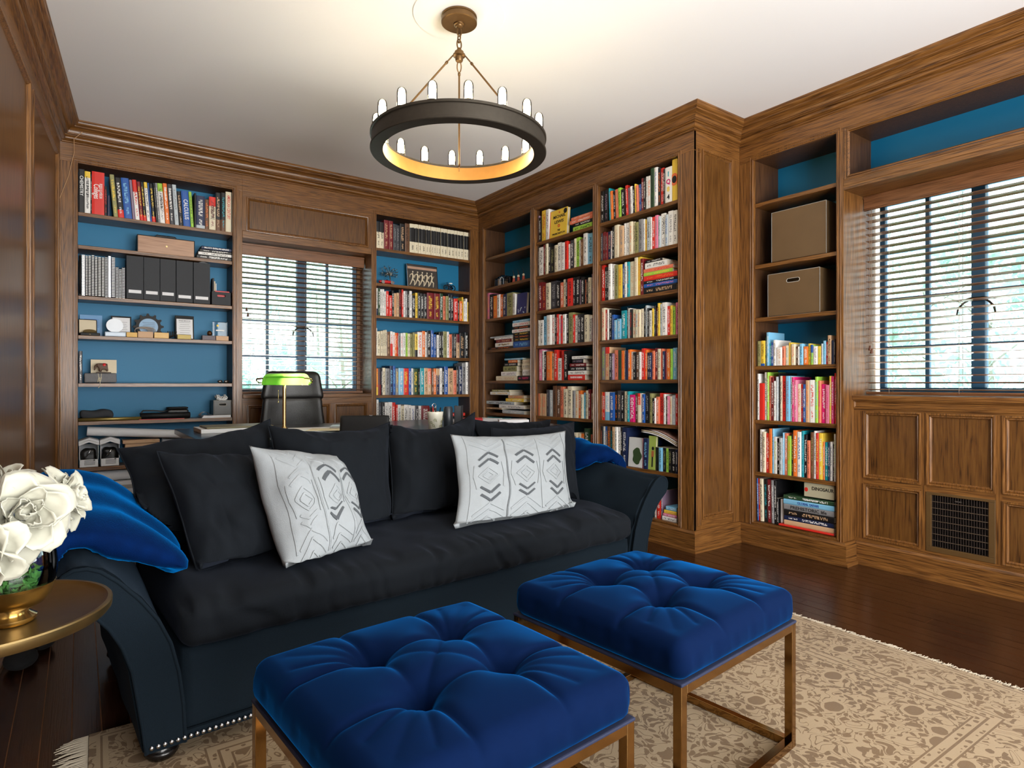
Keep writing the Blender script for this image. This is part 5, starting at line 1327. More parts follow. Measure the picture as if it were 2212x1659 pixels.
row(FB, 'second shelf, '+COLR, 2.053, OB3, 165, '205:1280:K/w 245:1260:R/a 285:1265:R/a 330:1250:B/t 355:1240:w/r 390:1180:k/w 455:1150:c/t 520:1165:t/a 550:1130:w/k 610:1120:w/a 655:1100:c/o 690:1105:c 750:1110:u/k 810:1065:a/k 835:1065:w 870:1070:y/r 925:1035:s/k 950:1035:w 995:1030:r/w 1040:1005:p/a 1075:1020:s 1145:980:w/k 1190:995:s/b 1265:940:w/a 1334:930:w/k')
row(FB, 'third shelf, '+COLR, 1.743, OB3b, 172, '240:210:r/w 275:260:k/w 300:260:k 345:210:w 385:220:w/k 440:225:u/k 500:220:y/o 540:215:b/w 575:185:w 610:180:T/o 690:175:c/t 735:110:c/t 780:85:y/o 828:130:R/w')
row(FB, 'fourth shelf, '+COLR, 1.437, OB3b, 195, '245:870:c/r 275:895:r/w 300:890:w 345:890:k/w 385:970:b/a 430:1030:l/w/k.95 490:1030:l/w 565:905:T/w 580:860:k 620:875:w/l 650:885:k/r 700:890:c/r 740:895:c/b 775:890:c/o 815:880:c/v 850:860:k/w 880:830:s 905:870:k 950:905:w/k 980:875:y/k 1005:835:k/w 1035:865:R 1070:795:y 1100:810:s/k 1170:785:w 1215:840:r/w 1250:830:y/k 1290:850:L/k 1342:785:p/R')
row(FB, 'fifth shelf, '+COLR, 1.131, OB3c, 180, '245:70:a/L 310:70:t/r/r.8 350:160:K/w 380:165:v 440:115:O 490:115:G/k 530:120:o/r 550:120:w 590:120:B/k 630:105:o 670:140:w/O 710:145:k/w 755:140:n 790:140:w/k 840:90:r/w 870:110:o 910:150:B/w 950:150:B/w 985:125:O 1030:85:R/w 1075:95:c/k 1110:95:O/r 1140:130:B/w 1165:135:R/k 1220:95:o/c 1250:95:L 1315:80:l/w 1338:95:a')
row(FB, 'sixth shelf, '+COLR, .820, OB3c, 175, '205:740:o/w 245:745:r/w 320:740:w/l/l.3 385:745:b/w 430:730:k/o 485:720:K/t 530:740:k/w 580:730:c/k 615:730:T/w 690:780:m/m 735:755:n 780:760:c/c/r.6 805:760:w/p 845:770:b 905:735:k/a 945:760:u/k 985:830:k 1010:830:w/r 1055:810:O/w 1120:755:r/k 1150:770:w/k 1175:805:G/w 1210:800:p/w 1245:805:c/o 1300:790:s/w 1340:770:r/w')
row(FB, 'seventh shelf, '+COLR, .489, OB3c, 160, '180:1260:k/w 210:1250:k/O 245:1250:w/l 280:1250:b/y 325:1240:n/o 355:1245:k/T 390:1260:t/G 430:1245:w/G 470:1250:w/k 495:1260:k/w 570:1270:B/w', maxh=.285)
row(FB, 'seventh shelf, '+COLR, .489, OB3c, 806, '822:1390:p 890:1380:B/l', maxh=.22)
row(FB, 'seventh shelf, '+COLR, .489, OB3c, 1002, '1050:1460:k/G 1100:1500:l/G 1150:1500:k/u 1195:1530:L/k 1240:1530:k/u 1300:1545:k/w 1336:1550:B/w', maxh=.165)
row(FB, 'bottom shelf, '+COLR, .155, (1200, 900, 5.184), 1020, '1095:900:k/w 1125:880:w/r 1170:850:r/w 1190:830:v/w', maxh=.29)
row(FR, 'fifth shelf, '+RB, 1.223, OR4, 220, '270:300:u 325:295:y/k/b.1 345:250:G 385:180:l/w 410:330:T 445:320:b/w 485:285:w/k 565:385:w/t 600:370:O 645:360:c/T 690:320:y/t 745:340:c/o 780:375:n/w 805:375:w/a 850:335:l/k 915:375:o 955:335:y/k 995:350:L/b/b.6 1055:370:w/v 1105:370:y/L 1130:335:s 1165:295:l/T 1195:310:r/w 1245:220:t/k 1280:290:B/k 1300:270:K/w 1318:270:R/k', .19)
row(FR, 'sixth shelf, '+RB, .853, OR4, 220, '250:750:w/k 315:880:r/r 350:730:w/k 380:730:L/w 410:780:O 450:800:R/w 480:850:w 515:790:s/w 525:740:k/w 560:780:c/k 615:780:r/k 670:780:l/v 700:790:w 730:795:m 770:835:p/w 815:890:c/r 850:895:r/l 890:895:b/w 940:840:t/o 1020:835:w/r 1060:790:L/l 1100:845:O/m 1165:895:m/w 1215:905:p/m 1245:780:y/w 1280:785:m 1303:740:r 1318:790:w', .21)
row(FR, 'seventh shelf, '+RB, .496, OR6, 200, '235:140:w/k 265:165:c/k 300:180:r/w 330:130:o/r 350:130:l 385:220:w/L 415:235:k/w 450:230:s/G 465:175:l/w 500:180:O/w 540:210:L/o 560:190:k/y 605:150:o 650:165:w/b 680:155:T/l 715:195:k/w 750:260:O/k 785:170:n/u 810:155:w 840:180:r/y 885:180:y/w 905:275:o 945:280:T/w 965:280:B/w 990:275:w 1010:300:k/w 1030:190:w/L', .21)
row(FR, 'bottom shelf, '+RB, .158, OR6, 175, '190:650:b/w 210:650:r/w 245:660:c/k 285:660:k/T 330:650:R/w 358:670:a/w 388:680:k/w 412:890:k/w', .21, leans={i: -.022+.001*i for i in range(8)}, maxh=.29)
# stacks of books lying flat
STACKS = []
def stack(face, where, z, org, t, depth, items):
    """items from the bottom up: (x0, x1, thickness m, 'colour/title', optional t shift)"""
    ox, oy, sc = org; zz = z
    for i, it in enumerate(items):
        x0, x1, th, cs = it[:4]; dt = it[4] if len(it) > 4 else 0.0; cp_ = cs.split('/')
        sa, _ = face.hit(ox+x0/sc, 829, t+dt); sb, _ = face.hit(ox+x1/sc, 829, t+dt)
        bay = bay_of(face, (sa+sb)/2); sa, sb = max(sa, bay[1]+.002), min(sb, bay[2]-.002); depth = min(depth, bay[5]-t-dt-.005)
        STACKS.append(dict(face=face, where=where, i=i+1, s0=sa, s1=sb, z=zz, th=th, d=depth*(1-.1*((i*37) % 5)/5), t=t+dt, c=cp_[0], ttl=cp_[1] if len(cp_) > 1 else 'k', px=abs(x1-x0)/sc*th*3))
        zz += th+.0008
stack(FA, 'third shelf, '+LEFT, 2.072, OA1, .03, .16, [(1285, 1590, .030, 'k/w'), (1298, 1595, .022, 'w/k'), (1312, 1585, .022, 'k/w'), (1325, 1585, .022, 'B/w')])
stack(FA, 'seventh shelf, '+FARR, .66, OA3b, .03, .16, [(1150, 1370, .03, 'w/b'), (1148, 1365, .03, 'r/w'), (1150, 1350, .028, 'w/k'), (1145, 1350, .03, 'k/t'), (1155, 1370, .03, 'r/w')])
stack(FB, 'fourth shelf, '+COLL, 1.437, OB1b, .03, .16, [(205, 485, .022, 'k/o'), (275, 480, .038, 'w/y'), (285, 470, .03, 'R/t'), (265, 480, .02, 'w/a'), (215, 485, .014, 's/a')])
stack(FB, 'fourth shelf beside magazines, '+COLL, 1.437, OB1b, .03, .16, [(490, 690, .058, 'b/l'), (495, 690, .028, 'k/y'), (492, 692, .026, 'k/o'), (490, 690, .026, 'k/y'), (475, 690, .030, 'w/r'), (485, 692, .026, 'k/o'), (480, 690, .034, 'w/r'), (485, 690, .022, 'l/w')])
stack(FB, 'fifth shelf, '+COLL, 1.131, OB1b, .03, .17, [(285, 535, .045, 'c/t'), (345, 525, .04, 'w/v'), (370, 530, .05, 'u/k'), (380, 540, .03, 'k/w'), (430, 540, .025, 'o/c'), (385, 600, .016, 'l/w')])
stack(FB, 'fifth shelf, right pile, '+COLL, 1.131, OB1b, .035, .17, [(540, 690, .045, 'k/m'), (600, 690, .055, 'w/a'), (595, 690, .055, 'c/a'), (600, 690, .035, 'c/t')])
stack(FB, 'sixth shelf, '+COLL, .820, OB1b, .025, .18, [(360, 620, .032, 's/w'), (160, 350, .014, 't/k'), (320, 615, .034, 'w/a'), (170, 500, .03, 's/k'), (400, 615, .03, 'y/w'), (430, 615, .03, 't/o'), (215, 450, .028, 'w/y'), (235, 440, .02, 'u/w')])
stack(FB, 'top shelf, '+COLM, 2.350, OB1, .03, .16, [(1290, 1535, .040, 'L/k'), (1300, 1535, .028, 'k/w'), (1250, 1538, .030, 'O/w'), (1268, 1538, .022, 'O/c')])
stack(FB, 'fifth shelf, '+COLM, 1.131, OB1b, .018, .17, [(1143, 1345, .044, 'r/r'), (1145, 1365, .032, 'w/k'), (1165, 1362, .032, 'k/w'), (1165, 1360, .026, 'R/w'), (1195, 1325, .034, 'k/v'), (1190, 1355, .024, 'w/a')])
stack(FB, 'third shelf, '+COLR, 1.743, OB3b, .022, .17, [(833, 1318, .046, 'k/t'), (833, 1335, .026, 'b/p'), (833, 1340, .020, 'k/w'), (833, 1335, .034, 'r/o'), (832, 1262, .024, 'L/y'), (832, 1270, .026, 'O/r'), (852, 1180, .040, 'w/k'), (860, 1110, .018, 'k/w')])
stack(FB, 'bottom shelf, '+COLR, .155, (1200, 900, 5.184), .02, .2, [(1195, 1355, .028, 'w/k'), (1205, 1355, .02, 'p/w'), (1215, 1355, .024, 'y/O'), (1235, 1355, .026, 'l/w')])
stack(FR, 'bottom shelf, '+RB, .158, OR6, .012, .24, [(412, 1010, .012, 'r/r'), (470, 1012, .030, 't/t', .01), (470, 1012, .030, 'B/w', .012), (470, 1012, .040, 'k/t', .006), (468, 1014, .034, 'a/a', .006), (465, 1015, .032, 'l/l', .006), (466, 1014, .026, 'G/w', .01)])
allb = [('r', r_) for r_ in ROWS] + [('s', s_) for s_ in STACKS]
order = sorted(range(len(allb)), key=lambda k: -allb[k][1]['px'])
TOP = set(order[:296])
rest = BB(); BOOK = {}
for k, (kind, b) in enumerate(allb):
    f = b['face']; col = PALL[b['c']]; ttl = PALL[b['ttl']]; big = k in TOP
    if kind == 'r':
        w_ = max(.004, b['s1']-b['s0']); xf = face_frame(f, b['s0'], b['t'], b['z']+.0005, 0)
        if b['roll']:
            # lean about the lower left corner, books rest against one another
            xf = face_frame(f, b['s0'], b['t'], b['z']+.0008) @ Matrix.Rotation(b['roll'], 4, 'Y'); w_ *= math.cos(b['roll'])*.97
        args = (xf, w_, b['h'], b['d'], col, ttl, b['bands'])
    else:
        ln = b['s1']-b['s0']
        # lying flat: thickness becomes height, spine outwards
        xf = face_frame(f, b['s0'], b['t'], b['z']+.0005+b['th']) @ Matrix.Rotation(R(90), 4, 'Y')
        args = (xf, b['th'], ln, b['d'], col, ttl, ())
    if big:
        # geometry in the book's own frame
        m_ = BB(); m_.k = k % 997; m_.book(Matrix(), *args[1:], full=True)
        o = m_.build('book'); o.matrix_world = xf
        lab = '%s book, %s from left, %s' % (CNAME[b['c']], ordinal(b['i']), b['where']) if kind == 'r' else '%s book lying flat, %s from bottom, %s' % (CNAME[b['c']], ordinal(b['i']), b['where'])
        tag(o, lab, 'book', 'books on the shelves'); BOOK[(b['where'], kind, b['i'], round(b['s0'], 3))] = o; b['o'] = o
    else:
        rest.book(*args, full=False)
ro = rest.build('shelved_books'); tag(ro, 'many smaller books filling the remaining shelves', 'books', kind='stuff')
# continuous numbering where one shelf was measured in several runs
cnt = {}
for r_ in sorted(ROWS, key=lambda r: (r['where'], r['s0'])):
    cnt[r_['where']] = cnt.get(r_['where'], 0)+1
    if 'o' in r_: r_['o']['label'] = '%s book, %s from left, %s' % (CNAME[r_['c']], ordinal(cnt[r_['where']]), r_['where'])
# ---------------------------------------------------------------- titles that can be read
def spine_title(b, body, m, frac=.5, size=None, vpos=.5, up=False, fit=None, upos=.5):
    """letters running down the spine (or along it for a flat book)"""
    o = b.get('o')
    if o is None: return
    w_ = b.get('th') or (b['s1']-b['s0']); h = b['h'] if 'h' in b else b['s1']-b['s0']
    size = size or w_*.8; 
    # x along the line -> down the spine (-z), y up the letters -> +x (towards the right), z to the reader -> -y
    X = Vector((0, 0, -1)); Y = Vector((1, 0, 0)); Z = Vector((0, -1, 0))
    if 'th' in b: X = Vector((0, 0, 1)); Y = Vector((-1, 0, 0))
    M = Matrix.Identity(4)
    for i in range(3): M[i][0] = X[i]; M[i][1] = Y[i]; M[i][2] = Z[i]
    c = Vector((w_*upos, -.0008, h*vpos)); M.translation = c
    me = text_mesh(body, size, bold=.01); xs = [v.co.x for v in me.vertices]; wd = max(xs)-min(xs); kf = h*frac/wd
    for v in me.vertices: v.co.x *= kf
    me.transform(M); me.materials.clear(); me.materials.append(m)
    t = bpy.data.objects.new('lettering', me); COL.objects.link(t); t.parent = o
def flat_letter(b, body, m, size, vpos, upos=.5):
    o = b.get('o')
    if o is None: return
    w_ = b['s1']-b['s0']; M = Matrix(((1,0,0,w_*upos),(0,0,-1,-.0008),(0,1,0,b['h']*vpos),(0,0,0,1)))
    me = text_mesh(body, size, bold=.03); me.transform(M); me.materials.clear(); me.materials.append(m)
    t = bpy.data.objects.new('lettering', me); COL.objects.link(t); t.parent = o
def find(where, n): 
    rs = sorted([r for r in ROWS if r['where'] == where], key=lambda r: r['s0']); return rs[n-1]
def sfind(where, n): return [s for s in STACKS if s['where'] == where][n-1]
t1 = 'top shelf, '+LEFT
for n, body, m, fr_, sz, vp in ((1, 'CHEMISTRY', INKW, .46, None, .62), (2, 'SAT Biology E/M Subject Test', INKK, .62, .02, .46), (4, 'PROFILES OF AMERICAN', INKW, .34, .026, .56), (4, 'Colleges', INKW, .34, .05, .54)):
    spine_title(find(t1, n), body, m, fr_, sz, vp, upos=.70 if body[0] == 'P' else (.36 if body == 'Colleges' else .5))
nm = {r['c']+str(i): r for i, r in enumerate(sorted([r for r in ROWS if r['where'] == t1], key=lambda r: r['s0']), 1)}
rows_t1 = sorted([r for r in ROWS if r['where'] == t1], key=lambda r: r['s0'])
def by_x(rows, px, face=FA, y=450):
    s, _ = face.hit(px, y, .03); return min(rows, key=lambda r: abs((r['s0']+r['s1'])/2-s))
for px, body, m, fr_, vp in ((100+780/3.95, 'SAT', INKR, .2, .62), (100+998/3.95, 'AP BIOLOGY', INKK, .42, .5), (100+1205/3.95, 'CALCULUS', INKW, .56, .48), (100+1418/3.95, 'LITERATURE', INKK, .40, .52), (100+1558/3.95, 'AMERICAN CENTURY', INKR, .6, .62), (100+1040/3.95, 'Princeton', INKW, .3, .75), (100+1076/3.95, 'Princeton', INKW, .3, .75), (100+585/3.95, 'Guide', INKY, .3, .6)):
    spine_title(by_x(rows_t1, px), body, m, fr_, None, vp)
w3 = 'third shelf, '+LEFT
spine_title(sfind(w3, 4), 'BILLION DOLLAR WHALE', INKW, .82); spine_title(sfind(w3, 1), 'PRINCIPLES', INKW, .3)
rows_b = sorted([r for r in ROWS if r['where'] == 'top shelf, '+COLR], key=lambda r: r['s0'])
q = rows_b[-2]
for ch_, m, vp in (('1', INKT, .80), ('Q', INKM, .59), ('8', INKY, .38), ('4', INKK, .16)): flat_letter(q, ch_, m, .046, vp)
q = rows_b[-1]
if q.get('o'):
    wq = q['s1']-q['s0']
    for r_, m_ in ((.034, mat('orange_print', srgb(226, 112, 60), .6)), (.020, INKK)):
        mm = MB(); n = 28; zc = q['h']*.52
        pts = [(max(0.0, min(wq, wq*.45+r_*math.cos(2*math.pi*i/n))), -.0006-(.0004 if r_ < .03 else 0), zc+r_*1.25*math.sin(2*math.pi*i/n)) for i in range(n)]
        mm.add(pts, [tuple(range(n))]); e = mm.build('printed_eye', m_, None); e.parent = q['o']
rb_ = 'bottom shelf, '+RB
for n, body, m, fr_, sz in ((7, 'CREATURES', INKW, .26, .016), (6, 'GLOBAL SAFARI', INKB, .42, .022), (5, 'PREHISTORIC life', INKA, .72, .028)): spine_title(sfind(rb_, n), body, INKK if body[0] == 'P' else m, fr_, sz, .5 if body[0] != 'C' else .55)
spine_title(sfind('fifth shelf, '+COLM, 1), 'THE HISTORY OF SURFING', INKW, .7, .022)
spine_title(sfind('third shelf, '+COLR, 1), 'ISLAND', INKA, .3, .02) if False else None
spine_title(sfind('fourth shelf, '+COLL, 2), 'AP Physics C', INKK, .6, .024)
rr = sorted([r for r in ROWS if r['where'] == 'sixth shelf, '+COLR], key=lambda r: r['s0']); spine_title(rr[9], 'IDENTICAL', INKW, .8) if rr[9]['c'] == 'm' else None
rr = sorted([r for r in ROWS if r['where'] == 'second shelf, '+COLR], key=lambda r: r['s0']); spine_title(rr[18], 'DOWN', INKW, .3)
# books standing face out
def facing(face, label, where_px, z, org, colr, t, th=.03, tilt=.06, depth=None):
    ox, oy, sc = org; x0, x1, yt = where_px
    sa, _ = face.hit(ox+x0/sc, 829, t); sb, _ = face.hit(ox+x1/sc, 829, t); _, zt = face.hit(ox+(x0+x1)/2/sc, oy+yt/sc, t)
    m_ = BB(); w_, h = sb-sa, zt-z
    m_.box(Matrix(), 0, w_, 0, .003, 0, h, {'*': colr}); m_.box(Matrix(), 0, w_, th-.003, th, 0, h, {'*': colr}); m_.box(Matrix(), 0, .003, .003, th-.003, 0, h, {'*': colr}); m_.box(Matrix(), .004, w_-.003, .003, th-.003, .003, h-.003, {'*': PAGE})
    o = m_.build('book'); o.matrix_world = face_frame(face, sa, t, z+.0008+th*math.sin(tilt)) @ Matrix.Rotation(-tilt, 4, 'X'); tag(o, label, 'book', 'books standing face out')
    return o, w_, h
def front_text(o, body, m, x, z, size, fit=None, bold=.02):
    M = Matrix(((1,0,0,x),(0,0,-1,-.0006),(0,1,0,z),(0,0,0,1))); me = text_mesh(body, size, bold=bold)
    if fit:
        xs = [v.co.x for v in me.vertices]; kf = fit/(max(xs)-min(xs))
        for v in me.vertices: v.co.x *= kf
    me.transform(M); me.materials.clear(); me.materials.append(m); t = bpy.data.objects.new('lettering', me); COL.objects.link(t); t.parent = o
o, w_, h = facing(FB, 'yellow book standing face out with bold black lettering', (987, 1207, 190), 2.350, OB1, PALL['y'], .030)
front_text(o, 'MICHAEL', INKK, w_*.54, h*.74, .036, w_*.70); front_text(o, 'LEWIS', INKK, w_*.54, h*.55, .036, w_*.52); front_text(o, 'THE', INKK, w_*.54, h*.24, .024, w_*.16); front_text(o, 'PREMONITION', INKK, w_*.54, h*.12, .022, w_*.72)
mm = MB(); mm.tube([(w_*.54+.012*math.cos(a), -.0004, h*.40+.010*math.sin(a)) for a in [i*.42 for i in range(16)]], .003, 5); mm.tube([(w_*.54+.006*math.cos(a), -.0004, h*.89+.006*math.sin(a)) for a in [i*.42 for i in range(16)]], .002, 5); e = mm.build('printed_emblem', INKR, None); e.parent = o
mm = MB(); mm.add([(w_*.88+.022*math.cos(2*math.pi*i/20), -.0012, h*.88+.022*math.sin(2*math.pi*i/20)) for i in range(20)], [tuple(range(20))]); e = mm.build('round_sticker', INKK, None); e.parent = o
mm = MB(); mm.box(.0, .006, -.0008, 0, 0, h); e = mm.build('red_edge', INKR, None); e.parent = o
o, w_, h = facing(FB, 'dark blue picture book face out in the corner column', (566, 690, 1262), 1.743, OB1, srgb(44, 48, 104), .032)
mm = MB()
for i in range(16): a = i*1.7; mm.sphere((w_*(.5+.35*math.sin(a*2.1)), -.0003, h*(.18+.12*math.cos(a))), .006, 6, 4, (1, .1, 1))
e = mm.build('printed_figures', mat('pale_print', srgb(190, 205, 220), .6), None); e.parent = o
o, w_, h = facing(FB, 'white book face out with big green leaf on the cover', (600, 805, 1425), .489, OB3c, srgb(212, 214, 214), .03)
mm = MB(); mm.add([(w_*.62+.042*math.cos(a)*(1+.15*math.cos(5*a)), -.0006, h*.38+.062*math.sin(a)) for a in [2*math.pi*i/30 for i in range(30)]], [tuple(range(30))]); e = mm.build('printed_leaf', mat('leaf_print', srgb(52, 74, 40), .6), None); e.parent = o
o, w_, h = facing(FB, 'lime green children book face out with a dark figure', (892, 1000, 1400), .489, OB3c, srgb(158, 178, 84), .03, th=.02)
mm = MB(); mm.box(w_*.5, w_*.68, -.0006, 0, h*.08, h*.38); mm.build; e = mm.build('printed_legs', INKK, None); e.parent = o
mm = MB(); mm.box(w_*.44, w_*.76, -.0006, 0, h*.38, h*.56); e = mm.build('printed_shirt', mat('terracotta_print', srgb(170, 96, 60), .6), None); e.parent = o
mm = MB(); mm.add([(w_*.62+.011*math.cos(a), -.0006, h*.63+.013*math.sin(a)) for a in [2*math.pi*i/16 for i in range(16)]], [tuple(range(16))]); e = mm.build('printed_head', INKK, None); e.parent = o
o, w_, h = facing(FR, 'cream dinosaur book lying across the top of the pile', (690, 1016, 735), .158+.218, OR6, srgb(178, 172, 146), .03, th=.16, tilt=0)
front_text(o, 'DINOSAUR', INKK, w_*.62, h*.62, .030, w_*.72)
mm = MB(); mm.sphere((w_*.07, -.0004, h*.5), .012, 8, 5, (1, .1, 1.2)); e = mm.build('printed_emblem', INKR, None); e.parent = o
# magazines flopped over the books
mg = thing('magazine_pile', 'floppy open magazines lying over the low shelf books', 'magazine', tuple(FB.p(-2.85, .08, .72)))
def magf(off):
    sa, za = FB.hit(1270+750/6.913, 740+1260/6.913, .03); sb, zb = FB.hit(1270+1335/6.913, 740+1480/6.913, .03)
    def fn(s, t): 
        u = sa+.03+(sb-sa-.035)*s; z = za-.03+(zb-za)*s + .02*math.sin(s*3.1)+off
        return FB.p(u, .03+.16*t, min(z, .775))
    return fn
for i, m_ in enumerate((PAPER, CREAM, PAPER, mat('magazine_print', srgb(150, 116, 104), .4, var=.6, vscale=60))):
    o = MB().grid(magf(i*.012), 14, 4).build('magazine', m_, mg, smooth=True); sd = o.modifiers.new('thickness', 'SOLIDIFY'); sd.thickness = .006
# ================================================================ things on the shelves by the left wall
def sx(x, y=829, t=.06, f=FA): return f.hit(x, y, t)[0]
def boxat(face, x0, x1, t, z, h, d, name, m, parent=None, bev=.002, **k):
    a, b = sx(x0, 829, t, face), sx(x1, 829, t, face)
    return face.mb().box(a, b, t, t+d, z, z+h).build(name, m, parent, bevel=bev, **k)
# wooden briefcase on the second shelf
z = 2.072+.0005; a, b = sx(297, t=.03), sx(420, t=.03)
br = thing('wooden_case', 'flat wooden briefcase with brass lock and leather handle', 'case', tuple(FA.p((a+b)/2, .08, z)))
FA.mb().box(a, b, .03, .12, z, z+.125).build('body', oak('case_veneer', 0, srgb(132, 92, 64), srgb(160, 118, 88), srgb(176, 134, 102), bump=.03), br, bevel=.004)
FA.mb().box(a-.002, a+.003, .028, .122, z, z+.127).build('edge_binding', BLACK, br); FA.mb().box(b-.003, b+.002, .028, .122, z, z+.127).build('edge_binding', BLACK, br)
FA.mb().box(a, b, .028, .122, z+.122, z+.127).build('edge_binding', BLACK, br)
FA.mb().tube([((a+b)/2-.07, .075, z+.127), ((a+b)/2-.06, .075, z+.142), ((a+b)/2+.06, .075, z+.142), ((a+b)/2+.07, .075, z+.127)], .008, 8).build('handle', BLACKL, br, smooth=True)
FA.mb().tube([((a+b)/2, .03, z+.06), ((a+b)/2, .024, z+.06)], .007, 14).build('lock', BRIGHTBRASS, br)
# ring binders and spiral notebooks
z = 1.718+.0005; xs = [161, 176, 184, 190, 201, 208, 215, 222, 226, 231, 235, 239]
spec = [(163, 175.5, 550, BLACK, 'black ring binder at the far left end'), (176, 184, 551, CHROME, 'clear comb-bound report, grey spine'), (184.5, 190, 553, BLACK, 'black spiral notebook next to grey report'), (190.5, 197, 553, BLACK, 'black spiral notebook with white coil'), (197.5, 204, 552, GREYF, 'dark grey spiral notebook'), (204.5, 211, 555, BLACK, 'wide black spiral notebook'), (211.5, 219, 556, BLACK, 'black notebook with white coil, middle'), (219.5, 226, 557, BLACK, 'black spiral notebook with white comb'), (226.5, 233, 555, PAPER, 'white comb-bound report'), (233.5, 240, 553, CHROME, 'pale grey plastic folder'), (240.5, 249, 557, mat('navy_card', srgb(26, 36, 64), .6), 'navy comb-bound report'), (249.5, 256, 577, PAPER, 'short white report, first of three'), (256.5, 263, 581, PAPER, 'short white report, second of three'), (263.5, 270, 578, PAPER, 'short white report, third of three')]
for k, (x0, x1, yt, m, lb) in enumerate(spec):
    a, b = max(.0, sx(x0, t=.012)), sx(x1, t=.012); _, zt = FA.hit((x0+x1)/2, yt, .012); hh = zt-z
    rt_ = thing('notebook', lb+', third shelf of left bookcase', 'notebook', tuple(FA.p((a+b)/2, .1, z)), group='binders and notebooks on the third shelf')
    FA.mb().box(a+.0008, b-.0008, .008 if k else .0, .19, z, z+hh).build('cover', m, rt_, bevel=.0012)
    if k not in (0, 9):
        mm = FA.mb(); nn = int(hh/.011)
        for i in range(nn): mm.box(a+.002, b-.002, .004, .008, z+.006+i*hh/nn, z+.006+(i+.5)*hh/nn)
        mm.build('coil_binding', BLACK if m is PAPER or m is CHROME and k != 1 else INKW, rt_)
    elif k == 0: FA.mb().tube([((a+b)/2, -.001, z+.01), ((a+b)/2, -.001, z+hh-.01)], (b-a)*.42, 12).build('spine', BLACK, rt_, smooth=True)
# magazine files
for k, (x0, x1, yt) in enumerate(((273, 310, 547), (310.5, 345.5, 551), (346, 380, 554), (381, 417, 561), (418, 454, 564))):
    a, b = sx(x0, t=.014), sx(x1, t=.014); _, zt = FA.hit((x0+x1)/2, yt, .014); hh = min(zt-z, .315)
    lb = ['charcoal magazine file next to the white reports','second charcoal magazine file from the reports','third charcoal magazine file, middle of the five','fourth charcoal magazine file, slightly shorter','fifth charcoal magazine file with white paper sticking out'][k]
    mf = thing('magazine_file', lb, 'file box', tuple(FA.p((a+b)/2, .1, z)), group='charcoal magazine files on the third shelf')
    mm = FA.mb(); mm.box(a+.001, b-.001, .014, .017, z, z+hh); mm.box(a+.001, a+.004, .017, .20, z, z+hh*.97); mm.box(b-.004, b-.001, .017, .20, z, z+hh*.97); mm.box(a+.001, b-.001, .2, .203, z, z+hh*.6); mm.box(a+.001, b-.001, .014, .2, z, z+.003)
    mm.build('shell', GREYF, mf)
    FA.mb().box(a+.014, b-.014, .0125, .014, z+.045-(.012 if k > 2 else 0), z+.068-(.012 if k > 2 else 0)).build('label_holder', PAPER, mf)
    if k == 4:
        FA.mb().grid(lambda s, t: (a+.008+(b-a-.016)*s, .02+.1*t, z+hh-.02+.032*math.sin(s*2.6)*(1-.3*t)), 8, 3).build('paper', PAPER, mf, smooth=True)
def openbox(label, face, x0, x1, t, z, h, d, m, grp=None, slot=True, name='storage_box', cat='box', stitch=None, w3=.004):
    a, b = sx(x0, 829, t, face), sx(x1, 829, t, face)
    if face is FA: b = min(b, .987)
    r_ = thing(name, label, cat, tuple(face.p((a+b)/2, t+d/2, z)), group=grp)
    sc_, zc = (a+b)/2, z+h*.80 if h > .2 else z+h*.72; hwid, hh = (min(.045, (b-a)*.22), .013 if h > .2 else .010)
    mm = face.mb()
    if slot:   # front with an oval hand hole
        n = 24; pts = []
        for i in range(n):
            an = 2*math.pi*(i+.5)/n; pts.append((sc_+(hwid-hh)*(1 if math.cos(an) > 0 else -1)+hh*math.cos(an), t, zc+hh*math.sin(an)))
        mm.box(a, b, t, t+w3, z, zc-hh); mm.box(a, b, t, t+w3, zc+hh, z+h); mm.box(a, sc_-hwid, t, t+w3, zc-hh, zc+hh); mm.box(sc_+hwid, b, t, t+w3, zc-hh, zc+hh)
        for sg in (-1, 1):
            for sv in (-1, 1): mm.add([(sc_+sg*hwid, t, zc+sv*hh), (sc_+sg*(hwid-hh*.9), t, zc+sv*hh), (sc_+sg*hwid, t, zc+sv*hh*.1), (sc_+sg*(hwid-hh*.3), t, zc+sv*hh*.7)], [(0, 1, 3), (0, 3, 2)])
        rim = face.mb(); rim.tube(pts+[pts[0]], .0022, 5, False); rim.build('handle_rim', stitch or m, r_, smooth=True)
    else: mm.box(a, b, t, t+w3, z, z+h)
    mm.box(a, a+w3, t, t+d, z, z+h); mm.box(b-w3, b, t, t+d, z, z+h); mm.box(a, b, t+d-w3, t+d, z, z+h); mm.box(a, b, t, t+d, z, z+w3)
    mm.build('shell', m, r_)
    if stitch:
        e = face.mb()
        for p, q in (((a, z), (b, z)), ((b, z), (b, z+h)), ((b, z+h), (a, z+h)), ((a, z+h), (a, z))): e.bar((p[0], t-.0005, p[1]), (q[0], t-.0005, q[1]), .0022)
        e.build('piping', stitch, r_)
    return r_, a, b
r_, a, b = openbox('small dark box with red contents on the third shelf', FA, 456.5, 501, .03, 1.718+.0005, .105, .16, GREYF)
FA.mb().box(a+.03, b-.01, .05, .10, 1.722, 1.835).build('red_box', REDM, r_, bevel=.002)
FA.mb().box(a+.01, a+.022, .04, .12, 1.722, 1.93).build('folder', GREYF, r_); FA.mb().box(a+.03, a+.04, .10, .16, 1.722, 1.915).build('folder', CREAM, r_); FA.mb().box(a+.045, a+.05, .11, .16, 1.722, 1.90).build('folder', PAPER, r_)
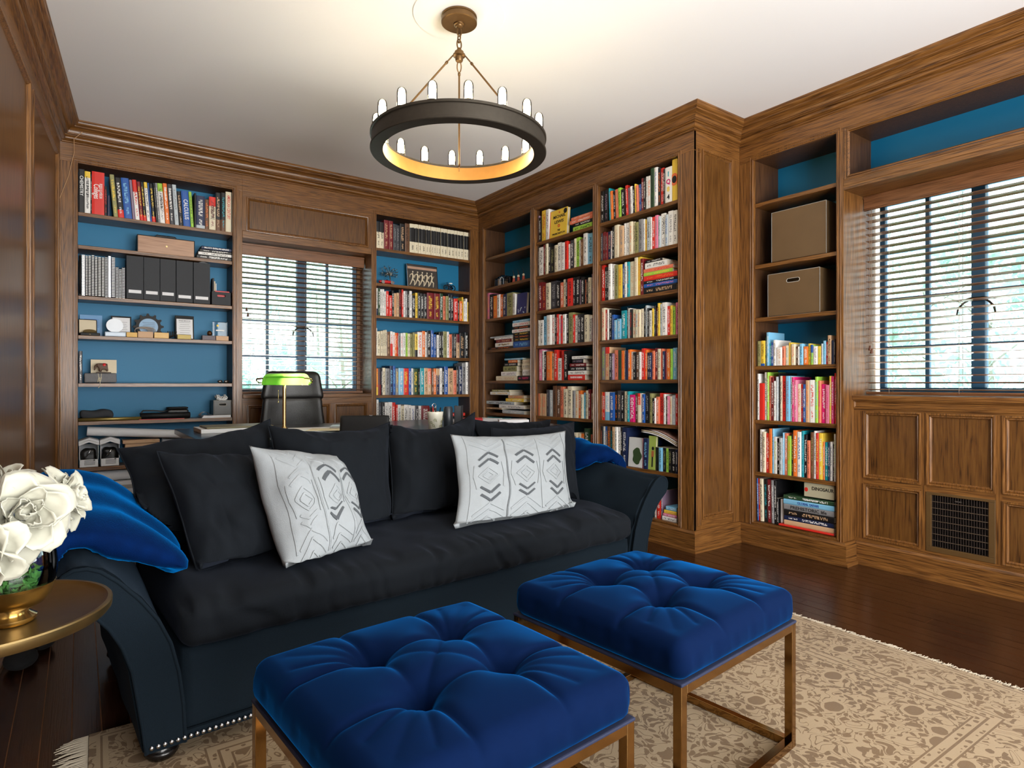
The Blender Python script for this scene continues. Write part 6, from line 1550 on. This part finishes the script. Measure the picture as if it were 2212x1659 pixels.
# ---------------------------------------------------------------- awards shelf
z = 1.441+.0005
def plaque(label, x0, x1, yt, t, m, fm=None, tilt=.12, name='award_plaque', dark=None, group='award plaques'):
    a, b = sx(x0, t=t), sx(x1, t=t); _, zt = FA.hit((x0+x1)/2, yt, t); h = zt-z
    root = thing(name, label, 'award', tuple(FA.p((a+b)/2, t, z)), group=group)
    X = face_frame(FA, a, t, z+.002) @ Matrix.Rotation(-tilt, 4, 'X')
    w_ = b-a
    if fm is not None:
        MB(X).box(0, w_, 0, .010, 0, h).build('frame', fm, root, bevel=.001); MB(X).box(w_*.07, w_*.93, -.0015, 0, h*.05, h*.93 if dark is None else h*dark).build('certificate', m, root)
        e = MB(X)
        for k in range(7): e.box(w_*(.2+.03*(k % 3)), w_*(.8-.04*(k % 2)), -.0022, -.0015, h*(.2+.085*k), h*(.2+.085*k)+.0022)
        e.build('printed_lines', INKA, root)
    else:
        MB(X).box(0, w_, 0, .008, 0, h).build('plate', m, root, bevel=.001)
        e = MB(X)
        for k in range(6): e.box(w_*.2, w_*.85, -.0008, 0, h*(.45+.07*k), h*(.45+.07*k)+.002)
        e.build('printed_lines', INKB, root)
    return root, X, w_, h
plaque('pale blue acrylic certificate behind the medal case', 172, 221, 680, .185, mat('pale_blue_acrylic', srgb(110, 156, 200), .2))
plaque('black framed white certificate beside the blue one', 240, 284, 683, .13, PAPER, BLACK)
r_, X, w_, h = plaque('tall white certificate on a black arched board', 379, 419.5, 682, .10, PAPER, BLACK, dark=.86)
M = X @ Matrix(((1,0,0,w_*.5),(0,0,-1,-.0024),(0,1,0,h*.78),(0,0,0,1))); lettering('PINE RIDGE', .014, M, INKK, r_, fit=w_*.62) if False else lettering('PINE BROOK', .014, M, INKK, r_, fit=w_*.62)
# medal in its open case
a, b = sx(169, t=.05), sx(216, t=.05); mc = thing('medal_case', 'open black medal case with bronze medal and cream lining', 'medal', tuple(FA.p((a+b)/2, .05, z)))
FA.mb().box(a+.01, b, .03, .12, z, z+.022).build('tray', BLACK, mc, bevel=.004)
X = face_frame(FA, a, .118, z+.012) @ Matrix.Rotation(-.25, 4, 'X'); MB(X).rbox(((b-a)*.44, .008, .058), .007, (10, 2, 10), None, ((b-a)*.44, 0, .058)).build('lid', BLACK, mc, smooth=True); MB(X).rbox(((b-a)*.40, .002, .050), .0015, (6, 1, 6), None, ((b-a)*.44, -.009, .058)).build('lining', CREAM, mc)
mm = MB(Matrix.Translation(FA.p((a+b)/2+.005, .068, z+.026)) @ Matrix.Rotation(R(28), 4, 'X')); mm.lathe([(.001, 0), (.040, 0), (.042, .003), (.040, .006), (.001, .006)], 32); mm.build('medal', mat('bronze_medal', srgb(140, 120, 70), .35, .9), mc, auto=40)
# oval glass award with base
a, b = sx(226, t=.05), sx(273, t=.05); ga = thing('glass_award', 'frosted oval glass award on an acrylic base', 'award', tuple(FA.p((a+b)/2, .06, z)))
FROST = mat('frosted_acrylic', srgb(206, 210, 216), .15, var=.05)
FA.mb().box(a, b, .035, .085, z, z+.035).build('base', mat('acrylic_base', srgb(176, 190, 206), .08), ga, bevel=.006)
mm = FA.mb(); sc_ = (a+b)/2-.005; n = 28
pts = [(sc_+.052*math.cos(2*math.pi*i/n), z+.082+.050*math.sin(2*math.pi*i/n)) for i in range(n)]
mm.add([(p, .055, q) for p, q in pts]+[(p, .064, q) for p, q in pts], [tuple(range(n)), tuple(range(n, 2*n))[::-1]]+[(i, n+i, n+(i+1) % n, (i+1) % n) for i in range(n)]); mm.build('oval', FROST, ga)
# gear shaped award
c_s, c_z = FA.hit(321, 706, .12); gw = thing('gear_award', 'black gear-shaped award with engraved disc', 'award', tuple(FA.p(c_s, .12, z)))
mm = FA.mb(); n = 60; pts = []
for i in range(n):
    an = 2*math.pi*i/n; r0 = .100 if (i % 5) in (0, 1) else .082; pts.append((c_s+r0*math.cos(an), max(z, c_z+r0*math.sin(an))))
mm.add([(p, .12, q) for p, q in pts]+[(p, .132, q) for p, q in pts], [tuple(range(n)), tuple(range(n, 2*n))[::-1]]+[(i, n+i, n+(i+1) % n, (i+1) % n) for i in range(n)]); mm.build('gear', BLACK, gw)
mm = FA.mb(); n = 32; mm.add([(c_s+.062*math.cos(2*math.pi*i/n), .1185, max(z, c_z+.062*math.sin(2*math.pi*i/n))) for i in range(n)], [tuple(range(n))]); mm.build('disc', mat('engraved_disc', srgb(96, 140, 176), .35), gw)
mm = FA.mb()
for k in range(6): mm.box(c_s-.04+.004*k % .01, c_s+.04, .1178, .1183, c_z-.03+.012*k, c_z-.028+.012*k)
mm.build('printed_lines', INKK, gw)
# coil of cord, wooden blocks, lattice
mm = FA.mb()
for k in range(7):
    rr_ = .028+.003*k; cs = sx(306, t=.07); mm.tube([(cs+rr_*1.5*math.cos(a)+.004*k, .07+.002*k, z+.052+rr_*math.sin(a)*.75+.002*math.sin(3*a+k)) for a in [i*.35 for i in range(19)]], .0022, 5, False)
mm.build('cord_coil', mat('grey_cord', srgb(150, 140, 130), .7), smooth=True, label='loose coil of grey cord in front of the gear award', cat='cord')
for x0, x1, h, m_, lb in ((273, 297, .036, mat('gold_block', srgb(130, 100, 44), .4, .5), 'small gold block beside the oval award'), (298, 331, .045, KRAFT, 'pale wooden block in front of the cord'), (333, 365, .043, mat('light_gold_block', srgb(176, 140, 80), .45, .2), 'light gold wooden block right of the pale one'), (383, 413, .034, mat('olive_gold_block', srgb(122, 104, 46), .4, .4), 'olive gold block in front of the arched certificate'), (467, 494, .036, KRAFT, 'pale wooden block beside the small bust')):
    boxat(FA, x0, x1, .018, z, h, .03, 'wooden_block', m_, label=lb, cat='block', group='little blocks on the awards shelf')
bs = thing('bust_award', 'small bronze head on a dark block', 'award', tuple(FA.p(sx(451, t=.05), .05, z)))
boxat(FA, 437, 466, .03, z, .036, .05, 'block', mat('mauve_block', srgb(88, 76, 82), .5), bs); cs = sx(453, t=.05)
mm = FA.mb(); mm.sphere((cs, .055, z+.054), .019, 14, 10, (1, 1, 1.15)); mm.sphere((cs-.004, .037, z+.050), .005, 6, 4); mm.build('head', mat('bronze_patina', srgb(92, 62, 36), .3, .8), bs, smooth=True)
a, b = sx(459, t=.10), sx(492, t=.10); gb = thing('glass_block', 'clear glass block award in the shelf corner', 'award', tuple(FA.p((a+b)/2, .12, z)))
FA.mb().box(a, b, .10, .135, z, z+.155).build('block', CLEAR, gb, bevel=.004); FA.mb().box(a+.03, a+.045, .098, .0995, z+.115, z+.13).build('emblem', INKY, gb); FA.mb().box(a+.025, b-.025, .098, .0995, z+.08, z+.09).build('engraving', INKW, gb)
mm = FA.mb(); cs = sx(372, t=.1)
for k in range(5): mm.tube([(cs-.03, .1+.01*k, z+.005), (cs+.01*k-.02, .1, z+.03), (cs-.03+.015*k, .1, z+.06)], .003, 5)
mm.build('wire_ornament', IRON, label='small dark wire ornament beside the arched certificate', cat='ornament', smooth=True)
# ---------------------------------------------------------------- fifth shelf: book, card, elephant, grey cloth bundle, sunglasses
z = 1.105+.0005
a, b = sx(170, t=.02), sx(178, t=.02); bk_ = BB(); bk_.k = 991; bk_.book(Matrix(), b-a, .225, .16, PALL['K'], PALL['w'], (), True); o = bk_.build('book'); o.matrix_world = face_frame(FA, a, .02, z); tag(o, 'single dark grey book at the left end of the half-empty shelf', 'book')
a, b = sx(182, t=.03), sx(252, t=.03); gd = thing('wrapped_parcel', 'grey felt bundle tied with twine', 'parcel', tuple(FA.p((a+b)/2, .09, z)))
FA.mb().rbox(((b-a)/2, .07, .033), .008, (30, 12, 6), lambda p, n: p+n*.003*noise.noise(p*30), ((a+b)/2, .10, z+.0375)).build('felt', mat('grey_felt', srgb(110, 110, 112), .95, var=.35, vscale=300, bump=.4, bscale=400), gd, smooth=True)
tw = mat('twine', srgb(206, 196, 170), .8); cs = sx(215, t=.03)
mm = FA.mb(); mm.tube([(cs-.008, .03, z+.069), (cs-.004, .026, z+.03), (cs, .024, z+.012)], .0022, 5); mm.tube([(cs+.012, .03, z+.069), (cs+.008, .026, z+.03), (cs, .024, z+.012)], .0022, 5)
mm.tube([(cs+.018*math.cos(t_)*(.5+.5*math.sin(t_)), .021, z+.026+.018*math.sin(t_*2)) for t_ in [i*.4 for i in range(17)]], .002, 5, False); mm.tube([(cs, .02, z+.012), (cs+.002, .006, z+.006), (cs+.006, .004, z-.012), (cs-.008, .003, z-.034)], .0022, 5); mm.build('twine', tw, gd, smooth=True)
pc = thing('greeting_card', 'cream card propped on the felt bundle', 'card', tuple(FA.p(sx(225, t=.12), .12, z+.068)))
a2, b2_ = sx(196, t=.12), sx(252, t=.12); MB(face_frame(FA, a2, .12, z+.0735) @ Matrix.Rotation(-.1, 4, 'X')).box(0, b2_-a2, 0, .003, 0, .098).build('card', CREAM, pc)
el = thing('elephant_figurine', 'painted elephant figurine with a red cloth on its back', 'figurine', tuple(FA.p(sx(224, t=.06), .06, z+.068)))
e0 = FA.p(sx(224, t=.06), .065, z+.0735); EX = Matrix.Translation(e0)
MB(EX).box(-.045, .045, -.022, .022, 0, .006).build('stand', mat('dark_base', srgb(70, 52, 40), .5), el, bevel=.002)
ebm = mat('elephant_brown', srgb(92, 70, 56), .6, var=.2)
def skin(name, verts, edges, radii, m, parent, loc=(0,0,0), xf=None):
    me = bpy.data.meshes.new(name); me.from_pydata(verts, edges, []); o = bpy.data.objects.new(name, me); link(o, parent)
    o.matrix_parent_inverse = WORLD.get(parent.name, Matrix()).inverted() @ (xf or Matrix.Translation(loc)) if parent else Matrix()
    if not parent: o.matrix_world = xf or Matrix.Translation(loc)
    sm_ = o.modifiers.new('skin', 'SKIN'); ss = o.modifiers.new('sub', 'SUBSURF'); ss.levels = 2; ss.render_levels = 2
    for i, r_ in enumerate(radii): me.skin_vertices[0].data[i].radius = (r_, r_)
    me.skin_vertices[0].data[0].use_root = True; me.materials.append(m); return o
ev = [(.0, 0, .045), (.022, 0, .045), (-.022, 0, .046), (-.038, 0, .058), (-.050, 0, .045), (-.052, 0, .028), (-.056, 0, .018),
      (-.02, -.011, .026), (-.02, -.012, .010), (-.02, .011, .026), (-.02, .012, .010), (.02, -.011, .026), (.02, -.012, .010), (.02, .011, .026), (.02, .012, .010)]
ee = [(0,1),(0,2),(2,3),(3,4),(4,5),(5,6),(2,7),(7,8),(2,9),(9,10),(1,11),(11,12),(1,13),(13,14)]
skin('body', ev, ee, [.022,.021,.020,.016,.009,.006,.004,.009,.008,.009,.008,.009,.008,.009,.008], ebm, el, xf=EX)
MB(EX).sphere((.004, 0, .054), .0195, 14, 8, (1.1, 1.15, .85)).build('saddle_cloth', REDM, el, smooth=True)
for sg in (-1, 1): MB(EX).sphere((-.033, sg*.016, .056), .012, 10, 6, (.5, .35, 1)).build('ear', ebm, el, smooth=True)
sg_ = thing('sunglasses', 'folded sunglasses at the right end of the shelf', 'glasses', tuple(FA.p(sx(489, t=.06), .06, z)))
mm = FA.mb(); cs = sx(489, t=.06)-.025
for k in (-1, 1): mm.sphere((cs+k*.022, .05, z+.014), .017, 12, 6, (1, .3, .75))
mm.tube([(cs-.04, .055, z+.02), (cs-.03, .09, z+.008), (cs+.03, .10, z+.006)], .002, 5); mm.tube([(cs+.04, .055, z+.02), (cs+.03, .10, z+.008), (cs-.02, .10, z+.006)], .002, 5); mm.build('frame', mat('tortoise', srgb(46, 34, 20), .2), sg_, smooth=True)
# ---------------------------------------------------------------- sixth shelf: cap, gold tube, camera bag, magazines, box of cables
z = .836+.0005
cp_s = sx(210, t=.10); hat = thing('flat_cap', 'dark grey folded cap at the left of the shelf', 'cap', tuple(FA.p(cp_s, .1, z)))
FA.mb().rbox((.10, .075, .028), .024, (24, 18, 8), lambda p, n: p+n*.006*noise.noise(p*16)+Vector((0, 0, .006*math.sin(p.x*40))), (cp_s, .13, z+.046)).build('crown', mat('charcoal_wool', srgb(52, 54, 58), .9, var=.2), hat, smooth=True)
FA.mb().rbox((.14, .080, .004), .003, (16, 10, 1), None, (cp_s+.04, .138, z+.005)).build('brim', GREYF, hat, smooth=True)
a, b = sx(168, t=.03), sx(305, t=.03); FA.mb().tube([(a+.002, .032, z+.012), (b, .032, z+.012)], .012, 16).build('gold_tube', mat('matte_gold_tube', srgb(160, 140, 80), .35, .7), label='long matte gold tube along the shelf edge', cat='tube', smooth=True)
tb_ = thing('tripod_case', 'black cylindrical case with strap lying on the shelf', 'case', tuple(FA.p(sx(355, t=.03), .05, z)))
a, b = sx(303, t=.04), sx(411, t=.04); FA.mb().tube([(a, .045, z+.026), (a+.004, .045, z+.026), (b-.004, .045, z+.026), (b, .045, z+.026)], [.020, .024, .024, .020], 18).build('tube', BLACK, tb_, smooth=True)
FA.mb().tube([(a, .05, z+.04), (a+.02, .07, z+.065), (a+.10, .08, z+.062), (a+.15, .07, z+.055), (a+.2, .08, z+.068)], .006, 6).build('strap', BLACKL, tb_, smooth=True)
cb_ = thing('camera_pouch', 'small black camera pouch on top of the black case', 'pouch', tuple(FA.p(sx(385, t=.1), .1, z)))
FA.mb().rbox((.075, .05, .034), .012, (12, 8, 6), None, (sx(384, t=.12), .160, z+.035)).build('body', BLACKL, cb_, smooth=True); FA.mb().rbox((.072, .05, .008), .006, (12, 8, 2), None, (sx(384, t=.12), .160, z+.078)).build('flap', BLACK, cb_, smooth=True)
a, b = sx(300, t=.02), sx(398, t=.02); FA.mb().box(a, b, .012, .018, z, z+.004).build('red_ruler', REDM, label='thin red strip under the black case', cat='ruler')
nm_ = thing('magazine_stack', 'loose white magazines under the cable box', 'magazine', tuple(FA.p(sx(465, t=.03), .06, z)))
a, b = sx(436, t=.02), .985
for k in range(3): FA.mb().box(a+.006*k, b-.003, .015+.004*k, .18, z+.006*k, z+.0055+.006*k).build('magazine', PAPER, nm_)
FA.mb().grid(lambda s, t: (a-.012+.09*s, .02+.1*t, z+.02+.03*math.sin(min(1, s*1.2)*3.0)*(1-s*.3)), 10, 3).build('page', PAPER, nm_, smooth=True)
r_, a, b = openbox('dark box full of tangled white cables', FA, 461.5, 500, .03, z+.019, .115, .15, mat('dark_bronze_box', srgb(62, 60, 56), .4, var=.2), stitch=STITCH)
mm = FA.mb(); rn = random.Random(9)
for k in range(9):
    c0 = (a+b)/2; pts = [(c0+.045*math.cos(t_*1.3+k*1.1)*rn.uniform(.6, 1), .09+.04*math.sin(t_+k*2), z+.135+.045*abs(math.sin(t_*.9+k))*rn.uniform(.5, 1)) for t_ in [i*.35 for i in range(14)]]; mm.tube(pts, .003, 5, False)
mm.build('cables', INKW, r_, smooth=True)
# ---------------------------------------------------------------- seventh shelf: paper rolls, shoe boxes, wooden box
z = .512+.0005
for lb, x0, x1, y0, y1, r_ in (('long white paper roll lying across the shoe boxes', 188, 420, 926, 940, .032), ('white paper roll behind the pillow tops', 352, 440, 949, 958, .026)):
    s0, z0 = FA.hit(x0, y0, .10); s1, z1 = FA.hit(x1, y1, .10); z0 -= .016; z1 += .006; pr_ = thing('paper_roll', lb, 'paper roll', tuple(FA.p((s0+s1)/2, .1, (z0+z1)/2)), group='rolled white paper on the low shelves')
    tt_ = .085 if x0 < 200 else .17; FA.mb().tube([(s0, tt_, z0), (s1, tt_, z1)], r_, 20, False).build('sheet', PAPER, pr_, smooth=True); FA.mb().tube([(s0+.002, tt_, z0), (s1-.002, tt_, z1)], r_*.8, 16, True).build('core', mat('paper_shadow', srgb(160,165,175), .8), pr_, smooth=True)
for k, (x0, x1) in enumerate(((171, 213), (217, 258))):
    a, b = sx(x0, t=.02), sx(x1, t=.02); sb_ = thing('shoe_box', ['white shoe box with clear window showing a black shoe, left one','white shoe box with clear window showing a black boot, right one'][k], 'box', tuple(FA.p((a+b)/2, .1, z)), group='white windowed shoe boxes')
    mm = FA.mb(); mm.box(a, b, .02, .20, z, z+.003); mm.box(a, b, .02, .023, z, z+.055); mm.box(a, a+.003, .02, .2, z, z+.15); mm.box(b-.003, b, .02, .2, z, z+.15); mm.box(a, b, .197, .2, z, z+.15); mm.build('tray', PAPER, sb_)
    mm = FA.mb()
    for j in range(2):
        zz = z+.165+.016*j; c0 = (a+b)/2; mm.add([(a-.003, .016, zz-.012), (c0, .012, zz+.012), (b+.003, .016, zz-.012), (b+.003, .016, zz+.004), (c0, .012, zz+.026), (a-.003, .016, zz+.004), (a-.003, .2, zz-.012), (c0, .2, zz+.012), (b+.003, .2, zz-.012), (b+.003, .2, zz+.004), (c0, .2, zz+.026), (a-.003, .2, zz+.004)], [(0,1,4,5),(1,2,3,4),(5,4,10,11),(4,3,9,10),(0,5,11,6),(2,8,9,3),(6,7,1,0),(7,8,2,1)])
    mm.build('lid', PAPER, sb_)
    e = FA.mb()
    for j in range(4): e.box(a+.03, b-.02, .0195, .02, z+.018+.009*j, z+.021+.009*j)
    e.box(b-.03, b-.02, .0195, .02, z+.047, z+.053); e.build('printed_label', INKK, sb_)
    FA.mb().rbox(((b-a)*.40, .06, .06), .03, (14, 12, 12), lambda p, n: p+n*.008*noise.noise(p*22+Vector((k*5, 0, 0))), ((a+b)/2, .10, z+.068)).build('shoe', BLACKL, sb_, smooth=True)
    FA.mb().tube([((a+b)/2-.02, .038, z+.07), ((a+b)/2, .034, z+.10), ((a+b)/2+.01, .036, z+.12)], .006, 6).build('buckle', CHROME, sb_, smooth=True)
a, b = sx(265, t=.06), sx(345, t=.06); wbx = thing('wooden_box', 'light wooden box with rubber band behind the pillows', 'box', tuple(FA.p((a+b)/2, .1, z)))
FA.mb().box(a+.015, b-.015, .06, .18, z, z+.15).build('body', KRAFT, wbx, bevel=.002); FA.mb().box(a, b, .05, .19, z+.15, z+.175).build('lid', KRAFT, wbx, bevel=.003)
# bottom shelf rolls and carton
z = .155+.0005
s0, s1 = sx(180, t=.05), sx(330, t=.05); _, zc = FA.hit(220, 1040, .1)
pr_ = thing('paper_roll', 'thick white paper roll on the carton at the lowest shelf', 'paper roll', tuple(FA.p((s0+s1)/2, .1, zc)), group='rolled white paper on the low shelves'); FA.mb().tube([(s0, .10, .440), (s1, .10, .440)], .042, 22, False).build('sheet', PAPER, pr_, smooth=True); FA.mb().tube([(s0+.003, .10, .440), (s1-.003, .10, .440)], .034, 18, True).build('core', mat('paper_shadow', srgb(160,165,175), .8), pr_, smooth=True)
a, b = sx(174, t=.02), sx(345, t=.02); ct = thing('carton', 'white cardboard carton with grey print on the lowest shelf', 'box', tuple(FA.p((a+b)/2, .1, z)))
FA.mb().box(a, b, .02, .21, z, z+.238).build('body', PAPER, ct, bevel=.002)
for k in range(4): FA.mb().box(a+.07+.085*k, a+.14+.085*k, .0185, .02, z+.185, z+.215).build('printed_patch', mat('carton_print', srgb(170, 166, 160), .7, var=.3, vscale=150), ct)

# ================================================================ things on the other shelves
# far bookcase, second shelf: metal tree, framed print, race car, motorcycle, sunglasses
z = 2.02+.0005
ms_ = thing('metal_tree', 'silver branching metal tree sculpture on the far shelf', 'sculpture', tuple(FA.p(sx(843, t=.12), .12, z))); rn = random.Random(12)
mm = FA.mb(); t0 = (sx(846, t=.12), .12, z+.003)
top = (t0[0]-.02, .12, z+.10); mm.tube([t0, (t0[0]-.012, .12, z+.05), top], [.006, .005, .0045], 7)
for k in range(13):
    an = -2.6+5.2*k/12; l1 = rn.uniform(.05, .085); e1 = (top[0]+math.sin(an)*l1, .12+rn.uniform(-.03, .03), top[2]+math.cos(an)*l1*.6+.02); mm.tube([top, ((top[0]+e1[0])/2, .12, (top[2]+e1[2])/2+.008), e1], [.0035, .003, .0022], 5)
    for j in range(2): mm.tube([e1, (e1[0]+math.sin(an+rn.uniform(-.9, .9))*.03, e1[1]+rn.uniform(-.02, .02), e1[2]+rn.uniform(.0, .03))], [.0022, .003], 5)
mm.build('branches', mat('aged_silver', srgb(120, 116, 108), .3, .9), ms_, smooth=True)
a, b = sx(881, t=.13), sx(947, t=.13); _, zt = FA.hit(914, 572, .13); pf = thing('framed_print', 'framed dark print of pale running figures', 'picture', tuple(FA.p((a+b)/2, .13, z))); X = face_frame(FA, a, .13, z+.0025) @ Matrix.Rotation(-.12, 4, 'X'); w_, h = b-a, zt-z
MB(X).box(0, w_, 0, .014, 0, h).build('frame', CHROME, pf, bevel=.002); MB(X).box(.008, w_-.008, -.001, 0, .008, h-.008).build('print', mat('dark_vase_print', srgb(62, 56, 52), .5, var=.3), pf); MB(X).box(.008, w_-.008, -.0016, -.001, h*.80, h*.90).build('printed_band', mat('terracotta_band', srgb(186, 150, 128), .5), pf)
mm = MB(X)
for k in range(5):
    cx = w_*(.16+.155*k); mm.tube([(cx, -.002, h*.62), (cx+.008, -.002, h*.5), (cx, -.002, h*.36)], [.007, .010, .008], 6); mm.sphere((cx+.008, -.002, h*.68), .008, 8, 5, (1, .2, 1))
    mm.tube([(cx, -.002, h*.38), (cx+.022, -.002, h*.30), (cx+.016, -.002, h*.12)], [.007, .006, .003], 5); mm.tube([(cx, -.002, h*.38), (cx-.018, -.002, h*.22), (cx-.030, -.002, h*.14)], [.007, .005, .003], 5); mm.tube([(cx, -.002, h*.6), (cx+.02, -.002, h*.50), (cx+.03, -.002, h*.58)], [.005, .004, .003], 5); mm.tube([(cx, -.002, h*.6), (cx-.022, -.002, h*.55), (cx-.028, -.002, h*.44)], [.005, .004, .003], 5)
mm.build('painted_runners', CREAM, pf)
rc = thing('toy_race_car', 'small red vintage toy race car', 'toy car', tuple(FA.p(sx(836, t=.05), .05, z))); c0 = sx(835, t=.05)
FA.mb().rbox((.075, .022, .014), .012, (20, 6, 4), lambda p, n: Vector((p.x, p.y*(1-.4*abs(p.x/.075)**2), p.z*(1-.35*(p.x/.075)**2))), (c0, .05, z+.022)).build('body', REDM, rc, smooth=True)
for dx in (-.045, .045):
    for dy in (-.024, .024): FA.mb().tube([(c0+dx, .05+dy-.005, z+.0165), (c0+dx, .05+dy+.005, z+.0165)], .016, 14).build('wheel', CHROME if dy < 0 else BLACK, rc)
FA.mb().sphere((c0+.005, .05, z+.036), .009, 8, 5).build('driver', BLACK, rc, smooth=True)
mo = thing('toy_motorcycle', 'dark blue toy motorcycle with white seat', 'toy', tuple(FA.p(sx(971, t=.08), .08, z))); c0 = sx(971, t=.08)
for dx in (-.038, .038): 
    mm = FA.mb(); mm.tube([(c0+dx+.026*math.cos(a), .08, z+.0325+.026*math.sin(a)) for a in [i*.4 for i in range(17)]], .005, 6, False); mm.build('wheel', BLACK, mo, smooth=True)
mm = FA.mb(); mm.tube([(c0-.038, .08, z+.028), (c0-.026, .08, z+.07), (c0-.03, .08, z+.085)], .004, 6); mm.tube([(c0-.026, .08, z+.066), (c0, .08, z+.055), (c0+.038, .08, z+.03)], [.008, .013, .008], 8); mm.tube([(c0-.01, .08, z+.06), (c0+.0, .08, z+.02), (c0+.038, .08, z+.028)], .006, 6); mm.build('frame', mat('toy_navy', srgb(22, 40, 60), .35, .4), mo, smooth=True)
FA.mb().rbox((.018, .008, .006), .005, (8, 3, 3), None, (c0+.012, .08, z+.078)).build('seat', INKW, mo, smooth=True); FA.mb().tube([(c0-.03, .06, z+.084), (c0-.03, .10, z+.084)], .003, 6).build('handlebar', CHROME, mo)
sg2 = FA.mb(); cs = sx(1003, t=.05)
for k in (-1, 1): sg2.sphere((cs+k*.016, .05, z+.010), .012, 10, 5, (1, .4, .8))
sg2.tube([(cs-.03, .055, z+.012), (cs+.03, .09, z+.006)], .002, 5); sg2.build('sunglasses', BLACK, label='dark sunglasses beside the toy motorcycle', cat='glasses', smooth=True)
# corner column: glass ornament and three tiny painted figures
z = 2.053-.31+.31; z = SH_B[1]+.0005
a, b = sx(1068, 829, .05, FB), sx(1101, 829, .05, FB); gh = thing('crystal_ornament', 'etched crystal house ornament in the corner column', 'ornament', tuple(FB.p((a+b)/2, .07, z)))
FB.mb().box(a, b, .05, .09, z, z+.075).build('block', CLEAR, gh, bevel=.004); mm = FB.mb(); mm.add([(a, .05, z+.075), (b, .05, z+.075), ((a+b)/2, .05, z+.105), (a, .09, z+.075), (b, .09, z+.075), ((a+b)/2, .09, z+.105)], [(0,1,2),(3,5,4),(0,2,5,3),(1,4,5,2)]); mm.build('gable', CLEAR, gh)
mm = FB.mb(); mm.tube([((a+b)/2-.03, .048, z+.01), ((a+b)/2-.03, .048, z+.06), ((a+b)/2, .048, z+.085), ((a+b)/2+.03, .048, z+.06), ((a+b)/2+.03, .048, z+.01)], .002, 5); mm.build('etching', FROST, gh)
for k, x in enumerate((1110, 1120, 1131)):
    s = sx(x, 829, .07, FB); d_ = thing('carved_figure', ['tiny red and white carved figure nearest the crystal','tiny red and white carved figure, middle one','tiny red and white carved figure next to the divider'][k], 'figurine', tuple(FB.p(s, .07, z)), group='three tiny carved figures')
    FB.mb().lathe([(.001, 0), (.014, 0), (.016, .01), (.012, .04), (.009, .05), (.001, .052)], 12, (s, .07, z)).build('body', mat('painted_red_wood', srgb(170, 70, 50), .5, var=.4, vscale=60), d_, smooth=True); FB.mb().sphere((s, .07, z+.060), .013, 10, 7).build('head', CREAM, d_, smooth=True); FB.mb().tube([(s, .07, z+.068), (s-.004, .07, z+.10), (s-.02, .07, z+.13)], [.004, .003, .0015], 5).build('horn', IRON, d_, smooth=True)
# clutter face: white box behind the stack on the third shelf, right column
a, b = sx(1270+860/6.913, 829, .17, FB), sx(1270+1130/6.913, 829, .17, FB)
pb = thing('printed_box', 'white box with printed lines behind the flat book pile', 'box', tuple(FB.p((a+b)/2, .2, SH_B[2]))); FB.mb().box(a, b, .195, .235, SH_B[2]+.0008, SH_B[2]+.27).build('body', PAPER, pb)
mm = FB.mb()
for k in range(5): mm.box(a+.01, b-.01, .1935, .195, SH_B[2]+.13+.026*k, SH_B[2]+.14+.026*k)
mm.build('printed_lines', INKA, pb)
# teal box on the low shelf of the corner column, teal book under the pillow
boxat(FB, 1053, 1095, .03, SH_B[6]+.0005, .285, .05, 'folder_box', mat('teal_card', srgb(40, 150, 156), .5), label='teal folder standing low in the corner column', cat='folder')
# storage boxes beside the wide window
OX = lambda x: sx(x, 829, .03, FR)
r_, a, b = openbox('bronze faux leather storage box without handle, upper shelf', FR, 1667, 1785, .03, SH_R[1]+.002, .335, .25, BOXM, grp='bronze storage boxes', slot=False, stitch=STITCH)
r_, a, b = openbox('bronze faux leather storage box with oval handle hole, lower shelf', FR, 1659, 1771, .03, SH_R[2]+.002, .285, .25, BOXM, grp='bronze storage boxes', slot=True, stitch=STITCH)
FR.mb().box(a+.02, b-.02, .06, .2, SH_R[2]+.01, SH_R[2]+.22).build('contents', mat('box_contents', srgb(60, 60, 66), .8), r_)
# white paperbacks behind the pile on the lowest right shelf
stw = thing('paper_binder', 'worn white binder standing beside the flat book pile', 'binder', tuple(FR.p(sx(1600+440/5.027, 829, .03, FR), .1, .158)))
a, b = sx(1600+432/5.027, 829, .04, FR), sx(1600+460/5.027, 829, .04, FR); FR.mb().box(a, b, .04, .25, .171, .33).build('body', PAPER, stw, bevel=.004)
